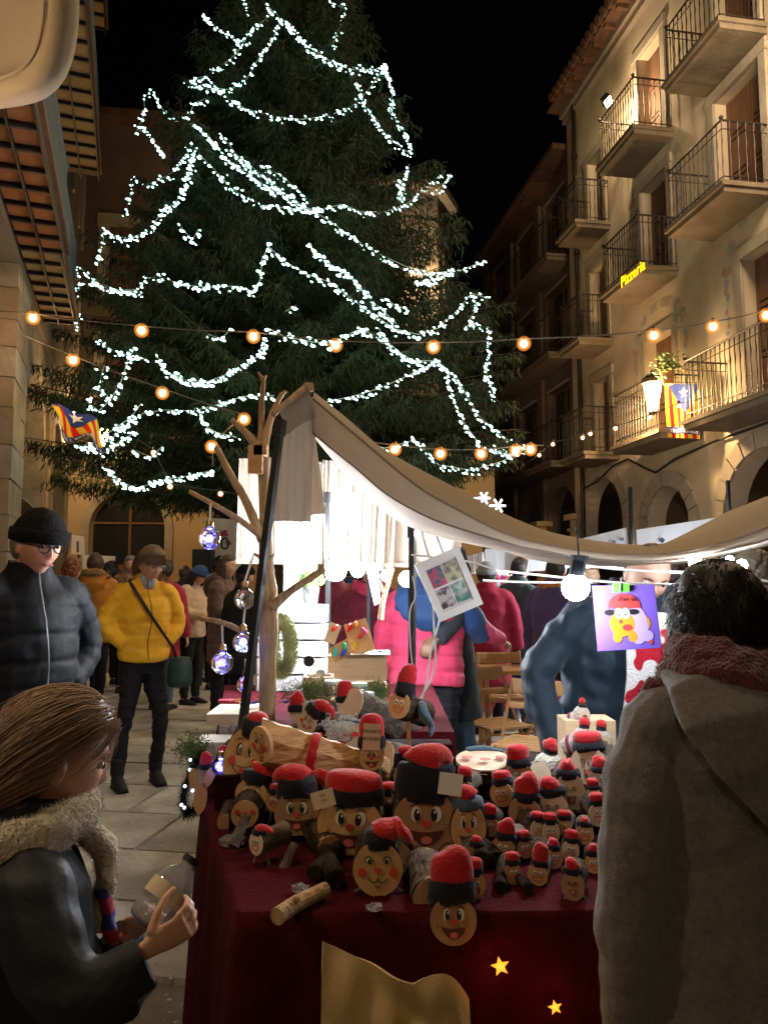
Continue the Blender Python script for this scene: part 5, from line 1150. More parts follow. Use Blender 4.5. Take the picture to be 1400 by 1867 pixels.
# ---------------------------------------------------------------- painted logs (tions)
def depth_of(py): return float(np.interp(py, [1270, 1300, 1400, 1500, 1600, 1690], [2.72, 2.6, 2.28, 1.98, 1.80, 1.66]))
def flat(mb, pts, y, th=.0012): mb.prism([(p[0], p[1]) for p in pts], -th, TR(0, y, 0))
def ell(cx, cz, rx, rz, n=18, a0=0, a1=6.2832): return [(cx + rx * math.cos(a), cz + rz * math.sin(a)) for a in (np.linspace(a0, a1, n + 1)[:-1] if abs(a1 - a0) > 6 else np.linspace(a0, a1, n))]
def line(mb, pts, w, y, th=.0012):
    pts = [Vector((p[0], 0, p[1])) for p in pts]; mb.tube([p + Vector((0, y, 0)) for p in pts], [(th, w)] * len(pts), 6, (0, 1, 0))
def features(t, r, ry, style, seed):
    """painted face on the cut end; local XZ plane looking to -Y"""
    q = random.Random(seed); Y = -.0012; s = r; v = ry / r
    def F(name, pts, m, lay=0, par=None):
        b = MB(); flat(b, [(x, z * v) for x, z in pts], Y - .0011 * lay); return obj(name, b, M_[m], par or t)
    if style == 'A':      # big printed eyes, open mouth with tongue, freckles
        for sg in (-1, 1):
            e = F('eye', ell(.30 * s * sg, .26 * s, .15 * s, .24 * s), 'pw', 1); F('pupil', ell(.25 * s * sg - .02 * s, .24 * s, .095 * s, .20 * s), 'pk', 2, e); F('glint', ell(.25 * s * sg - .0 * s, .34 * s, .03 * s, .05 * s), 'pw', 3, e)
            b = MB(); line(b, [(sg * (.18 + .09 * k) * s, (.54 + .06 * math.sin(k * 1.3)) * s * v) for k in range(4)], .018 * s, Y - .001); obj('brow', b, M_['pk'], t)
            b = MB()
            for k in range(4): flat(b, ell(sg * (.62 + q.uniform(-.1, .1)) * s, (-.12 + q.uniform(-.12, .12)) * s * v, .02 * s, .02 * s, 6), Y - .001)
            obj('freckles', b, M_['pbr'], t, kind='stuff')
        m = F('mouth', [(-.52 * s, -.22 * s), (-.25 * s, -.28 * s), (.0, -.30 * s), (.25 * s, -.28 * s), (.52 * s, -.22 * s), (.40 * s, -.48 * s), (.2 * s, -.66 * s), (0, -.72 * s), (-.2 * s, -.66 * s), (-.40 * s, -.48 * s)][::-1], 'pbr', 1)
        F('tongue', ell(0, -.54 * s, .17 * s, .12 * s), 'ppk', 2, m); F('nose', ell(0, -.04 * s, .13 * s, .12 * s), 'pr', 1)
    elif style == 'B':    # thin line smile, heart cheeks
        for sg in (-1, 1):
            e = F('eye', ell(.28 * s * sg, .30 * s, .13 * s, .20 * s), 'pk', 1); F('eye_white', ell(.28 * s * sg + .03 * s, .30 * s, .085 * s, .155 * s), 'pw', 2, e); F('pupil', ell(.24 * s * sg - .0, .27 * s, .045 * s, .11 * s), 'pk', 3, e)
            F('cheek', ell(.55 * s * sg, -.08 * s, .17 * s, .15 * s), 'pr', 1)
            b = MB(); line(b, [(sg * (.16 + .1 * k) * s, (.60 + .05 * math.sin(k * 1.2)) * s * v) for k in range(4)], .022 * s, Y - .001); obj('brow', b, M_['pk'], t)
        b = MB(); line(b, [(.52 * s * math.sin(a), (-.12 - .40 * math.cos(a)) * s * v + .06 * s) for a in np.linspace(-1.35, 1.35, 12)], .022 * s, Y - .001); line(b, [(.50 * s * math.sin(a), (-.10 - .16 * math.cos(a)) * s * v) for a in np.linspace(-1.3, 1.3, 10)], .016 * s, Y - .001); m = obj('mouth', b, M_['pk'], t)
        F('tongue', ell(0, -.36 * s, .14 * s, .08 * s), 'pr', 2, m)
    elif style == 'C':    # googly eyes and red outlined grin
        for sg in (-1, 1):
            e = F('eye', ell(.26 * s * sg, .22 * s, .19 * s, .19 * s), 'pw', 1); F('pupil', ell(.26 * s * sg, .18 * s, .08 * s, .09 * s), 'pk', 2, e)
        b = MB(); line(b, [(-.5 * s, -.12 * s * v), (.5 * s, -.12 * s * v)] , .035 * s, Y - .001); line(b, [(.50 * s * math.sin(a), (-.14 - .40 * math.cos(a)) * s * v) for a in np.linspace(-1.5, 1.5, 12)], .035 * s, Y - .001); obj('mouth', b, M_['pr'], t)
    elif style == 'D':    # heart nose, cat mouth
        for sg in (-1, 1):
            e = F('eye', ell(.36 * s * sg, .30 * s, .17 * s, .19 * s, 10, 0, 3.1416), 'pk', 1); F('eye_white', ell(.36 * s * sg, .315 * s, .12 * s, .13 * s, 10, 0, 3.1416), 'pw', 2, e); F('pupil', ell(.33 * s * sg, .32 * s, .06 * s, .10 * s), 'pk', 3, e); F('cheek', ell(.62 * s * sg, -.10 * s, .17 * s, .17 * s), 'pr', 1)
        F('nose', [(0, -.20 * s), (-.14 * s, -.04 * s), (-.13 * s, .06 * s), (-.06 * s, .09 * s), (0, .04 * s), (.06 * s, .09 * s), (.13 * s, .06 * s), (.14 * s, -.04 * s)][::-1], 'pr', 1)
        b = MB()
        for sg in (-1, 1): line(b, [(sg * (.17 - .17 * math.cos(a)) * s, (-.30 - .19 * math.sin(a)) * s) for a in np.linspace(0, 3.0, 9)], .02 * s, Y - .001)
        line(b, [(-.12 * s, -.62 * s), (0, -.68 * s), (.12 * s, -.62 * s)], .02 * s, Y - .001); obj('mouth', b, M_['pk'], t)
    elif style == 'E':    # child's drawing: eyes as letters, pink tongue
        for sg in (-1, 1):
            b = MB(); c = .26 * s * sg
            line(b, [(c - .09 * s, .40 * s), (c - .09 * s, .14 * s), (c + .08 * s, .14 * s), (c + .08 * s, .36 * s), (c - .09 * s, .38 * s)], .028 * s, Y - .001); obj('eye', b, M_['pk'], t)
        b = MB(); line(b, [(0, .26 * s), (0, .06 * s), (.08 * s, .05 * s)], .026 * s, Y - .001); obj('nose', b, M_['pk'], t)
        m = F('mouth', [(-.30 * s, -.18 * s), (.30 * s, -.16 * s), (.20 * s, -.48 * s), (0, -.60 * s), (-.20 * s, -.46 * s)][::-1], 'pbr', 1); F('tongue', [(-.23 * s, -.22 * s), (.24 * s, -.20 * s), (.15 * s, -.44 * s), (0, -.54 * s), (-.15 * s, -.42 * s)][::-1], 'ppk', 2, m)
    elif style == 'F':    # sleeping smile with pink cheeks
        for sg in (-1, 1): F('cheek', ell(.55 * s * sg, .22 * s, .20 * s, .16 * s), 'pr', 1)
        b = MB(); line(b, [(.42 * s * math.sin(a), (.10 - .34 * math.cos(a)) * s) for a in np.linspace(-1.4, 1.4, 12)], .024 * s, Y - .001); m = obj('mouth', b, M_['pk'], t); F('tongue', [(-.16 * s, -.26 * s), (.16 * s, -.26 * s), (0, -.46 * s)][::-1], 'pr', 1)
        F('nose', ell(0, .14 * s, .12 * s, .08 * s), 'pr', 1)
def hat(t, r, ry, kind, h=1.0, flop=(.3, 0), bandh=.30, mred='felt', mband='feltd', tilt=0, wid=1.0):
    Mx = TR(0, min(.03, r * .55), ry * .70) @ ROT(0, tilt, 0)
    b = MB(); W = r * .92 * wid; D = min(.04, r * .66)
    n = 5; b.tube([(0, 0, -.06 * r), (0, 0, bandh * r * .4), (0, 0, bandh * r), (0, 0, (bandh + .12) * r)], [(W, D * 1.0), (W * 1.03, D * 1.08), (W * .97, D), (W * .86, D * .85)], 20, (1, 0, 0), M=Mx)
    def wob(me, k=1.0):
        co = np.empty(len(me.vertices) * 3, 'f'); me.vertices.foreach_get('co', co); co = co.reshape(-1, 3); s_ = N1(co + t.location.x, .5 / r * 5) * .06 * r * k + N2(co, 1.2 / r * 5) * .02 * r; co[:, 2] += s_; co[:, 0] += s_ * .7; me.vertices.foreach_set('co', co.ravel()); me.update(); return me
    ho = obj('hat', wob(b.mesh('hat', True)), M_[mband], t)
    z0 = (bandh + .02) * r; H = h * r * (.66 if kind == 'tall' else 1); fx, fy = flop[0] * r, flop[1] * r
    if kind == 'tall': pts = [(0, 0, z0), (0, 0, z0 + .35 * H), (fx * .1, 0, z0 + .7 * H), (fx * .3, fy * .5, z0 + .95 * H), (fx * .5, fy, z0 + H * 1.04)]; rad = [(W * .88, D * .88), (W * .90, D * .90), (W * .84, D * .85), (W * .66, D * .7), (W * .12, D * .2)]
    elif kind == 'flop': pts = [(0, 0, z0), (fx * .12, fy * .2, z0 + .20 * H), (fx * .5, fy * .5, z0 + .36 * H), (fx * .85, fy * .9, z0 + .32 * H), (fx * 1.15, fy, z0 + .10 * H), (fx * 1.25, fy, z0 + .02 * H)]; rad = [(W * .80, D * .85), (W * .62, D * .85), (W * .40, D * .8), (W * .34, D * .7), (W * .22, D * .5), (W * .06, D * .1)]
    else: pts = [(0, 0, z0), (0, 0, z0 + .3 * H), (0, 0, z0 + .5 * H), (0, 0, z0 + .56 * H)]; rad = [(W * .88, D * .9), (W * .92, D * .92), (W * .8, D * .8), (W * .2, D * .2)]
    p2, r2 = chaikin(pts, rad, 2); b = MB(); b.tube(p2, r2, 18, (1, 0, 0) if kind != 'flop' else (0, 1, 0) if False else (1, 0, .01), M=Mx)
    me = remesh(b, max(.0028, r * .07), 2, lambda co: r * (.045 * N1(co + t.location.x, .13 / r) + .012 * N2(co, .35 / r)) if True else 0, 'hat_top'); obj('hat_top', me, M_[mred], ho)
    return ho
NT = 0
def tio(px, py, rp, label, style='A', v=1.0, yaw=0, pitch=0, roll=0, L=2.4, hatk='flop', hh=.8, flop=(.9, -.2), face='cut', bark='bark', legs=True, Y=None, htilt=0, band=.32, mred='felt', mband='feltd', hwid=1.0, hat_on=True, tagp=None, grp=None, tagtxt=None, legk=1.0):
    global NT; NT += 1; rp = rp * 1.10; Y = Y or depth_of(py); Y = min(Y, PZ(px, py + rp * v * 1.03, TZ + .003).y) if py + rp * v < 1668 else Y; p = P(px, py, Y); r = rp * 1.0 * Y / FPX * (1.0 + .12 * math.cos(0)); r = rp * (p - CAM).length / FPX; ry = r * v
    t = thing('painted_log', label, 'painted log', p, (R(pitch), R(roll), R(yaw)), group=grp, world=False); q = random.Random(NT * 13); q2 = NZ(NT + 50)
    Ln = L * r; n = 12; seg = 22; rows = []
    b = MB(); vs = []
    for i in range(n + 1):
        yy = .003 + Ln * i / n; row = []
        for k in range(seg):
            a = 6.2832 * k / seg; base = Vector((math.cos(a), yy, math.sin(a))); s = 1.0 + .035 * float(q2([[base.x * 2, yy * 20, base.z * 2]], 1)[0]) * (0 if i == 0 else 1) + q.uniform(-.012, .02) * (i > 0)
            row.append(Vector((r * s * base.x, yy, ry * s * base.z)))
        rows.append(row)
    b.grid(rows, wrap=True); nb_ = len(b.v) - seg; b.f.append(tuple(range(nb_, nb_ + seg))[::-1]); b.mi.append(0)
    obj('log', b, M_[bark], t, smooth=False)
    b = MB(); nseg = 30; o = []
    for k in range(nseg):
        a = 6.2832 * k / nseg; s = .985 + .012 * float(q2([[math.cos(a) * 2, 0, math.sin(a) * 2]], 1)[0]); o.append((r * s * math.cos(a), ry * s * math.sin(a)))
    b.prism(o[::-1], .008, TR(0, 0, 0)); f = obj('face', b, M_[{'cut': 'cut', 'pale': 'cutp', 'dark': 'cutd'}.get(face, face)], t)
    features(f, r, ry, style, NT)
    if hat_on: hat(t, r, ry, hatk, hh, flop, band, mred, mband, htilt, hwid)
    if legs:
        Mi = (Matrix.LocRotScale(p, Euler((R(pitch), R(roll), R(yaw))), None)).inverted()
        zt = TZ + .004 if Y < 2.12 else .834 if Y < 2.3 else .884 if Y < 2.52 else .934
        for sg in (-1, 1):
            a = Vector((sg * r * .45, Ln * .22, -ry * .7)); aw = Mi.inverted() @ a; fw_ = aw + Vector((sg * r * .5, -r * .35, 0)); fw_.z = min(zt, aw.z - .01)
            e = Mi @ fw_; m = MB(); m.tube([a, a.lerp(e, .5) + Vector((.002, 0, 0)), e], [max(.0035, r * .13 * legk)] * 3, 7); obj('leg', m, M_['barkg'], t)
    if tagp:
        cx, cz, w, h, rot = tagp; b = MB(); Mt = TR(cx * r, -.012 - (.05 if cz > .6 else 0), cz * r) @ ROT(-8, rot, 0); b.box((0, 0, 0), (w * r, .0012, h * r), Mt); tg = obj('price_tag', b, M_['ply' if tagtxt else 'paper'], t)
        if tagtxt:
            Mx = Mt @ TR(0, -.0012, 0) @ ROT(90, 0, 0)
            for k, s_ in enumerate(tagtxt): text_obj(s_, Mx @ TR(0, h * r * (.2 - .28 * k), 0), h * r * .19, M_['pk'], tg, ext=.0003)
    return t
# ---- the named individuals of the heap, traced from left to right and back to front
tio(444, 1384, 32, 'tall oval smiling face slice with heart cheeks leaning at the left end of the heap', 'B', 1.48, yaw=8, roll=10, L=.8, hatk='flop', flop=(.6, 0), htilt=8, hh=1.0, legs=False, face='cut', band=.7, hwid=.6)
tio(559, 1318, 17, 'tilted face with winking eyes under a red and black cap, behind the split firewood', 'B', 1.12, yaw=-25, roll=35, L=3.2, hatk='flop', flop=(1.5, 0), hh=1.8, band=.85, face='pale', bark='barkg', hwid=1.15)
tio(629, 1345, 29, 'pink-cheeked grandmother face with curly white hair and a blue headband', 'F', .85, L=1.8, hat_on=False, face='pale', bark='barkg', Y=2.5)
tio(677, 1382, 20, 'small grinning face under a tall red cap with a handwritten kraft price card', 'A', 1.0, L=2, hatk='tall', hh=2.6, flop=(.0, 0), hwid=1.18, band=.8, tagp=(.05, 1.95, 1.35, 1.95, 3), tagtxt=('TIONETS', 'BRUNERS'), Y=2.2)
tio(727, 1286, 19, 'smiling log with a blue scarf raised on a stick above the heap', 'C', 1.15, yaw=-28, pitch=-16, roll=5, L=5.6, hatk='tall', hh=2.0, flop=(1.4, 0), band=1.1, face='cut', Y=2.45, legs=False)
tio(735, 1420, 16, 'narrow rough-bark log with googly eyes, black cap, right of the kraft card', 'A', 1.42, yaw=-18, L=3, hatk='flop', flop=(.9, -.1), hh=.9, band=1.2, bark='barkg', hwid=1.25)
tio(446, 1486, 21, 'pink-cheeked sleeping face low at the left corner of the heap', 'F', 1.0, yaw=6, L=3, hat_on=False)
tio(458, 1450, 27, 'dark face with round open mouth and limp black cap above the pink-cheeked face', 'A', .88, yaw=-12, roll=10, L=3.2, hatk='flop', flop=(1.3, 0), hh=.7, band=.5, Y=2.15, face='cutd' if False else 'cut', mred='felt')
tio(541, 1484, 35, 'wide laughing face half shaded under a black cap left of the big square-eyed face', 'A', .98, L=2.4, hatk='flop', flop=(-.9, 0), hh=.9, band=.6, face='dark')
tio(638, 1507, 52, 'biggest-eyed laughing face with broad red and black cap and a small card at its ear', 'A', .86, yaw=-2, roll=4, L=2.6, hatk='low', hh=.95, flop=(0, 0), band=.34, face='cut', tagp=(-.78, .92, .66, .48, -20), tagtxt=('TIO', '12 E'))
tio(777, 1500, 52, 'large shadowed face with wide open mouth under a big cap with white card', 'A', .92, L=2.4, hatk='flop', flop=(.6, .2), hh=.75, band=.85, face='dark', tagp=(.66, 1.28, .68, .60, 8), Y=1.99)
tio(854, 1512, 27, 'long oval laughing face with blue-black cap beside the large shadowed face', 'A', 1.42, L=3, hatk='flop', flop=(-.8, .1), hh=.9, band=.55, mband='feltb', Y=1.93)
tio(689, 1586, 38, 'round heart-nosed face with cat mouth and folded red cap at the front edge', 'D', 1.05, L=2.2, hatk='flop', flop=(1.0, -.1), hh=.9, band=.45, htilt=12, hwid=.7, legk=.5)
tio(466, 1539, 14, 'tiny oval open-mouthed face with red cap at the front left of the table', 'C', 1.25, yaw=-35, L=4.5, hatk='flop', flop=(1.6, 0), hh=1.2, face='pale', bark='barkg', Y=1.86)
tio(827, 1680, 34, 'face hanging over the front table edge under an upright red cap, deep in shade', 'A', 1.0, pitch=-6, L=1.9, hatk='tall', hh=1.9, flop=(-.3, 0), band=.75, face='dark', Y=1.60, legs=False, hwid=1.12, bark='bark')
for a in ((864, 1616, 18, 'little googly-eyed face with flat red cap beside the overhanging red cap', 'C', 1.15, 'low', 1.4, 'cut'), (842, 1438, 15, 'small ruddy face with box cap and blue scarf left of the big upright stump', 'C', 1.1, 'low', 1.9, 'cutd'),
          (914, 1449, 19, 'grinning googly-eyed face with pink-red cap in front of the upright stump', 'C', 1.0, 'low', 1.3, 'cut'), (947, 1420, 22, 'ruddy-faced log with wide red cap at the right rear of the heap', 'C', 1.1, 'low', 1.7, 'cutd'),
          (956, 1484, 25, 'grey shaded face under a tall red dome cap in the middle of the small logs', 'E', 1.0, 'tall', 1.9, 'cutd'), (1008, 1480, 24, 'pale face under a thick red cap just right of the red dome cap', 'E', 1.25, 'tall', 1.5, 'cutp'),
          (983, 1514, 14, 'tiny pale face leftmost of the three packed together', 'C', 1.2, 'low', 1.0, 'cutp'), (1004, 1519, 14, 'tiny pale face with bright red cap, middle of the three packed together', 'C', 1.25, 'low', 1.3, 'cutp'), (1026, 1508, 13, 'tiny face with black cap, rightmost of the three packed together', 'C', 1.0, 'low', 1.2, 'cut'),
          (1041, 1446, 22, 'long oval drawn face with tall folded red cap near the grey wool coat', 'E', 1.38, 'tall', 2.2, 'cutp'), (1073, 1397, 28, 'large drawn face with pink tongue and flat red cap against the grey wool sleeve', 'E', 1.05, 'low', 1.0, 'cutp'),
          (1082, 1453, 12, 'little face under a red box cap cut by the grey wool sleeve', 'C', 1.1, 'low', 1.8, 'cutp'), (917, 1549, 18, 'brown shaded face with red cap and white tuft at the left of the small logs', 'C', 1.05, 'tall', 1.7, 'cutd'),
          (936, 1594, 13, 'grey face on a straw-wrapped log at the front right edge', 'C', 1.25, 'low', 2.0, 'cutd'), (980, 1596, 15, 'smiling small face with tall red cap standing on two sticks at the front', 'C', 1.05, 'tall', 2.6, 'cut'),
          (1044, 1617, 17, 'grey open-mouthed face with tall red cap on a pale log, right front', 'E', 1.25, 'tall', 2.2, 'cutd'), (1090, 1424, 15, 'little laughing face with red cap tucked under the grey wool elbow', 'C', 1.1, 'tall', 1.6, 'cutp'), (1092, 1486, 15, 'little face pressed against the grey wool sleeve below the red box cap', 'C', 1.2, 'low', 1.5, 'cutp'),
          (1083, 1576, 14, 'little round face at the right end of the front row', 'C', 1.0, 'tall', 1.8, 'cut'), (958, 1548, 13, 'tiny dark-capped face between the front and the packed faces', 'C', 1.1, 'low', 1.3, 'cutd'), (1012, 1566, 14, 'tiny smiling face right above the tall red front cap', 'C', 1.1, 'tall', 1.6, 'cut'),
          (892, 1508, 14, 'tiny face wedged right of the long oval face', 'C', 1.1, 'tall', 1.5, 'cutd'), (706, 1468, 17, 'little grinning face wedged between the two biggest faces', 'C', 1.15, 'low', 1.3, 'cutd'), (588, 1462, 15, 'little face peeping over behind the small kraft card', 'C', 1.1, 'tall', 1.4, 'cut'), (500, 1462, 14, 'little face between the limp black cap and the wide laughing face', 'C', 1.1, 'low', 1.4, 'cutd'),
          (1040, 1552, 13, 'tiny pale face low between the front row and the drawn faces', 'C', 1.2, 'low', 1.5, 'cutp'), (870, 1560, 14, 'tiny dark face under the long oval face', 'C', 1.1, 'low', 1.4, 'cutd'), (1066, 1522, 13, 'little face with fluffy white hatband beside the grey wool sleeve', 'C', 1.1, 'low', 1.4, 'cut')):
    px, py, rp, lab, st, v, hk, hh, fc = a; hk, hh = ('flop', hh * .75) if rnd.random() < .3 else (hk, hh * rnd.uniform(.8, 1.1)); tio(px, py, rp, lab, st, v, yaw=rnd.uniform(-30, 20), L=3.6, hatk=hk, hh=hh, flop=(rnd.uniform(-.5, .5), 0), face=fc, band=.42, bark='barkg' if rnd.random() < .6 else 'bark', legk=.8, hwid=.95, mred='felt', roll=rnd.uniform(-8, 8))
# ---- bare logs, split log, upright stump
def bare(p0, p1, r0, r1, label, m='bark', cut='cutp', name='firewood_log'):
    p0, p1 = Vector(p0), Vector(p1); t = thing(name, label, 'log', p0.lerp(p1, .5)); n = 18; b = MB(); q2 = NZ(int(p0.x * 1000) % 97 + 3); seg = 26; ax = (p1 - p0); A, B = frame_of(ax, Vector((0, 0, 1))); rows = []
    for i in range(n + 1):
        c = p0 + ax * i / n; r = r0 + (r1 - r0) * i / n; rows.append([c + (A * math.cos(6.2832 * k / seg) + B * math.sin(6.2832 * k / seg)) * r * (1 + .06 * float(q2([[math.cos(6.28 * k / seg) * 3, i * .9, math.sin(6.28 * k / seg) * 3]], 1)[0]) + rnd.uniform(-.025, .025)) for k in range(seg)])
    b.grid(rows, wrap=True); obj('bark', b, M_[m], t); b = MB()
    b.tube([p0 - ax.normalized() * .004, p0 + ax.normalized() * .01], r0 * .95, 26, (0, 0, 1)); obj('cut_end', b, M_[cut], t)
    b = MB(); b.tube([p1 - ax.normalized() * .01, p1 + ax.normalized() * .004], r1 * .95, 26, (0, 0, 1)); obj('cut_end', b, M_[cut], t); return t
def loosehat(p, w, h, label, flopx=.0, name='felt_cap', wd=1.0):
    t = thing(name, label, 'cap', p, world=False); hat(t, w, w * .0 + .001, 'tall', h, (flopx, 0), .55, 'felt', 'feltd', 0, wd)
bare(P(640, 1285, 2.75), P(745, 1335, 2.95), .062, .060, 'thick rough-barked log lying under the raised smiling log', 'barkg')
loosehat(P(628, 1282, 2.78), .036, 2.3, 'pointed red cap perched on the end of the thick rough-barked log', .0)
bare(P(546, 1300, 2.75), P(600, 1296, 2.95), .040, .040, 'short log with a cut end beside the peeled branch', 'barkg'); loosehat(P(540, 1298, 2.74), .034, 2.0, 'red cap leaning on the short log beside the peeled branch', -.6)
bare(P(700, 1385, 2.42), P(822, 1412, 2.55), .060, .058, 'grey-barked log lying behind the narrow googly-eyed log', 'barkg')
bare(P(881, 1478, 2.345), P(881, 1387, 2.32), .083, .086, 'big upright stump with a pale painted top', 'barkd', 'cutp', name='stump')
c = P(881, 1387, 2.32); b = MB(); t = thing('painted_stump_face', 'pink cheeks and closed eyes painted on the pale top of the stump', 'painted face', c)
for dx, dy in ((-.05, -.01), (0, -.035), (.05, -.01)): b.tube([c + Vector((dx, dy, .012)), c + Vector((dx, dy, .0135))], (.016), 14)
obj('cheek', b, M_['ppk'], t, kind='stuff'); b = MB(); p, r = chaikin([c + Vector((-.04, .070, .016)), c + Vector((.01, .078, .020)), c + Vector((.07, .062, .012))], [(.012, .008), (.014, .010), (.008, .005)], 2); b.tube(p, r, 10, (0, 1, 0)); obj('cap', b, M_['feltb'], t, smooth=True)
bare(P(775, 1585, 1.86), P(792, 1640, 1.66), .050, .047, 'stubby log end lying toward the front edge behind the overhanging cap', 'barkg', 'cutd')
bare(P(952, 1420, 2.42), P(983, 1412, 2.26), .036, .036, 'small barrel-like slice of wood behind the red caps', 'bark', 'cutp')
for (x0, y0, x1, y1, r_, Yq, m_, lab) in ((500, 1480, 470, 1440, .030, 2.2, 'bark', 'dark bark log filling the gap left of the laughing face'), (585, 1450, 560, 1425, .034, 2.3, 'bark', 'dark bark log between the two laughing faces'), (705, 1470, 716, 1440, .035, 2.25, 'bark', 'dark bark log between the biggest-eyed and the shadowed face'),
        (600, 1545, 560, 1500, .030, 1.98, 'bark', 'dark log lying under the wide laughing face'), (730, 1560, 742, 1535, .026, 1.95, 'bark', 'short dark log behind the heart-nosed face'), (885, 1530, 880, 1500, .030, 2.1, 'bark', 'dark log right of the long oval face'), (905, 1600, 890, 1570, .020, 1.95, 'barkg', 'thin grey log beside the little googly-eyed face'),
        (820, 1560, 812, 1530, .028, 2.0, 'bark', 'dark log under the long oval face'), (650, 1440, 640, 1420, .030, 2.3, 'bark', 'dark log behind the broad red cap'), (410, 1500, 420, 1470, .022, 2.2, 'bark', 'dark thin log at the left rear corner'), (955, 1540, 962, 1515, .024, 2.1, 'barkg', 'grey log behind the tiny packed faces'), (1010, 1570, 1015, 1545, .026, 2.0, 'barkg', 'grey log under the three packed faces'), (1050, 1570, 1052, 1548, .024, 2.02, 'bark', 'dark log by the grey wool sleeve')):
    bare(P(x0, y0, Yq - .06), P(x1, y1, Yq + .10), r_, r_ * .95, lab, m_, 'cutd')
for i_, (px_, py_, r_, dx_) in enumerate(((520, 1585, .030, -30), (566, 1600, .026, 20), (612, 1610, .030, -18), (655, 1560, .026, 24), (735, 1612, .032, -20), (762, 1580, .034, 16), (905, 1575, .026, -14), (870, 1575, .028, 12), (945, 1560, .022, 10), (1010, 1600, .022, -12), (905, 1625, .018, 14), (962, 1628, .016, -10), (1052, 1640, .02, 8), (600, 1480, .03, 10), (705, 1530, .035, 6), (575, 1560, .028, -8), (820, 1480, .028, 9), (880, 1510, .028, -9), (928, 1500, .024, 9), (985, 1560, .022, 6))):
    if i_ in (0, 4, 5, 9, 12, 15, 16, 18): continue
    r_ *= .72; px_ += (dx_ > 0) * 8; q_ = PZ(px_, py_ - 8, TZ + r_ + .003); bare(q_, q_ + Vector((dx_ * .002, .16, 0)), r_, r_ * .93, 'added dark log standing in for shade %s' % ('front left', 'front left beside the loose stick', 'front left near the small card', 'under the biggest-eyed face', 'right of the heart-nosed face', 'behind the stubby log end', 'under the shaded brown face', 'under the long oval face', 'among the small logs', 'under the right small logs', 'near the grey straw-wrapped face', 'between the two front stick-legged faces', 'at the far right front', 'behind the small card', 'between the two biggest faces', 'left of the biggest-eyed face', 'behind the long oval face', 'right of the long oval face', 'behind the shaded brown face', 'behind the smiling stick-legged face')[i_], 'barkd', 'barkd')  # filler logs added as dark shapes for the shade under the faces
# split firewood with its own face and red scarf
t = thing('split_log', 'wedge of split orange firewood with a small face and a red scarf tied round', 'painted log', P(590, 1370, 2.2)); b = MB(); n = 16
A0, A1 = P(478, 1352, 2.12), P(712, 1412, 2.30); ax = A1 - A0; rows = []
for i in range(n + 1):
    c = A0 + ax * i / n; s = 1 - .30 * i / n; sh = [(-.010, .062), (.03, .056), (.06, .012), (.055, -.048), (.0, -.068), (-.045, -.040), (-.052, .018)]
    rows.append([c + Vector((.0, y_ * .9 * s, z_ * s + .003 * math.sin(i * 2.1 + k * 1.7))) for k, (y_, z_) in enumerate(sh)])
b.grid(rows, wrap=True); b.f.append(tuple(range(7))); b.mi.append(0); b.f.append(tuple(n * 7 + k for k in range(7))[::-1]); b.mi.append(0); obj('wood', b, M_['split'], t)
ax_ = ax.normalized(); fz = Vector((.1, 0, 1)).normalized(); fyv = Vector((.62, .78, .1)).normalized(); fxv = fyv.cross(fz).normalized(); fz = fxv.cross(fyv)
fc = thing('x', '', '', (0, 0, 0)); bpy.data.objects.remove(fc)
b = MB(); FM = basis(A0 + Vector((-.002, -.030, -.004)), fxv, fyv, fz); b.prism([(.042 * math.cos(a), .050 * math.sin(a)) for a in np.linspace(0, 6.28, 20)[:-1]][::-1], .012); me = b.mesh('face'); me.transform(FM); f = obj('face', me, M_['cut'], t)
class LocalProxy: pass
fo2 = bpy.data.objects.new('painted_features', bpy.data.meshes.new('e')); bpy.data.objects.remove(fo2)
tmp = []
n0 = set(bpy.data.objects.keys()); features(f, .040, .048, 'B', 3)
for k in set(bpy.data.objects.keys()) - n0:
    o = bpy.data.objects[k]
    o.data.transform(FM)
b = MB(); c = A0 + ax * .38
b.tube([c + Vector((.012 * math.sin(a), .060 * math.cos(a), .060 * math.sin(a) - .002)) for a in np.linspace(0, 6.283, 24)], [(.004, .016)] * 24, 8, (0, 1, 0))
obj('scarf_loop', remesh(b, .004, 2, lambda co: .002 * N1(co, 90)), M_['felt'], t)
for e in (Vector((.085, -.075, -.02)), Vector((-.065, -.06, -.045))):
    b = MB(); p, r = chaikin([c + Vector((0, -.058, -.04)), c + Vector((0, -.058, -.04)) + e * .5 + Vector((0, 0, .01)), c + Vector((0, -.05, -.04)) + e], [(.008, .008), (.010, .026), (.006, .024)], 2); b.tube(p, r, 10, (0, 1, 0)); obj('scarf_end', remesh(b, .004, 2, lambda co: .003 * N1(co, 70)), M_['felt'], t)
# grandmother's curls and headband
t = thing('doll_wig', 'curly white hair and blue headband on the pink-cheeked grandmother face', 'wig', P(610, 1325, 2.46)); b = MB()
for i in range(110):
    c = P(629 + rnd.gauss(-20, 11) if i % 3 else 629 + rnd.uniform(-30, 36), 1322 + rnd.gauss(0, 6) if i % 3 == 0 else 1330 + rnd.gauss(0, 9), 2.44 + rnd.uniform(0, .05)); a0 = rnd.uniform(0, 6)
    b.tube([c + Vector((.008 * math.cos(a0 + a), rnd.uniform(-.002, .002), .008 * math.sin(a0 + a))) for a in np.linspace(0, 4.5, 7)], .0012, 4)
obj('curls', b, M_['hwh'], t, kind='stuff'); b = MB(); b.tube([P(604 + 12 * k, 1318 - 5 * math.sin(k * .7), 2.47) for k in range(6)], .005, 8); obj('headband', b, M_['feltb'], t)
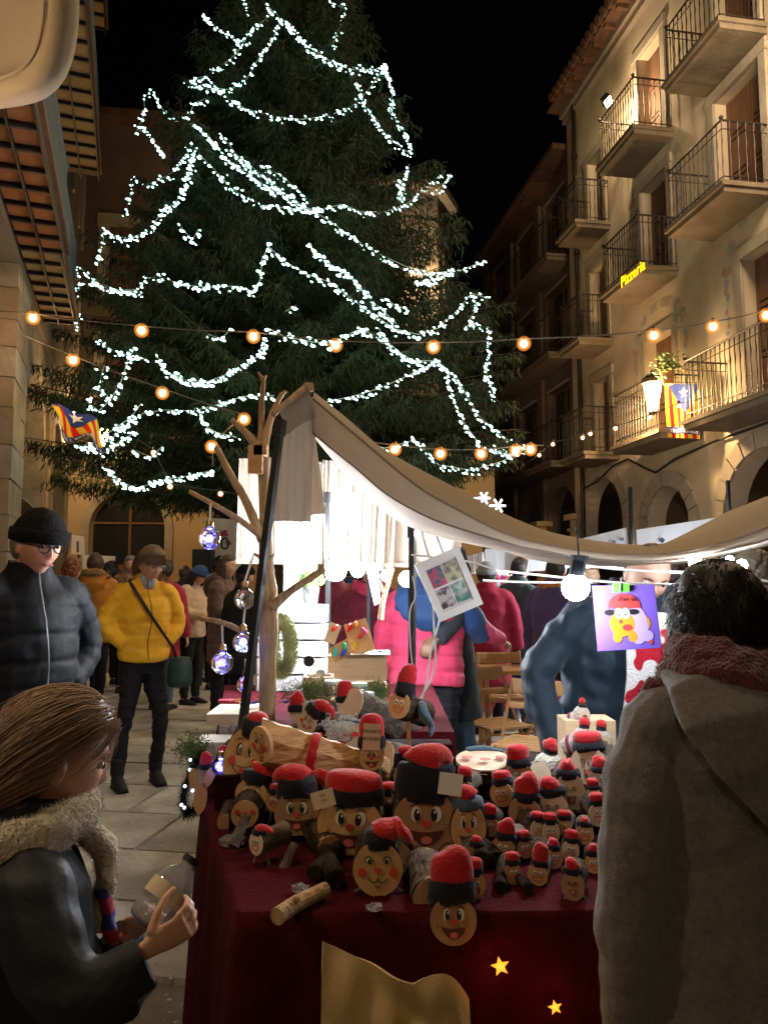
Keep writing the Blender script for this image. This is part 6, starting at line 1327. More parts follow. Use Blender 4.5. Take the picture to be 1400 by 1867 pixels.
# raised log: stick and blue scarf
b = MB(); b.tube([P(744, 1300, 2.5), P(746, 1372, 2.5)], .007, 8); tag(obj('support_stick', b, M_['chair']), 'thin wooden stick holding up the smiling log with the blue scarf', 'stick')
b = MB(); p, r = chaikin([P(768, 1288, 2.50), P(775, 1310, 2.46), P(790, 1322, 2.46), P(783, 1345, 2.44)], [(.012, .02), (.02, .03), (.012, .02), (.004, .006)], 2); b.tube(p, r, 10); tag(obj('blue_scarf', remesh(b, .005, 2, lambda co: .003 * N1(co, 60)), M_['feltb']), 'blue felt scarf wrapped over the raised bark log', 'scarf')
# plush animals at the right rear
def plush(px, py, rp, label, m, capk='tall', capc='felt', Y=2.35, mouth=True, body=None, pom=False):
    c = P(px, py, Y); r = rp * Y / FPX; t = thing('plush_log', label, 'plush toy', c); b = MB(); b.sphere(c, (r, r * .9, r), 16, 12); b.tube([c, c + Vector((-.6 * r, .9 * r, -.9 * r)), c + Vector((-1.5 * r, 1.4 * r, -1.3 * r))], [r * .8, r * .95, r * .75], 14); obj('plush_body', remesh(b, r * .1, 2, lambda co: r * .04 * N2(co, 90)), M_[m], t)
    b = MB(); b.tube([c + Vector((.1 * r, -.82 * r, -.05 * r)), c + Vector((.1 * r, -.93 * r, -.05 * r))], r * .62, 20, (1, 0, 0)); obj('snout', b, M_['cutp' if mouth else m], t)
    b = MB(); b.tube([c + Vector((.15 * r, -.92 * r, -.25 * r)), c + Vector((.15 * r, -.97 * r, -.25 * r))], (r * .3), 16, (1, 0, 0)); obj('mouth', b, M_['pbr'], t)
    q = c + Vector((.1 * r, -.1 * r, .85 * r)); b = MB(); b.tube([q, q + Vector((0, 0, .3 * r))], [(.5 * r, .45 * r), (.45 * r, .4 * r)], 16); obj('hat_band', b, M_['feltd'], t)
    b = MB()
    if pom: b.sphere(q + Vector((0, 0, .65 * r)), .42 * r, 12, 9)
    else: b.tube([q + Vector((0, 0, .28 * r)), q + Vector((.1 * r, 0, .7 * r)), q + Vector((.2 * r, 0, 1.0 * r))], [.5 * r, .52 * r, .2 * r], 14)
    obj('hat_top', remesh(b, r * .1, 1, lambda co: r * .05 * N1(co, 80)), M_['felt'], t)
    b = MB(); b.tube([c + Vector((-.75 * r, 1.0 * r, -.95 * r)), c + Vector((-1.0 * r, 1.15 * r, -1.05 * r))], r * 1.0, 18); obj('blanket', b, M_['c_maroon'], t)
M_['plushg'] = mat('plush_grey', (.42, .36, .33), (.50, .44, .40), .95, 30, .6, 150, sheen=.5); M_['plushw'] = mat('plush_cream', (.66, .62, .54), (.72, .68, .60), .95, 30, .6, 150, sheen=.5)
plush(1060, 1302, 15, 'topmost grey plush log with a red pompom hat', 'plushg', Y=2.5, pom=True); plush(1063, 1344, 19, 'grey plush log with open dark mouth below the pompom one', 'plushg', Y=2.42); plush(1094, 1348, 19, 'grey plush log with pink mouth against the grey wool sleeve', 'plushg', Y=2.45)
plush(1000, 1397, 26, 'cream plush log lying behind the tall folded red cap', 'plushw', Y=2.42, mouth=False)
b = MB(); b.box((.66, 2.53, .90), (.16, .12, .22)); tag(obj('display_box', b, M_['pine']), 'pale wooden box carrying the plush logs', 'box')
# left end: tinsel garland with LEDs, wooden ear slices, red bow caps
t = thing('tinsel_garland', 'dark tinsel garland with small blue-white lights hanging off the left table edge', 'garland', P(345, 1500, 2.45)); b = MB(); path = [P(x_, y_, 2.45) for x_, y_ in ((368, 1375), (350, 1400), (340, 1430), (332, 1460), (338, 1485), (372, 1470), (400, 1450))]
for a, c in zip(path, path[1:]):
    for i in range(420):
        q = a.lerp(c, i / 420); d = Vector((rnd.gauss(0, 1), rnd.gauss(0, 1), rnd.gauss(0, 1))).normalized() * rnd.uniform(.02, .042); s_ = d.cross(Vector((0, .3, 1))).normalized() * .0016; b.add([q - s_, q + s_, q + d], [(0, 1, 2)])
obj('tinsel', b, M_['c_black'], t, kind='stuff'); b = MB()
for (px, py) in ((347, 1386), (346, 1404), (337, 1434), (351, 1442), (331, 1468), (336, 1473), (348, 1413)): b.sphere(P(px, py, 2.41), .0045, 8, 6)
obj('led', b, mat('led_cold', (.6, .6, 1), None, .5, emit=(.55, .6, 1), es=9), t, kind='stuff')
for i, (px, py, rx, rz, rot, lab) in enumerate(((352, 1420, 8, 17, 8, 'small oval wood slice hanging leftmost in the tinsel'), (381, 1418, 9, 19, -25, 'tilted oval wood slice under the red bow caps'), (365, 1456, 12, 27, -5, 'longest oval wood slice at the left table edge'))):
    c = P(px, py, 2.38); k = 2.38 / FPX; b = MB(); b.prism([(rx * k * math.cos(a), rz * k * math.sin(a)) for a in np.linspace(0, 6.28, 20)[:-1]][::-1], .008, TR(*c) @ ROT(0, -rot, 0)); tag(obj('wood_slice', b, M_['cut']), lab, 'wood slice')
for i, (px, py, w, h, fl, lab) in enumerate(((374, 1404, .024, 2.2, .4, 'crumpled red felt cap at the left end above the oval slices'), (406, 1388, .026, 1.0, 1.2, 'flat red felt cap over the blue glowing bulb'), (383, 1430, .018, 1.2, -.4, 'small red felt cap tucked under the tilted slice'))): loosehat(P(px, py, 2.4), w, h, lab, fl)
# loose branch sticks and plastic on the cloth
b = MB(); b.tube([PZ(505, 1672, TZ + .016), PZ(540, 1648, TZ + .018), PZ(594, 1622, TZ + .02)], [.017, .016, .015], 12); b.sphere(PZ(540, 1640, TZ + .034), .008, 6, 4); tag(obj('loose_stick', b, M_['branch']), 'pale cut stick lying on the red cloth at the front left corner', 'stick')
b = MB(); b.tube([P(538, 1540, 1.9), P(503, 1618, 1.84)], [.012, .014], 9); tag(obj('log_leg_stick', b, M_['barkg']), 'slanting bark stick propping the laughing face left of the loose stick', 'stick')
b = MB(); b.tube([P(608, 1580, 1.86), P(600, 1650, 1.78)], [.014, .015], 9); tag(obj('prop_stick', b, M_['barkg']), 'short upright bark stick under the biggest-eyed face', 'stick')
b = MB(); b.tube([P(450, 1490, 2.0), P(425, 1545, 1.95)], [.011, .014], 9); tag(obj('prop_stick', b, M_['barkg']), 'bark stick slanting down to the left corner of the red cloth', 'stick')
for (px, py, s, lab) in ((425, 1535, .035, 'crinkled clear plastic wrap at the left corner of the cloth'), (548, 1620, .022, 'scrap of clear plastic beside the pale cut stick'), (683, 1655, .018, 'clear plastic label holder at the front edge of the table')):
    c = PZ(px, py, TZ + .012); b = MB(); b.sphere(c, (s, s * .7, s * .4), 9, 6); me = b.mesh('m'); 
    for v_ in me.vertices: v_.co += Vector((rnd.gauss(0, s * .14), rnd.gauss(0, s * .14), rnd.gauss(0, s * .08)))
    tag(obj('plastic_scrap', me, M_['plastic']), lab, 'plastic wrap')
# hanging cloth sack and lit stars on the front of the table
t = thing('cloth_sack', 'creased yellowish cloth sack with a printed black rectangle hung on the red tablecloth', 'sack', P(700, 1860, 1.5)); rows = []
Yd = 1.555; top = lambda u: (590 + u * 264, 1716 + 70 * min(1, u / .62) ** .8 - (22 * math.sin(max(0, (u - .62) / .38) * math.pi) if u > .62 else 0) + 30 * max(0, (u - .8) / .2) ** 2)
for j in range(30):
    v_ = j / 29; r = []
    for i in range(50):
        u = i / 49; tx, ty = top(u); px = tx + v_ * (-12 + 14 * u); py = ty + v_ * (2010 - ty); q = P(px, py, Yd); q.y += .010 * math.sin(u * 22 + v_ * 3) * (.3 + v_) + .014 * math.sin(u * 7 - v_ * 9) + .006 * float(N2([[u * 10, v_ * 8, 0]], 1)[0]) - .02 * (1 - v_) * u; r.append(q)
    rows.append(r)
b = MB(); b.thick(rows, -.004); obj('cloth', b, M_['sack'], t, smooth=True)
def sackpt(u, v_): i = min(48, int(u * 49)); j = min(28, int(v_ * 29)); return rows[j][i] + Vector((0, -.006, 0))
b = MB(); b.tube([sackpt(.21, .92), sackpt(.215, .75), sackpt(.22, .545), sackpt(.4, .53), sackpt(.58, .565), sackpt(.585, .75), sackpt(.59, .92)], .0022, 6); obj('printed_border', b, M_['pk'], t)
for (px, py, s, lab, k) in ((912, 1763, 17, 'glowing amber star light on the front of the red tablecloth', 1), (1012, 1838, 13, 'lower right dimmer amber star light on the tablecloth', .8)):
    c = P(px, py, 1.58); r = s * 1.58 / FPX; t = thing('star_light', lab, 'star light', c); b = MB(); o = [((r if q % 2 == 0 else r * .45) * math.cos(math.pi / 2 + q * math.pi / 5 + .2), (r if q % 2 == 0 else r * .45) * math.sin(math.pi / 2 + q * math.pi / 5 + .2)) for q in range(10)]
    b.add([(x_, 0, z_) for x_, z_ in o] + [(0, -r * .35, 0), (0, r * .2, 0)], [((q + 1) % 10, q, 10) for q in range(10)] + [(q, (q + 1) % 10, 11) for q in range(10)], TR(*c)); obj('star', b, M_['amberg'], t); light('POINT', c - Vector((0, .03, 0)), .05, (1, .4, .1), .01)
# ---------------------------------------------------------------- branch stand with glass bulbs
t = thing('branch_stand', 'peeled bare tree branch standing upright on the back table, hung with glass bulbs', 'branch display', P(487, 1300, 2.95)); YB = 2.95
def br(pts, rad, d=YB, m='branch', name='limb'):
    b_ = MB(); w = [P(x_, y_, d + (q[2] if len(q) > 2 else 0)) for q in pts for x_, y_ in [q[:2]]]; p, r = chaikin(w, [k * d / FPX for k in rad], 2); n = len(p); r = [tuple(v_ * (1 + .05 * math.sin(i * 1.9)) for v_ in rr) for i, rr in enumerate(r)]; b_.tube(p, r, 10); obj(name, b_, M_[m], t, smooth=True)
br([(487, 1325), (488, 1220), (491, 1110), (484, 1010), (482, 900), (480, 820), (490, 770), (510, 722), (522, 712)], [15, 15, 19, 12, 10, 9, 7, 5, 3], name='main_stem')
br([(478, 905), (477, 840), (476, 770), (478, 720), (481, 686)], [7, 7, 6, 5, 4]); br([(470, 815), (450, 790), (422, 765)], [9, 7, 5], YB - .02); br([(478, 830), (484, 790), (498, 752)], [5, 5, 4])
br([(478, 985), (448, 910), (422, 870), (394, 814)], [9, 8, 7, 6], YB - .02); br([(484, 985), (455, 960), (400, 925), (345, 896)], [7, 6, 5, 4], YB - .05); br([(496, 1108), (525, 1080), (562, 1057), (592, 1036)], [10, 7, 6, 7], YB - .05); br([(470, 1172), (440, 1150), (405, 1134), (366, 1128)], [6, 5, 5, 4], YB - .1)
br([(480, 1020), (468, 1012), (462, 1010)], [4, 3, 3], YB - .05); br([(486, 1022), (500, 1010)], [3, 2], YB - .05); br([(478, 690), (470, 678)], [4, 2]); br([(480, 690), (486, 684)], [4, 2])
b = MB(); b.box(P(466, 838, YB - .06), (.055, .03, .11)); b.box(P(476, 822, YB - .05), (.05, .05, .04)); obj('wooden_plaque', b, M_['split'], t)
def glass_bulb(px, py, rp, label, Y=2.85, led='bluel', top=None, core=True, lit=0):
    c = P(px, py, Y); r = rp * Y / FPX; t2 = thing('glass_bulb', label, 'glass bulb', c); b = MB(); pr = [(r * math.sin(a), -r * math.cos(a)) for a in np.linspace(.02, 2.72, 16)] + [(r * .36, r * 1.02), (r * .34, r * 1.15)]
    b.lathe(pr, 24, TR(*c), cap=False); pr2 = [(x_ * .95, z_ * .95) for x_, z_ in pr]; b.tube([(0, 0, z_) for x_, z_ in pr2][::-1], [max(x_, 1e-4) for x_, z_ in pr2][::-1], 24, (1, 0, 0), False, TR(*c)); obj('globe', b, M_['glass'], t2, smooth=True)
    b = MB(); b.lathe([(r * .37, r * 1.05), (r * .37, r * 1.3), (r * .33, r * 1.32), (r * .37, r * 1.38), (r * .33, r * 1.42), (r * .36, r * 1.5), (r * .28, r * 1.62), (r * .1, r * 1.7)], 16, TR(*c)); obj('cap', b, M_['brass'], t2, smooth=True)
    b = MB(); q = c + Vector((0, 0, r * .7)); b.sphere(q, r * .16, 10, 8); obj('led', b, M_['bluew'] if core else M_['brass'], t2)
    b = MB(); pts = [q] + [c + Vector((rnd.uniform(-.5, .5) * r, rnd.uniform(-.5, .5) * r, rnd.uniform(-.75, .5) * r)) for _ in range(26)]; pts, rr = chaikin(pts, [.0007] * len(pts), 1); b.tube(pts, .0007, 4); obj('fine_wire', b, M_['steel' if led else 'brass'], t2)
    b = MB()
    for _ in range(14): b.sphere(c + Vector((rnd.uniform(-.4, .4) * r, rnd.uniform(-.4, .4) * r, rnd.uniform(-.75, .45) * r)), r * .055, 6, 4)
    obj('micro_led', b, M_[led] if led else M_['brass'], t2, kind='stuff'); tp = Vector(top) if top else c + Vector((0, 0, r * 3.0)); b = MB(); b.tube([c + Vector((0, 0, r * 1.7)), tp], [(.004, .0012)] * 2, 6); obj('ribbon', b, M_['cord'], t2)
    if lit: light('POINT', c, lit, (.12, .12, 1.0), .01)
glass_bulb(382, 982, 20, 'glass bulb with blue light hanging highest at the left of the branch', top=P(384, 918, 2.88), lit=.10); glass_bulb(446, 1092, 19, 'clear unlit glass bulb beside the black pole', led=None, core=False, top=P(462, 1012, 2.88)); glass_bulb(405, 1209, 20, 'glass bulb with blue light on the short low twig', top=P(405, 1134, 2.85), lit=.10)
glass_bulb(443, 1171, 19, 'turquoise-blue lit bulb half behind the black pole', led='bluew', top=P(452, 1060, 2.9), lit=.08); glass_bulb(447, 1248, 15, 'lowest blue-lit bulb behind the black pole over the white boxes', Y=3.0); glass_bulb(402, 1398, 16, 'blue and violet glowing bulb lying among the red caps on the table', Y=2.36, top=P(402, 1378, 2.36), lit=.12)
# ---------------------------------------------------------------- poles
def pole(p0, p1, r, label, m='black', sq=True):
    b = MB(); p0, p1 = Vector(p0), Vector(p1); b.tube([p0, p1], r, 4 if sq else 10, (1, .35, 0)); b.tube([p1 - (p1 - p0).normalized() * .05, p1 + (p1 - p0).normalized() * .01], r * 1.35, 4 if sq else 10, (1, .35, 0)); tag(obj('tent_pole', b, M_[m]), label, 'pole')
pt0, pt1 = P(440, 1340, 2.72), P(512, 770, 2.75); d = pt0 - pt1; pole(pt1 + d * ((pt1.z - .0) / (pt1.z - pt0.z)) * .998, pt1, .017, 'leaning black square tent pole in front of the peeled branch')
pt0, pt1 = P(748, 1375, 3.3), P(752, 960, 3.3); pole(Vector((pt0.x, 3.3, 0)), pt1, .018, 'worn black tent pole wrapped with white cable in front of the pink jacket')
pole(Vector((P(600, 1170, 4.0).x, 4.0, .78)), P(597, 900, 4.0), .014, 'thin black pole behind the wooden whistle boards'); pole(Vector((P(676, 1180, 4.4).x, 4.4, 0)), P(672, 900, 4.4), .014, 'thin black pole between the two maroon jackets')
# ---------------------------------------------------------------- canopy
t = thing('stall_canopy', 'beige stall canopy sagging across the picture from a high left corner', 'canopy', P(560, 710, 3.0))
def curve(pts, n):
    xs = [p[0] for p in pts]; o = []
    L_ = [0]
    for a, c in zip(pts, pts[1:]): L_.append(L_[-1] + math.hypot(c[0] - a[0], c[1] - a[1]))
    for s_ in np.linspace(0, L_[-1], n): o.append((float(np.interp(s_, L_, [p[0] for p in pts])), float(np.interp(s_, L_, [p[1] for p in pts]))))
    for _ in range(3): o = [o[0]] + [((a[0] + 2 * b_[0] + c[0]) / 4, (a[1] + 2 * b_[1] + c[1]) / 4) for a, b_, c in zip(o, o[1:], o[2:])] + [o[-1]]
    return o
NC = 70
ridge = curve([(572, 716), (640, 770), (686, 813), (743, 846), (829, 890), (900, 930), (960, 957), (1007, 974), (1062, 984), (1125, 994), (1204, 996), (1282, 975), (1400, 922), (1520, 860)], NC)
seam = curve([(571, 728), (614, 764), (650, 795), (686, 825), (721, 856), (775, 898), (829, 927), (900, 965), (948, 985), (1046, 1005), (1125, 1013), (1243, 1010), (1321, 990), (1400, 962), (1520, 905)], NC)
hem = curve([(568, 788), (614, 826), (650, 854), (703, 902), (743, 925), (793, 950), (850, 968), (948, 997), (1046, 1016), (1125, 1024), (1243, 1022), (1321, 1004), (1400, 984), (1520, 930)], NC)
lin = curve([(576, 800), (629, 864), (690, 925), (743, 960), (793, 975), (850, 990), (968, 1012), (1086, 1030), (1160, 1034), (1243, 1028), (1321, 1012), (1400, 996), (1520, 950)], NC)
Yc = lambda px: float(np.interp(px, [560, 900, 1400, 1520], [3.0, 2.75, 2.45, 2.4]))
def row(cv, dy, wv=0, ph=0): return [P(x_, y_, Yc(x_) + dy) + Vector((0, 0, wv * math.sin(i * .55 + ph))) for i, (x_, y_) in enumerate(cv)]
def rise(cv, dy, dz): return [P(x_, y_, Yc(x_) + .02) + Vector((0, dy, dz)) for x_, y_ in cv]
mid = lambda A, B, k: [a.lerp(c, k) for a, c in zip(A, B)]
r0 = row(ridge, .30); r1 = row(seam, 0); r2 = row(hem, -.01)
top2 = [p + Vector((.03, .9, -.06)) for p in r0]
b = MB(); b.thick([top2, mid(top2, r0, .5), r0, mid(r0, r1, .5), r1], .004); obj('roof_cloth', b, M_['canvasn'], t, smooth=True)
b = MB(); rows = [r1, [p + Vector((0, -.010, -.002)) for p in mid(r1, r2, .25)], [p + Vector((0, .004 * math.sin(i * .8) - .008, 0)) for i, p in enumerate(mid(r1, r2, .7))], r2]; b.thick(rows, .003); obj('valance', b, M_['canvas'], t, smooth=True)
b = MB(); b.tube([p + Vector((0, -.006, 0)) for p in r1], .0045, 6); b.tube([p + Vector((0, -.004, .0)) for p in r2], .004, 6); obj('seam_cord', b, M_['seam'], t)
r3 = [p + Vector((0, .45, 0)) * 1 for p in row(lin, 0)]; r3 = [P(x_, y_, Yc(x_) + .35) for x_, y_ in lin]
b = MB(); b.thick([[p + Vector((0, .02, .004)) for p in r2], mid([p + Vector((0, .02, .004)) for p in r2], r3, .5), r3, [p + Vector((0, .5, .06)) for p in r3]], .003); obj('lining', b, M_['canvas'], t, smooth=True)
# drape flaps at the apex, left post of the frame
def sheet(px4, n, m, Y, wave, name, par, mt, fr=6.0, th=.004, dY=None):
    """px4: top-left, top-right, bottom-right, bottom-left in photo pixels, Y or four Ys"""
    Ys = Y if isinstance(Y, (list, tuple)) else [Y] * 4; cs = [P(p[0], p[1], y_) for p, y_ in zip(px4, Ys)]; rows_ = []
    for j in range(m + 1):
        v_ = j / m; rows_.append([(cs[0].lerp(cs[1], i / n)).lerp(cs[3].lerp(cs[2], i / n), v_) + Vector((0, wave * (.25 + .75 * v_) * math.sin(fr * 6.283 * i / n + 1.3 * v_) + wave * .35 * math.sin(fr * 2.7 * 6.283 * i / n), 0)) for i in range(n + 1)])
    b_ = MB(); b_.thick(rows_, th); return obj(name, b_, M_[mt] if isinstance(mt, str) else mt, par, smooth=True)
sheet([(516, 762), (572, 722), (566, 952), (498, 950)], 30, 24, [2.85, 3.0, 2.95, 2.8], .012, 'corner_drape', t, 'canvas', 1.6); sheet([(570, 786), (574, 790), (594, 936), (562, 940)], 12, 14, 3.02, .008, 'side_drape', t, 'canvas', 1)
sheet([(508, 745), (562, 706), (572, 760), (522, 792)], 14, 6, [2.83, 2.98, 2.96, 2.8], .006, 'corner_cap', t, 'canvasn', 1)
b = MB(); b.tube([P(498, 755, 2.8), P(556, 706, 2.95)], .012, 8); b.box(P(563, 706, 2.97), (.035, .04, .03)); obj('corner_bracket', b, M_['branch'], t)
b = MB(); b.tube([P(520, 770, 2.85), P(560, 735, 2.96)], .008, 6); obj('brace', b, M_['iron'], t)
sheet([(436, 836), (540, 834), (556, 1026), (430, 1020)], 40, 20, 4.25, .006, 'back_panel', t, 'canvas', 3); 
cu = thing('stall_curtain', 'white gathered curtain glowing from the lamps at the back of the stall', 'curtain', P(650, 1030, 4.2))
sheet([(500, 836), (596, 846), (590, 1028), (500, 1026)], 24, 20, 4.2, .012, 'curtain_panel', cu, 'canvas', 2.5); sheet([(588, 838), (725, 862), (716, 1040), (585, 1040)], 90, 26, 4.12, .045, 'gathered_panel', cu, 'canvas', 5.5, .003)
sheet([(716, 862), (850, 930), (836, 1026), (712, 1028)], 30, 16, 4.15, .012, 'curtain_panel', cu, 'canvas', 2.0)
b = MB(); b.tube([P(520, 836, 4.14), P(730, 862, 4.14), P(860, 935, 4.14)], .008, 6)
for k in range(9): c = P(590 + k * 13, 846 + k * 2, 4.13); b.tube([c + Vector((0, .022 * math.cos(a), .022 * math.sin(a))) for a in np.linspace(0, 6.28, 12)], .003, 5, (0, 1, 0))
obj('curtain_rail', b, M_['steel'], cu)
for x0, x1, yy in ((430, 556, 1024), (590, 595, 1030), (640, 800, 1029)):
    b = MB(); b.tube([P(x0, yy, 4.13), P(x1, yy + 2, 4.1)], [(.012, .004)] * 2, 6, (0, 0, 1)); obj('hem_band', b, M_['canvasn'], cu)
# foreground corner of another awning, top left
t = thing('near_awning', 'rounded corner of a cream canvas awning hanging close overhead at the top left', 'awning', P(40, 100, 1.6)); rows = []
arc = [(122, -60), (121, 0), (119, 40), (108, 95), (88, 135), (58, 160), (20, 170), (-40, 178), (-120, 184)]; arc = curve(arc, 40); inner = curve([(84, -60), (82, 0), (80, 40), (70, 90), (52, 120), (30, 135), (0, 145), (-40, 150), (-120, 152)], 40)
o_ = [P(x_, y_, 1.6) for x_, y_ in arc]; i_ = [P(x_, y_, 1.59) for x_, y_ in inner]; cc = P(-60, -20, 1.72)
rows = [[p + Vector((.004, .05, .01)) for p in o_], o_, mid(o_, i_, .45), mid(o_, i_, .85), [p + Vector((0, .014, 0)) for p in i_], mid(i_, [cc] * 40, .15), mid(i_, [cc + Vector((0, -.05, 0))] * 40, .6), [cc] * 40]
b = MB(); b.thick(rows, .005); obj('canvas', b, M_['cream'], t, smooth=True); b = MB(); b.tube([p + Vector((0, -.004, 0)) for p in i_], .004, 6); obj('piping', b, M_['cream'], t)
b = MB(); b.tube([P(-200, 60, 1.9), Vector((-1.9, 1.9, 0))], .03, 10); obj('awning_post', b, M_['iron'], t)
# ---------------------------------------------------------------- lamps inside the stall
def led_bulb(px, py, rp, Y, label, power, sock=True, mt='led'):
    c = P(px, py, Y); r = rp * Y / FPX; t2 = thing('led_bulb', label, 'light bulb', c); b = MB(); b.sphere((0, 0, 0), r, 18, 12, TR(*c)); obj('glowing_globe', b, M_[mt], t2, smooth=True)
    if sock: b = MB(); b.tube([c + Vector((.02 * r, 0, r * .8)), c + Vector((.3 * r, 0, r * 1.9)), c + Vector((.35 * r, 0, r * 2.3))], [r * .55, r * .55, r * .7], 12); obj('socket', b, M_['c_char'], t2)
    if sock: b = MB(); b.tube([c + Vector((.3 * r, 0, r * 2.0)), c + Vector((.3 * r, .02, r * 2 + .10))], .003, 5); obj('lamp_cord', b, M_['blkcord'], t2)
    if power: light('POINT', c - Vector((0, r * .0, r * 1.25)), power, COOL, r)
led_bulb(1049, 1071, 25, 2.2, 'dazzling white bulb in a black socket hanging in front of the steel-blue jacket', 9)
led_bulb(775, 940, 17, 3.35, 'bright white bulb under the canopy edge near the cable-wrapped pole', 24, sock=False); led_bulb(742, 1056, 15, 3.45, 'bright white bulb at the foot of the curtain beside the cable-wrapped pole', 14, sock=False)
led_bulb(612, 1040, 20, 3.75, 'blinding white bulb low before the gathered curtain', 30, sock=False); led_bulb(652, 1040, 13, 3.8, 'smaller white bulb right of the blinding one at the curtain', 12, sock=False); led_bulb(704, 1050, 10, 3.9, 'little white bulb above the small hanging white frame', 2, sock=False)
led_bulb(1268, 1027, 12, 2.5, 'small white lamp hanging just over the dark curly head', 5.0, sock=False); led_bulb(1352, 1030, 10, 2.6, 'second small white lamp at the right end of the canopy hem', 2.0, sock=False)
M_['ledwarm'] = mat('warm_stall_bulb', (1, .8, .5), None, .5, emit=(1, .62, .28), es=40)
led_bulb(0, 0, 1, 1, 'x', 0) if False else None
t = thing('stall_bulb', 'warm bulb under the neighbouring awning beyond the left frame edge', 'light bulb', (-1.25, 1.2, 2.2)); b = MB(); b.sphere((-1.25, 1.2, 2.2), .035, 14, 10); obj('glowing_globe', b, M_['ledwarm'], t, smooth=True); b = MB(); b.tube([(-1.25, 1.2, 2.24), (-1.25, 1.2, 2.5)], .006, 6); obj('lamp_cord', b, M_['blkcord'], t); light('POINT', (-1.25, 1.2, 2.14), 17, (1, .74, .48), .05)
def tube_lamp(p0, p1, label, power, w=.03):
    p0, p1 = Vector(p0), Vector(p1); t2 = thing('tube_lamp', label, 'tube lamp', p0); b = MB(); b.tube([p0, p1], w / 2, 10); obj('glowing_tube', b, M_['led'], t2); b = MB(); b.tube([p0 - (p1 - p0).normalized() * .03, p0], w * .6, 8); b.tube([p1, p1 + (p1 - p0).normalized() * .03], w * .6, 8); obj('tube_cap', b, M_['white'], t2)
    if power: light('POINT', p0.lerp(p1, .5) - Vector((0, .05, 0)), power, COOL, .08)
tube_lamp(P(616, 900, 3.85), P(612, 1020, 3.85), 'upright white tube lamp blazing in the folds of the curtain', 26); tube_lamp(P(648, 910, 3.9), P(640, 1020, 3.9), 'second upright tube lamp right of the first in the curtain', 12); tube_lamp(P(532, 955, 4.0), P(528, 1030, 4.0), 'short tube lamp at the left edge of the curtain', 30)
# cables
for pts, lab in (([(768, 965), (776, 1000), (800, 1060), (806, 1120), (783, 1190), (780, 1240), (765, 1290)], 'white cable looping down in front of the pink jacket'), ([(790, 960), (800, 990), (808, 1010)], 'short white cable from the bulb to the pole'), ([(788, 1080), (791, 1150), (795, 1200), (788, 1240), (768, 1270), (758, 1300)], 'second white cable crossing the first below the pink hem'), ([(752, 1050), (760, 1090), (745, 1110), (748, 1180), (752, 1215)], 'thin frayed white string wound down the black pole')):
    w = [P(x_, y_, 3.2) for x_, y_ in pts]; p, r = chaikin(w, [.0045] * len(w), 3); b = MB(); b.tube(p, [.0045 if 'thin' not in lab else .0025] * len(p), 6); tag(obj('white_cable', b, M_['cord']), lab, 'cable')
for pts, Yq, lab in (([(905, 1040), (1000, 1050), (1110, 1062), (1220, 1066), (1300, 1068)], 2.5, 'pale twisted cord the notebook is clipped to'), ([(880, 1058), (960, 1062), (1080, 1062)], 2.6, 'second pale cord stretched below the canopy hem'), ([(750, 1012), (800, 1016), (860, 1024), (905, 1040)], 3.1, 'pale cord tied round the pole holding the picture frame'), ([(1060, 1030), (1140, 1040), (1260, 1044), (1400, 1060)], 2.55, 'white flex hanging under the canopy lining')):
    w = [P(x_, y_, Yq) for x_, y_ in pts]; b = MB(); p, r = chaikin(w, [.004] * len(w), 2); b.tube(p, .004, 6); tag(obj('string_line', b, M_['cord']), lab, 'cord')
# ---------------------------------------------------------------- framed picture, notebook
t = thing('picture_frame', 'tilted white frame with a four-part craft photo hanging from the cord', 'picture frame', P(818, 1090, 3.0)); Yp = 3.0
cs = [P(755, 1030, Yp), P(835, 996, Yp), P(880, 1101, Yp + .03), P(802, 1134, Yp + .03)]
def bil(u, v_, off=0):
    p = cs[0].lerp(cs[1], u).lerp(cs[3].lerp(cs[2], u), v_); return p + Vector((0, -off, 0))
def slab4(u0, u1, v0, v1, o0, o1, name, m, par):
    b = MB(); b.hexa([bil(u0, v0, o0), bil(u1, v0, o0), bil(u1, v1, o0), bil(u0, v1, o0), bil(u0, v0, o1), bil(u1, v0, o1), bil(u1, v1, o1), bil(u0, v1, o1)]); return obj(name, b, m, par)
wf = M_['white']
for i, a in enumerate(((0, 1, 0, .13), (0, 1, .87, 1), (0, .15, .13, .87), (.85, 1, .13, .87))): slab4(*a, 0, .02, 'frame_rail', wf, t)
slab4(.14, .86, .12, .88, .0, .004, 'backing', M_['white'], t)
pc = [((.02, .10, .16), (.45, .05, .12)), ((.05, .05, .08), (.42, .40, .18)), ((.06, .03, .05), (.48, .44, .46)), ((.02, .16, .16), (.40, .45, .38))]
for k, (u0, u1, v0, v1) in enumerate(((.17, .49, .16, .48), (.51, .83, .16, .48), (.17, .49, .51, .84), (.51, .83, .51, .84))):
    slab4(u0, u1, v0, v1, .004, .006, 'photo', mat('photo_print_%d' % k, *pc[k], .3, 34, detail=2, width=.08, ctr=.5), t)
t = thing('notebook', 'purple notebook with a red-capped orange log figure clipped to the cord by a green clip', 'notebook', P(1140, 1125, 2.3))
cs = [P(1079, 1068, 2.3), P(1191, 1066, 2.3), P(1204, 1181, 2.3), P(1089, 1187, 2.3)]
slab4(0, 1, 0, 1, 0, .005, 'cover', M_['purple'], t); slab4(.01, 1.02, .01, 1.005, -.006, -.001, 'pages', M_['paper'], t)
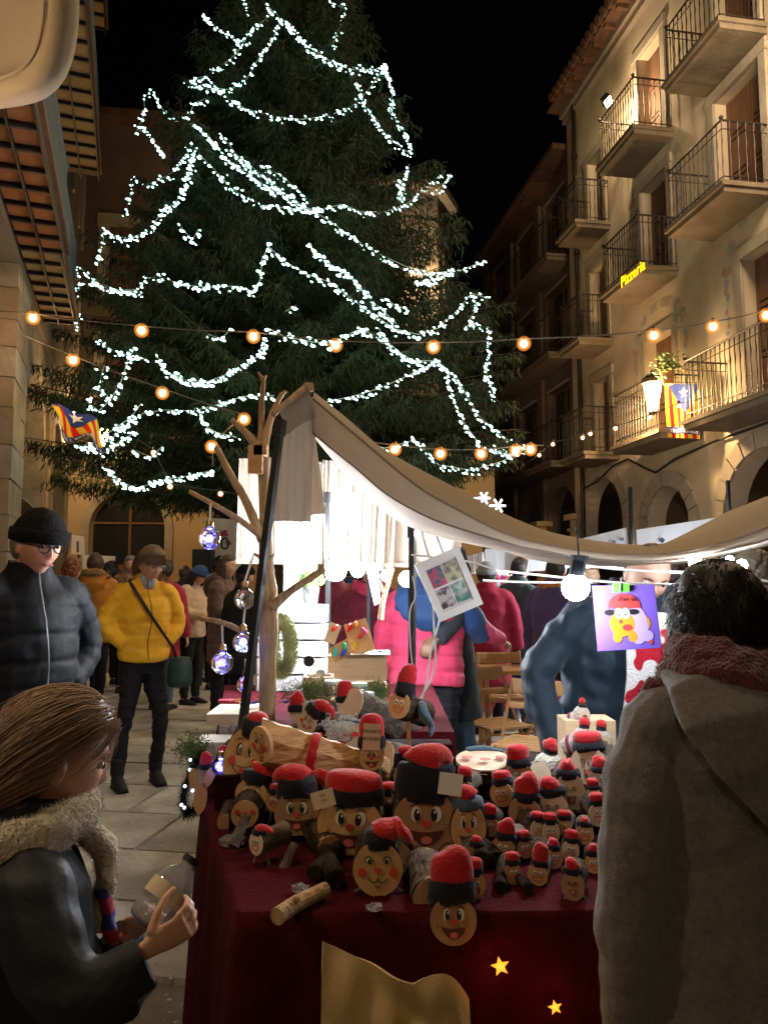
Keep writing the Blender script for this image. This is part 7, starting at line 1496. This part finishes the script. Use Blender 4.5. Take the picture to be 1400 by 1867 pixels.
def disc(cx, cz, rx, rz, off, name, m, par=None, n=22, a0=0, a1=6.2832):
    b = MB(); o = ell(cx, cz, rx, rz, n, a0, a1); b.add([bil(x_, z_, off) for x_, z_ in o] + [bil(x_, z_, off - .0006) for x_, z_ in o], [tuple(range(len(o)))] + [(i, (i + 1) % len(o), len(o) + (i + 1) % len(o), len(o) + i) for i in range(len(o))]); return obj(name, b, m, par or t)
orm, lil, redm = mat('print_orange', (.72, .30, .03), (.66, .24, .02), .4, 8), mat('print_lilac', (.48, .36, .70), None, .4), mat('print_red', (.58, .05, .05), None, .4)
disc(.78, .60, .09, .12, .0062, 'print_paw', orm); b = MB()
fig = disc(.66, .63, .17, .30, .0065, 'print_blanket', lil); disc(.80, .80, .10, .09, .0067, 'print_blanket_tail', lil); disc(.42, .60, .20, .20, .0070, 'print_body', orm)
for cx in (.33, .57): disc(cx, .80, .075, .09, .0068, 'print_leg', orm)
disc(.48, .33, .26, .20, .0074, 'print_cap', redm, a0=3.05, a1=6.45); disc(.48, .32, .26, .05, .0075, 'print_cap_brim', redm)
for cx in (.24, .62): disc(cx, .42, .09, .045, .0076, 'print_band', M_['pk'])
for cx in (.38, .49): e = disc(cx, .44, .065, .085, .0080, 'print_eye', M_['pw']); disc(cx, .46, .016, .018, .0086, 'print_pupil', M_['pk'])
disc(.50, .66, .08, .05, .0076, 'print_mouth', redm); disc(.40, .565, .03, .03, .0078, 'print_nose', redm); disc(.85, .90, .03, .032, .0070, 'print_badge', M_['pr'])
fx = (cs[1] - cs[0]).normalized(); dz = (cs[0] - cs[3]).normalized(); text_obj("d'en tió", basis(bil(.55, .22, .0085), fx, dz, fx.cross(dz)), .020, M_['pk'], t, ext=.0003)
b = MB(); c = bil(.45, .04, .01); b.box(c, (.046, .014, .026)); obj('green_clip', b, mat('clip_green', (.12, .55, .06), None, .3), t)
b = MB(); b.tube([bil(.42, .10, .02), bil(.45, -.10, .018), bil(.47, -.12, .018)], .0025, 6); obj('peg', b, M_['steel'], t)
# smaller white frame and antler-like hook under the curtain
t = thing('picture_frame', 'small white frame seen almost edge-on under the curtain hem', 'picture frame', P(690, 1060, 3.9)); cs = [P(668, 1035, 3.9), P(690, 1032, 3.9), P(693, 1098, 3.9), P(683, 1104, 3.9)]
for a in ((0, 1, 0, .12), (0, 1, .9, 1), (0, .22, .12, .9), (.78, 1, .12, .9)): slab4(*a, 0, .02, 'frame_rail', M_['white'], t)
slab4(.2, .8, .1, .9, 0, .003, 'backing', M_['steel'], t)
b = MB(); b.tube([P(716, 1036, 3.5), P(704, 1075, 3.5), P(697, 1100, 3.5), P(694, 1130, 3.5)], [.008, .010, .013, .014], 8); b.tube([P(690, 1060, 3.5), P(702, 1085, 3.5)], .009, 8); tag(obj('forked_stick', b, M_['branch']), 'forked wooden stick hanging beside the pink jacket', 'stick')
# ---------------------------------------------------------------- back table goods
def crate(c, d, nx, label, m='pine', gap=.012, th=.010, top=True, nl=3, rz=0):
    """slatted box: corner posts, horizontal slats on four sides, lid boards"""
    t = thing('wooden_crate', label, 'crate', (c[0], c[1], c[2])); w, dp, h = d; Mx = TR(*c) @ ROT(0, 0, rz)
    for sx in (-1, 1):
        for sy in (-1, 1): b = MB(); b.box((sx * (w / 2 - .014), sy * (dp / 2 - .014), h / 2), (.022, .022, h), Mx); obj('post', b, M_[m], t)
    sh = (h - gap * (nl - 1)) / nl
    for k in range(nl):
        z = sh / 2 + k * (sh + gap)
        for sy in (-1, 1): b = MB(); b.box((0, sy * (dp / 2 + th / 2), z), (w, th, sh), Mx); obj('slat', b, M_[m], t)
        for sx in (-1, 1): b = MB(); b.box((sx * (w / 2 + th / 2), 0, z), (th, dp, sh), Mx); obj('slat', b, M_[m], t)
    if top:
        for k in range(3): b = MB(); b.box((0, (k - 1) * dp / 3, h + th / 2 + .001), (w + .02, dp / 3 - .006, th), Mx); obj('lid_board', b, M_[m], t)
    return t
TB = .905
c = PZ(532, 1262, TB); crate((P(535, 1250, 4.0).x, 4.0, TB), (.34, .20, .42), 3, 'white painted slatted crate standing behind the straw wreath', 'whitew', nl=5)
b = MB(); c = P(545, 1064, 4.02); t = thing('white_cabinet', 'white panelled wooden board standing on the white slatted crate', 'cabinet', (c.x, 4.02, TB + .43)); b.box((P(548, 1064, 4.05).x, 4.05, TB + .43 + .145), (.17, .02, .28)); obj('panel', b, M_['whitew'], t)
for dx in (-.077, .077): b = MB(); b.box((P(548, 1064, 4.05).x + dx, 4.035, TB + .575), (.022, .012, .28)); obj('stile', b, M_['whitew'], t)
for dz_ in (.445, .71): b = MB(); b.box((P(548, 1064, 4.05).x, 4.035, TB + dz_), (.13, .012, .025)); obj('rail', b, M_['whitew'], t)
pb = Vector((P(590, 1090, 3.98).x - .065, 3.96, TB + .44)); t = thing('plant_bucket', 'galvanised bucket with a small green conifer on the white slatted crate', 'potted plant', pb); b = MB(); b.lathe([(.036, 0), (.046, .075), (.048, .08), (.044, .08), (.042, .07)], 20, TR(*pb)); obj('bucket', b, M_['steel'], t, smooth=True); b = MB()
for _ in range(900):
    a, c_ = rnd.uniform(0, 6.28), rnd.uniform(-.2, 1); q = pb + Vector((.055 * math.cos(a) * math.sqrt(max(0, 1 - c_ * c_)), .055 * math.sin(a) * math.sqrt(max(0, 1 - c_ * c_)), .10 + .055 * c_)); d = (q - pb - Vector((0, 0, .06))).normalized() * .02 + Vector((rnd.gauss(0, .006), rnd.gauss(0, .006), .006)); s_ = d.cross(Vector((rnd.gauss(0, 1), 1, 0))).normalized() * .002; b.add([q - s_, q + s_, q + d], [(0, 1, 2)])
b.sphere(pb + Vector((0, 0, .09)), (.042, .042, .045), 10, 8); obj('foliage', b, M_['green'], t, kind='stuff')
# wreath of twisted straw
wc_ = P(513, 1178, 3.25); t = thing('straw_wreath', 'green straw wreath with pink bead leaning behind the peeled branch', 'wreath', wc_); b = MB(); Rw = .072
for i in range(2600):
    a = rnd.uniform(0, 6.283); ph = rnd.uniform(0, 6.283); rr = .028; n_ = Vector((math.cos(a), 0, math.sin(a))); q = wc_ + Vector((.55 * Rw * math.cos(a), 0, 1.0 * Rw * math.sin(a) * 1.5)) + n_ * rr * math.cos(ph) * .8 + Vector((0, rr * math.sin(ph), 0)); tg = Vector((-math.sin(a), 0, math.cos(a))); d = (tg * .5 + n_ * rnd.uniform(.2, 1) * math.cos(ph) + Vector((0, math.sin(ph) * .5, 0))).normalized() * rnd.uniform(.014, .03); s_ = d.cross(Vector((0, 1, .2))).normalized() * .0018; b.add([q - s_, q + s_, q + d], [(0, 1, 2)])
b.tube([wc_ + Vector((.55 * Rw * math.cos(a), 0, 1.5 * Rw * math.sin(a))) for a in np.linspace(0, 6.283, 30)], .024, 10, (0, 1, 0)); obj('straw', b, M_['straw'], t, kind='stuff'); b = MB(); b.sphere(wc_ + Vector((-.03, -.03, -.075)), .009, 10, 8); obj('pink_bead', b, M_['c_pink'], t)
# pine crates with paper top, whistle boards, scissors
pcx = P(652, 1230, 3.35).x; crate((pcx, 3.42, TB), (.235, .22, .22), 3, 'pale pine crate topped with white paper and scissors', 'pine', nl=2, gap=.03)
crate((pcx - .15, 3.12, TB), (.10, .12, .17), 3, 'small pine crate end left of the paper-topped crate', 'pine', nl=2, gap=.02, top=False)
b = MB(); b.box((pcx + .03, 3.36, TB + .240), (.22, .20, .003)); tag(obj('paper_sheet', b, M_['paper']), 'white paper sheet on the pale pine crate', 'paper')
sc = Vector((pcx + .06, 3.33, TB + .247)); t = thing('scissors', 'open scissors with blue handles on the white paper', 'scissors', sc); b = MB()
for k in (-1, 1): b.tube([sc + Vector((.022 * k + .012 * math.cos(a) + .012 * k, .010 + .004 * k + .009 * math.sin(a), 0)) for a in np.linspace(0, 6.283, 14)], .0035, 6, (0, 0, 1))
obj('handle', b, mat('scissor_blue', (.03, .12, .55), None, .3), t); b = MB(); b.tube([sc + Vector((-.01, 0, 0)), sc + Vector((-.08, -.012, 0))], [(.004, .001), (.001, .001)], 6, (0, 1, 0)); b.tube([sc + Vector((-.01, 0, .001)), sc + Vector((-.075, -.03, .001))], [(.004, .001), (.001, .001)], 6, (0, 1, 0)); obj('blade', b, M_['steel'], t)
def board(px, py, w, h, tilt, label, toys, Y=3.32, lean=-25):
    c = P(px, py, Y); t = thing('display_board', label, 'display board', c); Mx = TR(*c) @ ROT(lean, tilt, 0); b = MB(); b.box((0, 0, 0), (w, .012, h), Mx); obj('board', b, M_['chair'] if 'dark' in label else M_['pine'], t); b = MB(); b.box((0, .03, -h * .1), (.02, .012, h * .9), Mx @ ROT(30, 0, 0)); obj('strut', b, M_['pine'], t)
    for i, (x_, z_, c3, rr) in enumerate(toys):
        b = MB(); b.tube([(x_, -.012, z_ - .02), (x_, -.014, z_ - .004), (x_, -.014, z_ + .012), (x_, -.012, z_ + .024)], [.003, .010, .008, .002], 8, M=Mx @ TR(x_, 0, z_) @ ROT(0, rr, 0) @ TR(-x_, 0, -z_)); obj('balloon_toy', b, mat('toy_%d' % (i + int(px)), c3, None, .3), t)
board(655, 1162, .10, .15, -18, 'taller dark wooden board pinned with red and pink balloons', ((-.03, .05, (.75, .02, .02), 40), (.0, .05, (.8, .25, .05), 20), (.01, .0, (.6, .02, .05), 60), (.03, .015, (.8, .15, .35), -20), (-.03, -.04, (.75, .5, .03), 10))); board(622, 1186, .095, .065, -30, 'small dark board with blue and green balloon whistles', ((-.025, .0, (.02, .5, .6), 30), (.02, .0, (.02, .5, .2), 25), (.005, -.02, (.02, .08, .5), 60)), Y=3.26)
board(606, 1155, .05, .09, 20, 'narrow pale board with a red strip behind the others', ((0, .02, (.7, .03, .02), 20),), Y=3.3)
b = MB(); b.box((P(638, 1262, 2.95).x, 2.95, .935), (.20, .12, .055)); tag(obj('jar_tray', b, M_['whitew']), 'white tray under the jars on the back table', 'tray')
# jars, greenery, cones
for i, (px, py, s, lab) in enumerate(((606, 1244, 19, 'left jar with white lid'), (630, 1252, 20, 'middle jar with pale green lid'), (655, 1249, 17, 'jar with mint lid under the red pointed cap'), (645, 1262, 20, 'nearest jar with white lid'), (668, 1266, 16, 'right jar with white lid'))):
    c = P(px, py, 2.98 - .03 * i); r = s * 2.98 / FPX * .85; t = thing('jar', lab + ' on the back table', 'jar', c); b = MB(); b.lathe([(r * .9, -.05), (r, -.04), (r, -.012), (r * .85, -.004)], 18, TR(*c)); obj('glass_body', b, M_['plastic'], t, smooth=True); b = MB(); b.lathe([(r, -.004), (r, .006), (r * .9, .008)], 20, TR(*c)); obj('lid', b, mat('lid_%d' % i, ((.62, .70, .62), (.45, .66, .52), (.40, .62, .50), (.68, .70, .66), (.66, .68, .66))[i], None, .4), t)
for k, (px, py, w, h, n_, lab) in enumerate(((560, 1262, .10, .06, 900, 'sprigs of fir greenery between the branch and the jars'), (690, 1262, .05, .04, 500, 'fir sprigs right of the jars'), (352, 1368, .05, .05, 600, 'fir sprigs at the left end of the tinsel'))):
    b = MB(); c = P(px, py, 2.95 if k < 2 else 2.5)
    for _ in range(n_): q = c + Vector((rnd.gauss(0, w * .5), rnd.gauss(0, .03), rnd.gauss(0, h * .4))); d = Vector((rnd.gauss(0, 1), rnd.gauss(0, .6), rnd.gauss(.4, 1))).normalized() * rnd.uniform(.012, .03); s_ = d.cross(Vector((0, 1, .2))).normalized() * .0014; b.add([q - s_, q + s_, q + d], [(0, 1, 2)])
    tag(obj('fir_sprigs', b, M_['green']), lab, 'greenery', kind='stuff')
for i, (px, py, s, lab) in enumerate(((563, 1206, 10, 'left dark wheel-like wooden disc'), (584, 1230, 9, 'lower steel-rimmed wooden disc'))): c = P(px, py, 3.1); b = MB(); b.tube([c, c + Vector((0, .015, 0))], s * 3.1 / FPX, 16, (1, 0, 0)); tag(obj('wheel_disc', b, M_['black' if i == 0 else 'steel']), lab + ' by the pine crates', 'disc')
# white boxes at the left with flat pieces
def box_thing(name, label, cat, c, d, m, lid=True, rz=0):
    t = thing(name, label, cat, c); Mx = TR(*c) @ ROT(0, 0, rz); b = MB(); b.box((0, 0, d[2] / 2), d, Mx); obj('box_body', b, m, t); 
    if lid: b = MB(); b.box((0, 0, d[2] + .003), (d[0] * 1.02, d[1] * 1.02, .006), Mx); obj('box_lid', b, m, t)
box_thing('cream_box', 'shallow cream box with a paper lid left of the leaning pole', 'box', (P(436, 1310, 3.1).x, 3.12, .905), (.20, .30, .035), mat('box_cream', (.66, .58, .42), None, .7)); box_thing('white_box', 'rounded white box with bottles behind it at the left rear of the heap', 'box', (P(418, 1360, 2.66).x, 2.64, .785), (.20, .13, .13), mat('box_white', (.62, .60, .54), None, .6))
box_thing('red_box', 'flat dark red box on the cream box', 'box', (P(415, 1275, 3.2).x, 3.24, .948), (.09, .04, .012), M_['c_crim'], False)
for i, (px, py, c3, lab) in enumerate(((430, 1278, (.55, .25, .08), 'orange'), (448, 1284, (.10, .40, .2), 'green'), (462, 1282, (.08, .12, .5), 'blue'), (520, 1280, (.05, .15, .55), 'bright blue'))): b = MB(); c = P(px, py, 3.12); b.tube([c + Vector((-.025, 0, 0)), c, c + Vector((.025, .01, .004))], [.004, .007, .004], 8); tag(obj('small_whistle', b, mat('whistle_%d' % i, c3, None, .3)), lab + ' little whistle lying on the boxes', 'whistle')
for i, px in enumerate((408, 426, 440)): c = P(px, 1336, 2.74); b = MB(); b.lathe([(.018, -.02), (.019, .02), (.012, .026)], 14, TR(*c)); tag(obj('small_jar', b, M_['plastic']), ('left', 'middle', 'right')[i] + ' small clear jar behind the white box', 'jar')
# ---------------------------------------------------------------- folding chairs
def folding_chair(loc, rz, label, s=1.0, tip=0):
    t = thing('folding_chair', label, 'chair', loc, (R(tip), 0, R(rz)), group='folding wooden chairs behind the stall', world=False, scale=s)
    for sx in (-.2, .2):
        b = MB(); b.tube([(sx, .24, .0), (sx, -.22, .82)], [(.011, .02)] * 2, 4, (1, 0, 0)); obj('back_leg', b, M_['chair'], t); b = MB(); b.tube([(sx * .86, -.26, 0), (sx * .86, .22, .46)], [(.011, .018)] * 2, 4, (1, 0, 0)); obj('front_leg', b, M_['chair'], t)
    for k in range(5): b = MB(); b.box((0, -.13 + k * .078, .455), (.36, .066, .014)); obj('seat_slat', b, M_['chair'], t)
    b = MB(); b.tube([(-.2, -.205, .78), (-.1, -.225, .775), (.1, -.225, .775), (.2, -.205, .78)], [(.05, .008)] * 4, 8, (0, 0, 1)); obj('back_slat', b, M_['chair'], t); b = MB(); b.tube([(-.2, -.14, .66), (.2, -.14, .66)], [(.022, .008)] * 2, 6, (0, 0, 1)); obj('back_slat', b, M_['chair'], t)
    for y_, z_, m_ in ((.14, .17, .2), (-.17, .17, .172)): b = MB(); b.tube([(-m_, y_, z_), (m_, y_, z_)], .010, 8); obj('stretcher', b, M_['chair'], t)
folding_chair((P(905, 1300, 5.4).x, 5.5, 0), 205, 'folding wooden chair nearest the dark padded coat, turned away', 1.0); folding_chair((P(950, 1250, 5.2).x, 4.9, 0), 150, 'folding wooden chair overlapping the first one, left of the steel-blue jacket', .98); folding_chair((P(925, 1200, 6.6).x, 6.7, 0), 190, 'farther folding wooden chair under the crimson coat')
folding_chair((P(640, 1300, 4.9).x + .1, 5.1, 0), 20, 'folding wooden chair between the pine crate and the pink jacket', .95)
# ---------------------------------------------------------------- far stalls with lit banners
def banner(px4, Y, label, marks=(), m=None, wave=.01, name='banner', cat='banner'):
    t = thing(name, label, cat, P(*px4[3], Y)); sheet(px4, 16, 6, Y, wave, 'banner_cloth', t, m or 'canvasw', 2, .004); return t
M_['canvasw'] = mat('white_banner', (.78, .80, .84), (.72, .75, .80), .8, 3, trans=.3)
bn = banner([(1048, 985), (1142, 962), (1146, 1006), (1050, 1012)], 7.0, 'lit white stall banner with small dark marks left of the corner post')
for i, (px, py) in enumerate(((1096, 990), (1107, 991), (1119, 988), (1134, 983))):
    b = MB(); c = P(px, py, 6.97); b.box(c, (.022 + .004 * i, .002, .03), None); obj('printed_mark', b, mat('mark_%d' % i, (.12, .22, .30), None, .7), bn)
bn = banner([(1160, 966), (1330, 940), (1330, 1000), (1162, 1006)], 6.9, 'lit white stall banner with one dark diamond mark right of the corner post'); b = MB(); c = P(1207, 985, 6.87); b.box((0, 0, 0), (.04, .002, .04), TR(*c) @ ROT(0, 40, 0)); obj('printed_mark', b, M_['c_teal'], bn)
banner([(1335, 944), (1440, 915), (1440, 980), (1335, 990)], 6.8, 'lit white stall banner at the far right end'); banner([(884, 1002), (945, 996), (945, 1042), (884, 1040)], 8.6, 'small lit white banner left of the black post behind the crimson coat'); banner([(949, 998), (1052, 1008), (1060, 1034), (949, 1044)], 8.4, 'long lit white banner behind the bright bulb'); banner([(1065, 1016), (1330, 1016), (1330, 1036), (1065, 1036)], 8.2, 'lit white strip of awning below the canopy hem')
banner([(852, 1014), (882, 1006), (882, 1046), (856, 1046)], 8.8, 'bright awning end just right of the picture frame')
for i, (px, Y, h, lab) in enumerate(((1152, 7.1, 2.35, 'black corner post between the two lit banners'), (946, 8.5, 2.0, 'black post between the small banner and the long banner'), (1332, 7.0, 2.4, 'black post at the right end of the diamond banner'), (883, 8.9, 2.0, 'thin black post by the bright awning end'))): x_ = P(px, 1000, Y).x; b = MB(); b.tube([(x_, Y, 0), (x_, Y, h)], .022, 6); tag(obj('stall_post', b, M_['black']), lab, 'post')
for i, (px, py, Y, pw, lab) in enumerate(((1125, 1008, 7.3, 60, 'white lamp under the marked banner'), (1200, 1004, 7.3, 60, 'white lamp under the diamond banner'), (1010, 1030, 8.7, 45, 'white lamp under the long banner'), (915, 1030, 8.9, 40, 'white lamp under the small banner'), (1330, 1020, 6.2, 25, 'white lamp at the right end of the far stalls'))): led_bulb(px, py, 7, Y, lab, pw, sock=False)
t = thing('market_counter', 'far market counter with colourful goods under the lit banners', 'counter', (1.0, 8.9, 0)); b = MB(); b.box((1.9, 8.9, .42), (3.6, .6, .80)); obj('counter_cloth', b, M_['c_crim'], t)
cp = [(.6, .1, .2), (.1, .3, .6), (.7, .6, .5), (.2, .5, .2), (.65, .65, .7), (.5, .1, .4)]
gm = [mat('goods_%d' % i, c, None, .6) for i, c in enumerate(cp)]; names = ['crimson', 'blue', 'tan', 'green', 'white', 'violet']
for i in range(26):
    c = Vector((.75 + rnd.uniform(0, 2.4), 8.72 + rnd.uniform(-.1, .15), .83)); b = MB(); r = rnd.uniform(.03, .075)
    if i % 3: b.lathe([(r * .8, 0), (r, r * .6), (r * .7, r * 1.6), (r * .3, r * 2.1)], 10, TR(*c))
    else: b.box(c + Vector((0, 0, r)), (r * 2, r * 1.4, r * 2), None)
    obj('goods_item', b, gm[i % 6], t)
t = thing('hanging_ornaments', 'row of red, green and white ornaments hanging in the stall behind the crimson coat', 'ornaments', P(895, 1065, 8.7))
for i in range(26): b = MB(); c = P(880 + (i % 9) * 7 + rnd.uniform(-2, 2), 1052 + (i // 9) * 12, 8.7); b.sphere(c, rnd.uniform(.02, .045), 8, 6); obj('ornament', b, gm[(0, 4, 0, 3, 0, 5)[i % 6]], t)
t = thing('price_stand', 'white folded card stand on the counter by the purple jacket', 'card stand', P(985, 1140, 6.9)); b = MB(); p0, p1, p2 = P(972, 1148, 6.9), P(990, 1120, 6.9), P(1000, 1148, 6.9); b.tube([p0, p1], .02, 4); b.tube([p1, p2], .02, 4); b.tube([p0, p2], .02, 4); obj('card', b, M_['paper'], t)
b = MB(); x_ = P(940, 1180, 6.2).x; b.box((x_, 6.3, .74), (.55, .5, .03)); 
for sx in (-.25, .25):
    for sy in (-.2, .2): b.tube([(x_ + sx, 6.3 + sy, 0), (x_ + sx, 6.3 + sy, .73)], .02, 6)
tag(obj('small_table', b, M_['chair'], kind=None), 'small wooden table behind the folding chairs', 'table')
# left background: printed banner, speaker, white boards
t = thing('banner', 'cream cloth banner with a black knotted ring, maroon cap logo and vertical lettering', 'banner', P(420, 1030, 11)); ban = P(385, 944, 11); sheet([(372, 944), (446, 948), (446, 1040), (392, 1040)], 12, 10, 11, .02, 'banner_cloth', t, 'canvas', 2)
k = 11 / FPX; b = MB(); c = P(410, 991, 10.93); b.tube([c + Vector((6.5 * k * math.cos(a), 0, 9.5 * k * math.sin(a))) for a in np.linspace(0, 6.283, 24)], .016, 6, (0, 1, 0)); b.tube([c + Vector((5 * k + 3.5 * k * math.cos(a), 0, 1.5 * k + 3.5 * k * math.sin(a))) for a in np.linspace(0, 6.283, 16)] + [c + Vector((11 * k, 0, -2 * k))], .010, 6, (0, 1, 0)); obj('logo_ring', b, M_['pk'], t)
b = MB(); c = P(409, 973, 10.93); b.prism([(x_ * k, z_ * k) for x_, z_ in ((-7, -6), (7, -5), (7, -1), (4, 1), (6, 5), (1, 7), (-5, 5), (-7, 0))][::-1], .01, TR(*c)); obj('logo_cap', b, M_['c_maroon'], t)
text_obj('FIRA DEL TIÓ', basis(P(434, 984, 10.9), Vector((0, 0, -1)), Vector((1, 0, 0)), Vector((0, -1, 0))), .085, M_['c_maroon'], t, ext=.002); text_obj('fet a mà', basis(P(440, 980, 10.9), Vector((0, 0, -1)), Vector((1, 0, 0)), Vector((0, -1, 0))), .055, M_['c_maroon'], t, ext=.002)
c = P(371, 1024, 10.8); t = thing('loudspeaker', 'black box loudspeaker on a stand above the dark beanie', 'loudspeaker', (c.x, 10.8, 0)); b = MB(); b.box(c, (.26, .26, .34)); obj('cabinet', b, M_['c_black'], t); b = MB(); b.tube([c - Vector((0, .135, .04)), c - Vector((0, .13, .04))], .1, 18, (1, 0, 0)); obj('cone', b, M_['c_char'], t); b = MB(); b.tube([(c.x, 10.8, 0), c - Vector((0, 0, .17))], .018, 8); obj('stand_pole', b, M_['black'], t)
for px4, Y, lab, gr in (([(24, 958), (60, 960), (62, 1040), (24, 1046)], 10.5, 'white information board with green header behind the man in black', True), ([(131, 975), (153, 978), (154, 1012), (130, 1010)], 14, 'small white poster easel in front of the arched window', False), ([(150, 1012), (210, 1014), (208, 1040), (150, 1040)], 14.2, 'pale horizontal sign board low before the arched window', False)):
    t = thing('sign_board', lab, 'sign board', P(*px4[3], Y)); cs = [P(*p, Y) for p in px4]; slab4(0, 1, 0, 1, -.02, 0, 'panel', M_['paper'] if not gr else mat('board_white', (.62, .64, .60), None, .7), t)
    if gr: slab4(.04, .96, .03, .28, 0.001, .003, 'green_header', mat('header_green', (.16, .26, .06), None, .7), t)
    elif 'easel' in lab: slab4(.4, .58, .3, .9, .001, .003, 'printed_figure', M_['door'], t)
    b = MB(); q = cs[3].lerp(cs[2], .5); b.tube([(q.x, q.y + .05, 0), (q.x, q.y + .03, q.z + .1)], .02, 6); obj('support', b, M_['iron'], t)
# ---------------------------------------------------------------- child's bottle
bc0, bc1 = P(262, 1690, 1.22), P(345, 1575, 1.27); t = thing('plastic_bottle', 'clear plastic bottle with a cream paper label held in the child\'s hands', 'bottle', bc0); ax = (bc1 - bc0); Lb = ax.length; z_ = ax.normalized(); x_, y_ = frame_of(z_, Vector((1, 0, 0))); BM = basis(bc0, x_, y_, z_)
pr = [(.012, 0), (.030, .003), (.034, .012), (.033, Lb * .25), (.031, Lb * .30), (.033, Lb * .36), (.034, Lb * .62), (.031, Lb * .72), (.020, Lb * .88), (.013, Lb * .95), (.0125, Lb * 1.04)]
pp, r_ = chaikin([(0, 0, z) for r, z in pr], [r for r, z in pr], 2); b = MB(); b.tube(pp, r_, 28, (1, 0, 0), True, BM); b.tube([p for p in pp][::-1], [(max(.001, q[0] - .0012),) * 2 for q in r_][::-1], 28, (1, 0, 0), False, BM); obj('bottle_shell', b, M_['plastic'], t, smooth=True)
b = MB(); b.tube([(0, 0, Lb * .38), (0, 0, Lb * .62)], .0348, 28, (1, 0, 0), False, BM); b.tube([(0, 0, Lb * .62), (0, 0, Lb * .38)], .0342, 28, (1, 0, 0), False, BM); obj('paper_label', b, mat('label_cream', (.60, .50, .34), (.55, .48, .38), .8, 10), t, smooth=True); b = MB(); b.tube([(0, 0, Lb * 1.0), (0, 0, Lb * 1.09)], .0150, 20, (1, 0, 0), True, BM); obj('cap', b, M_['c_char'], t)
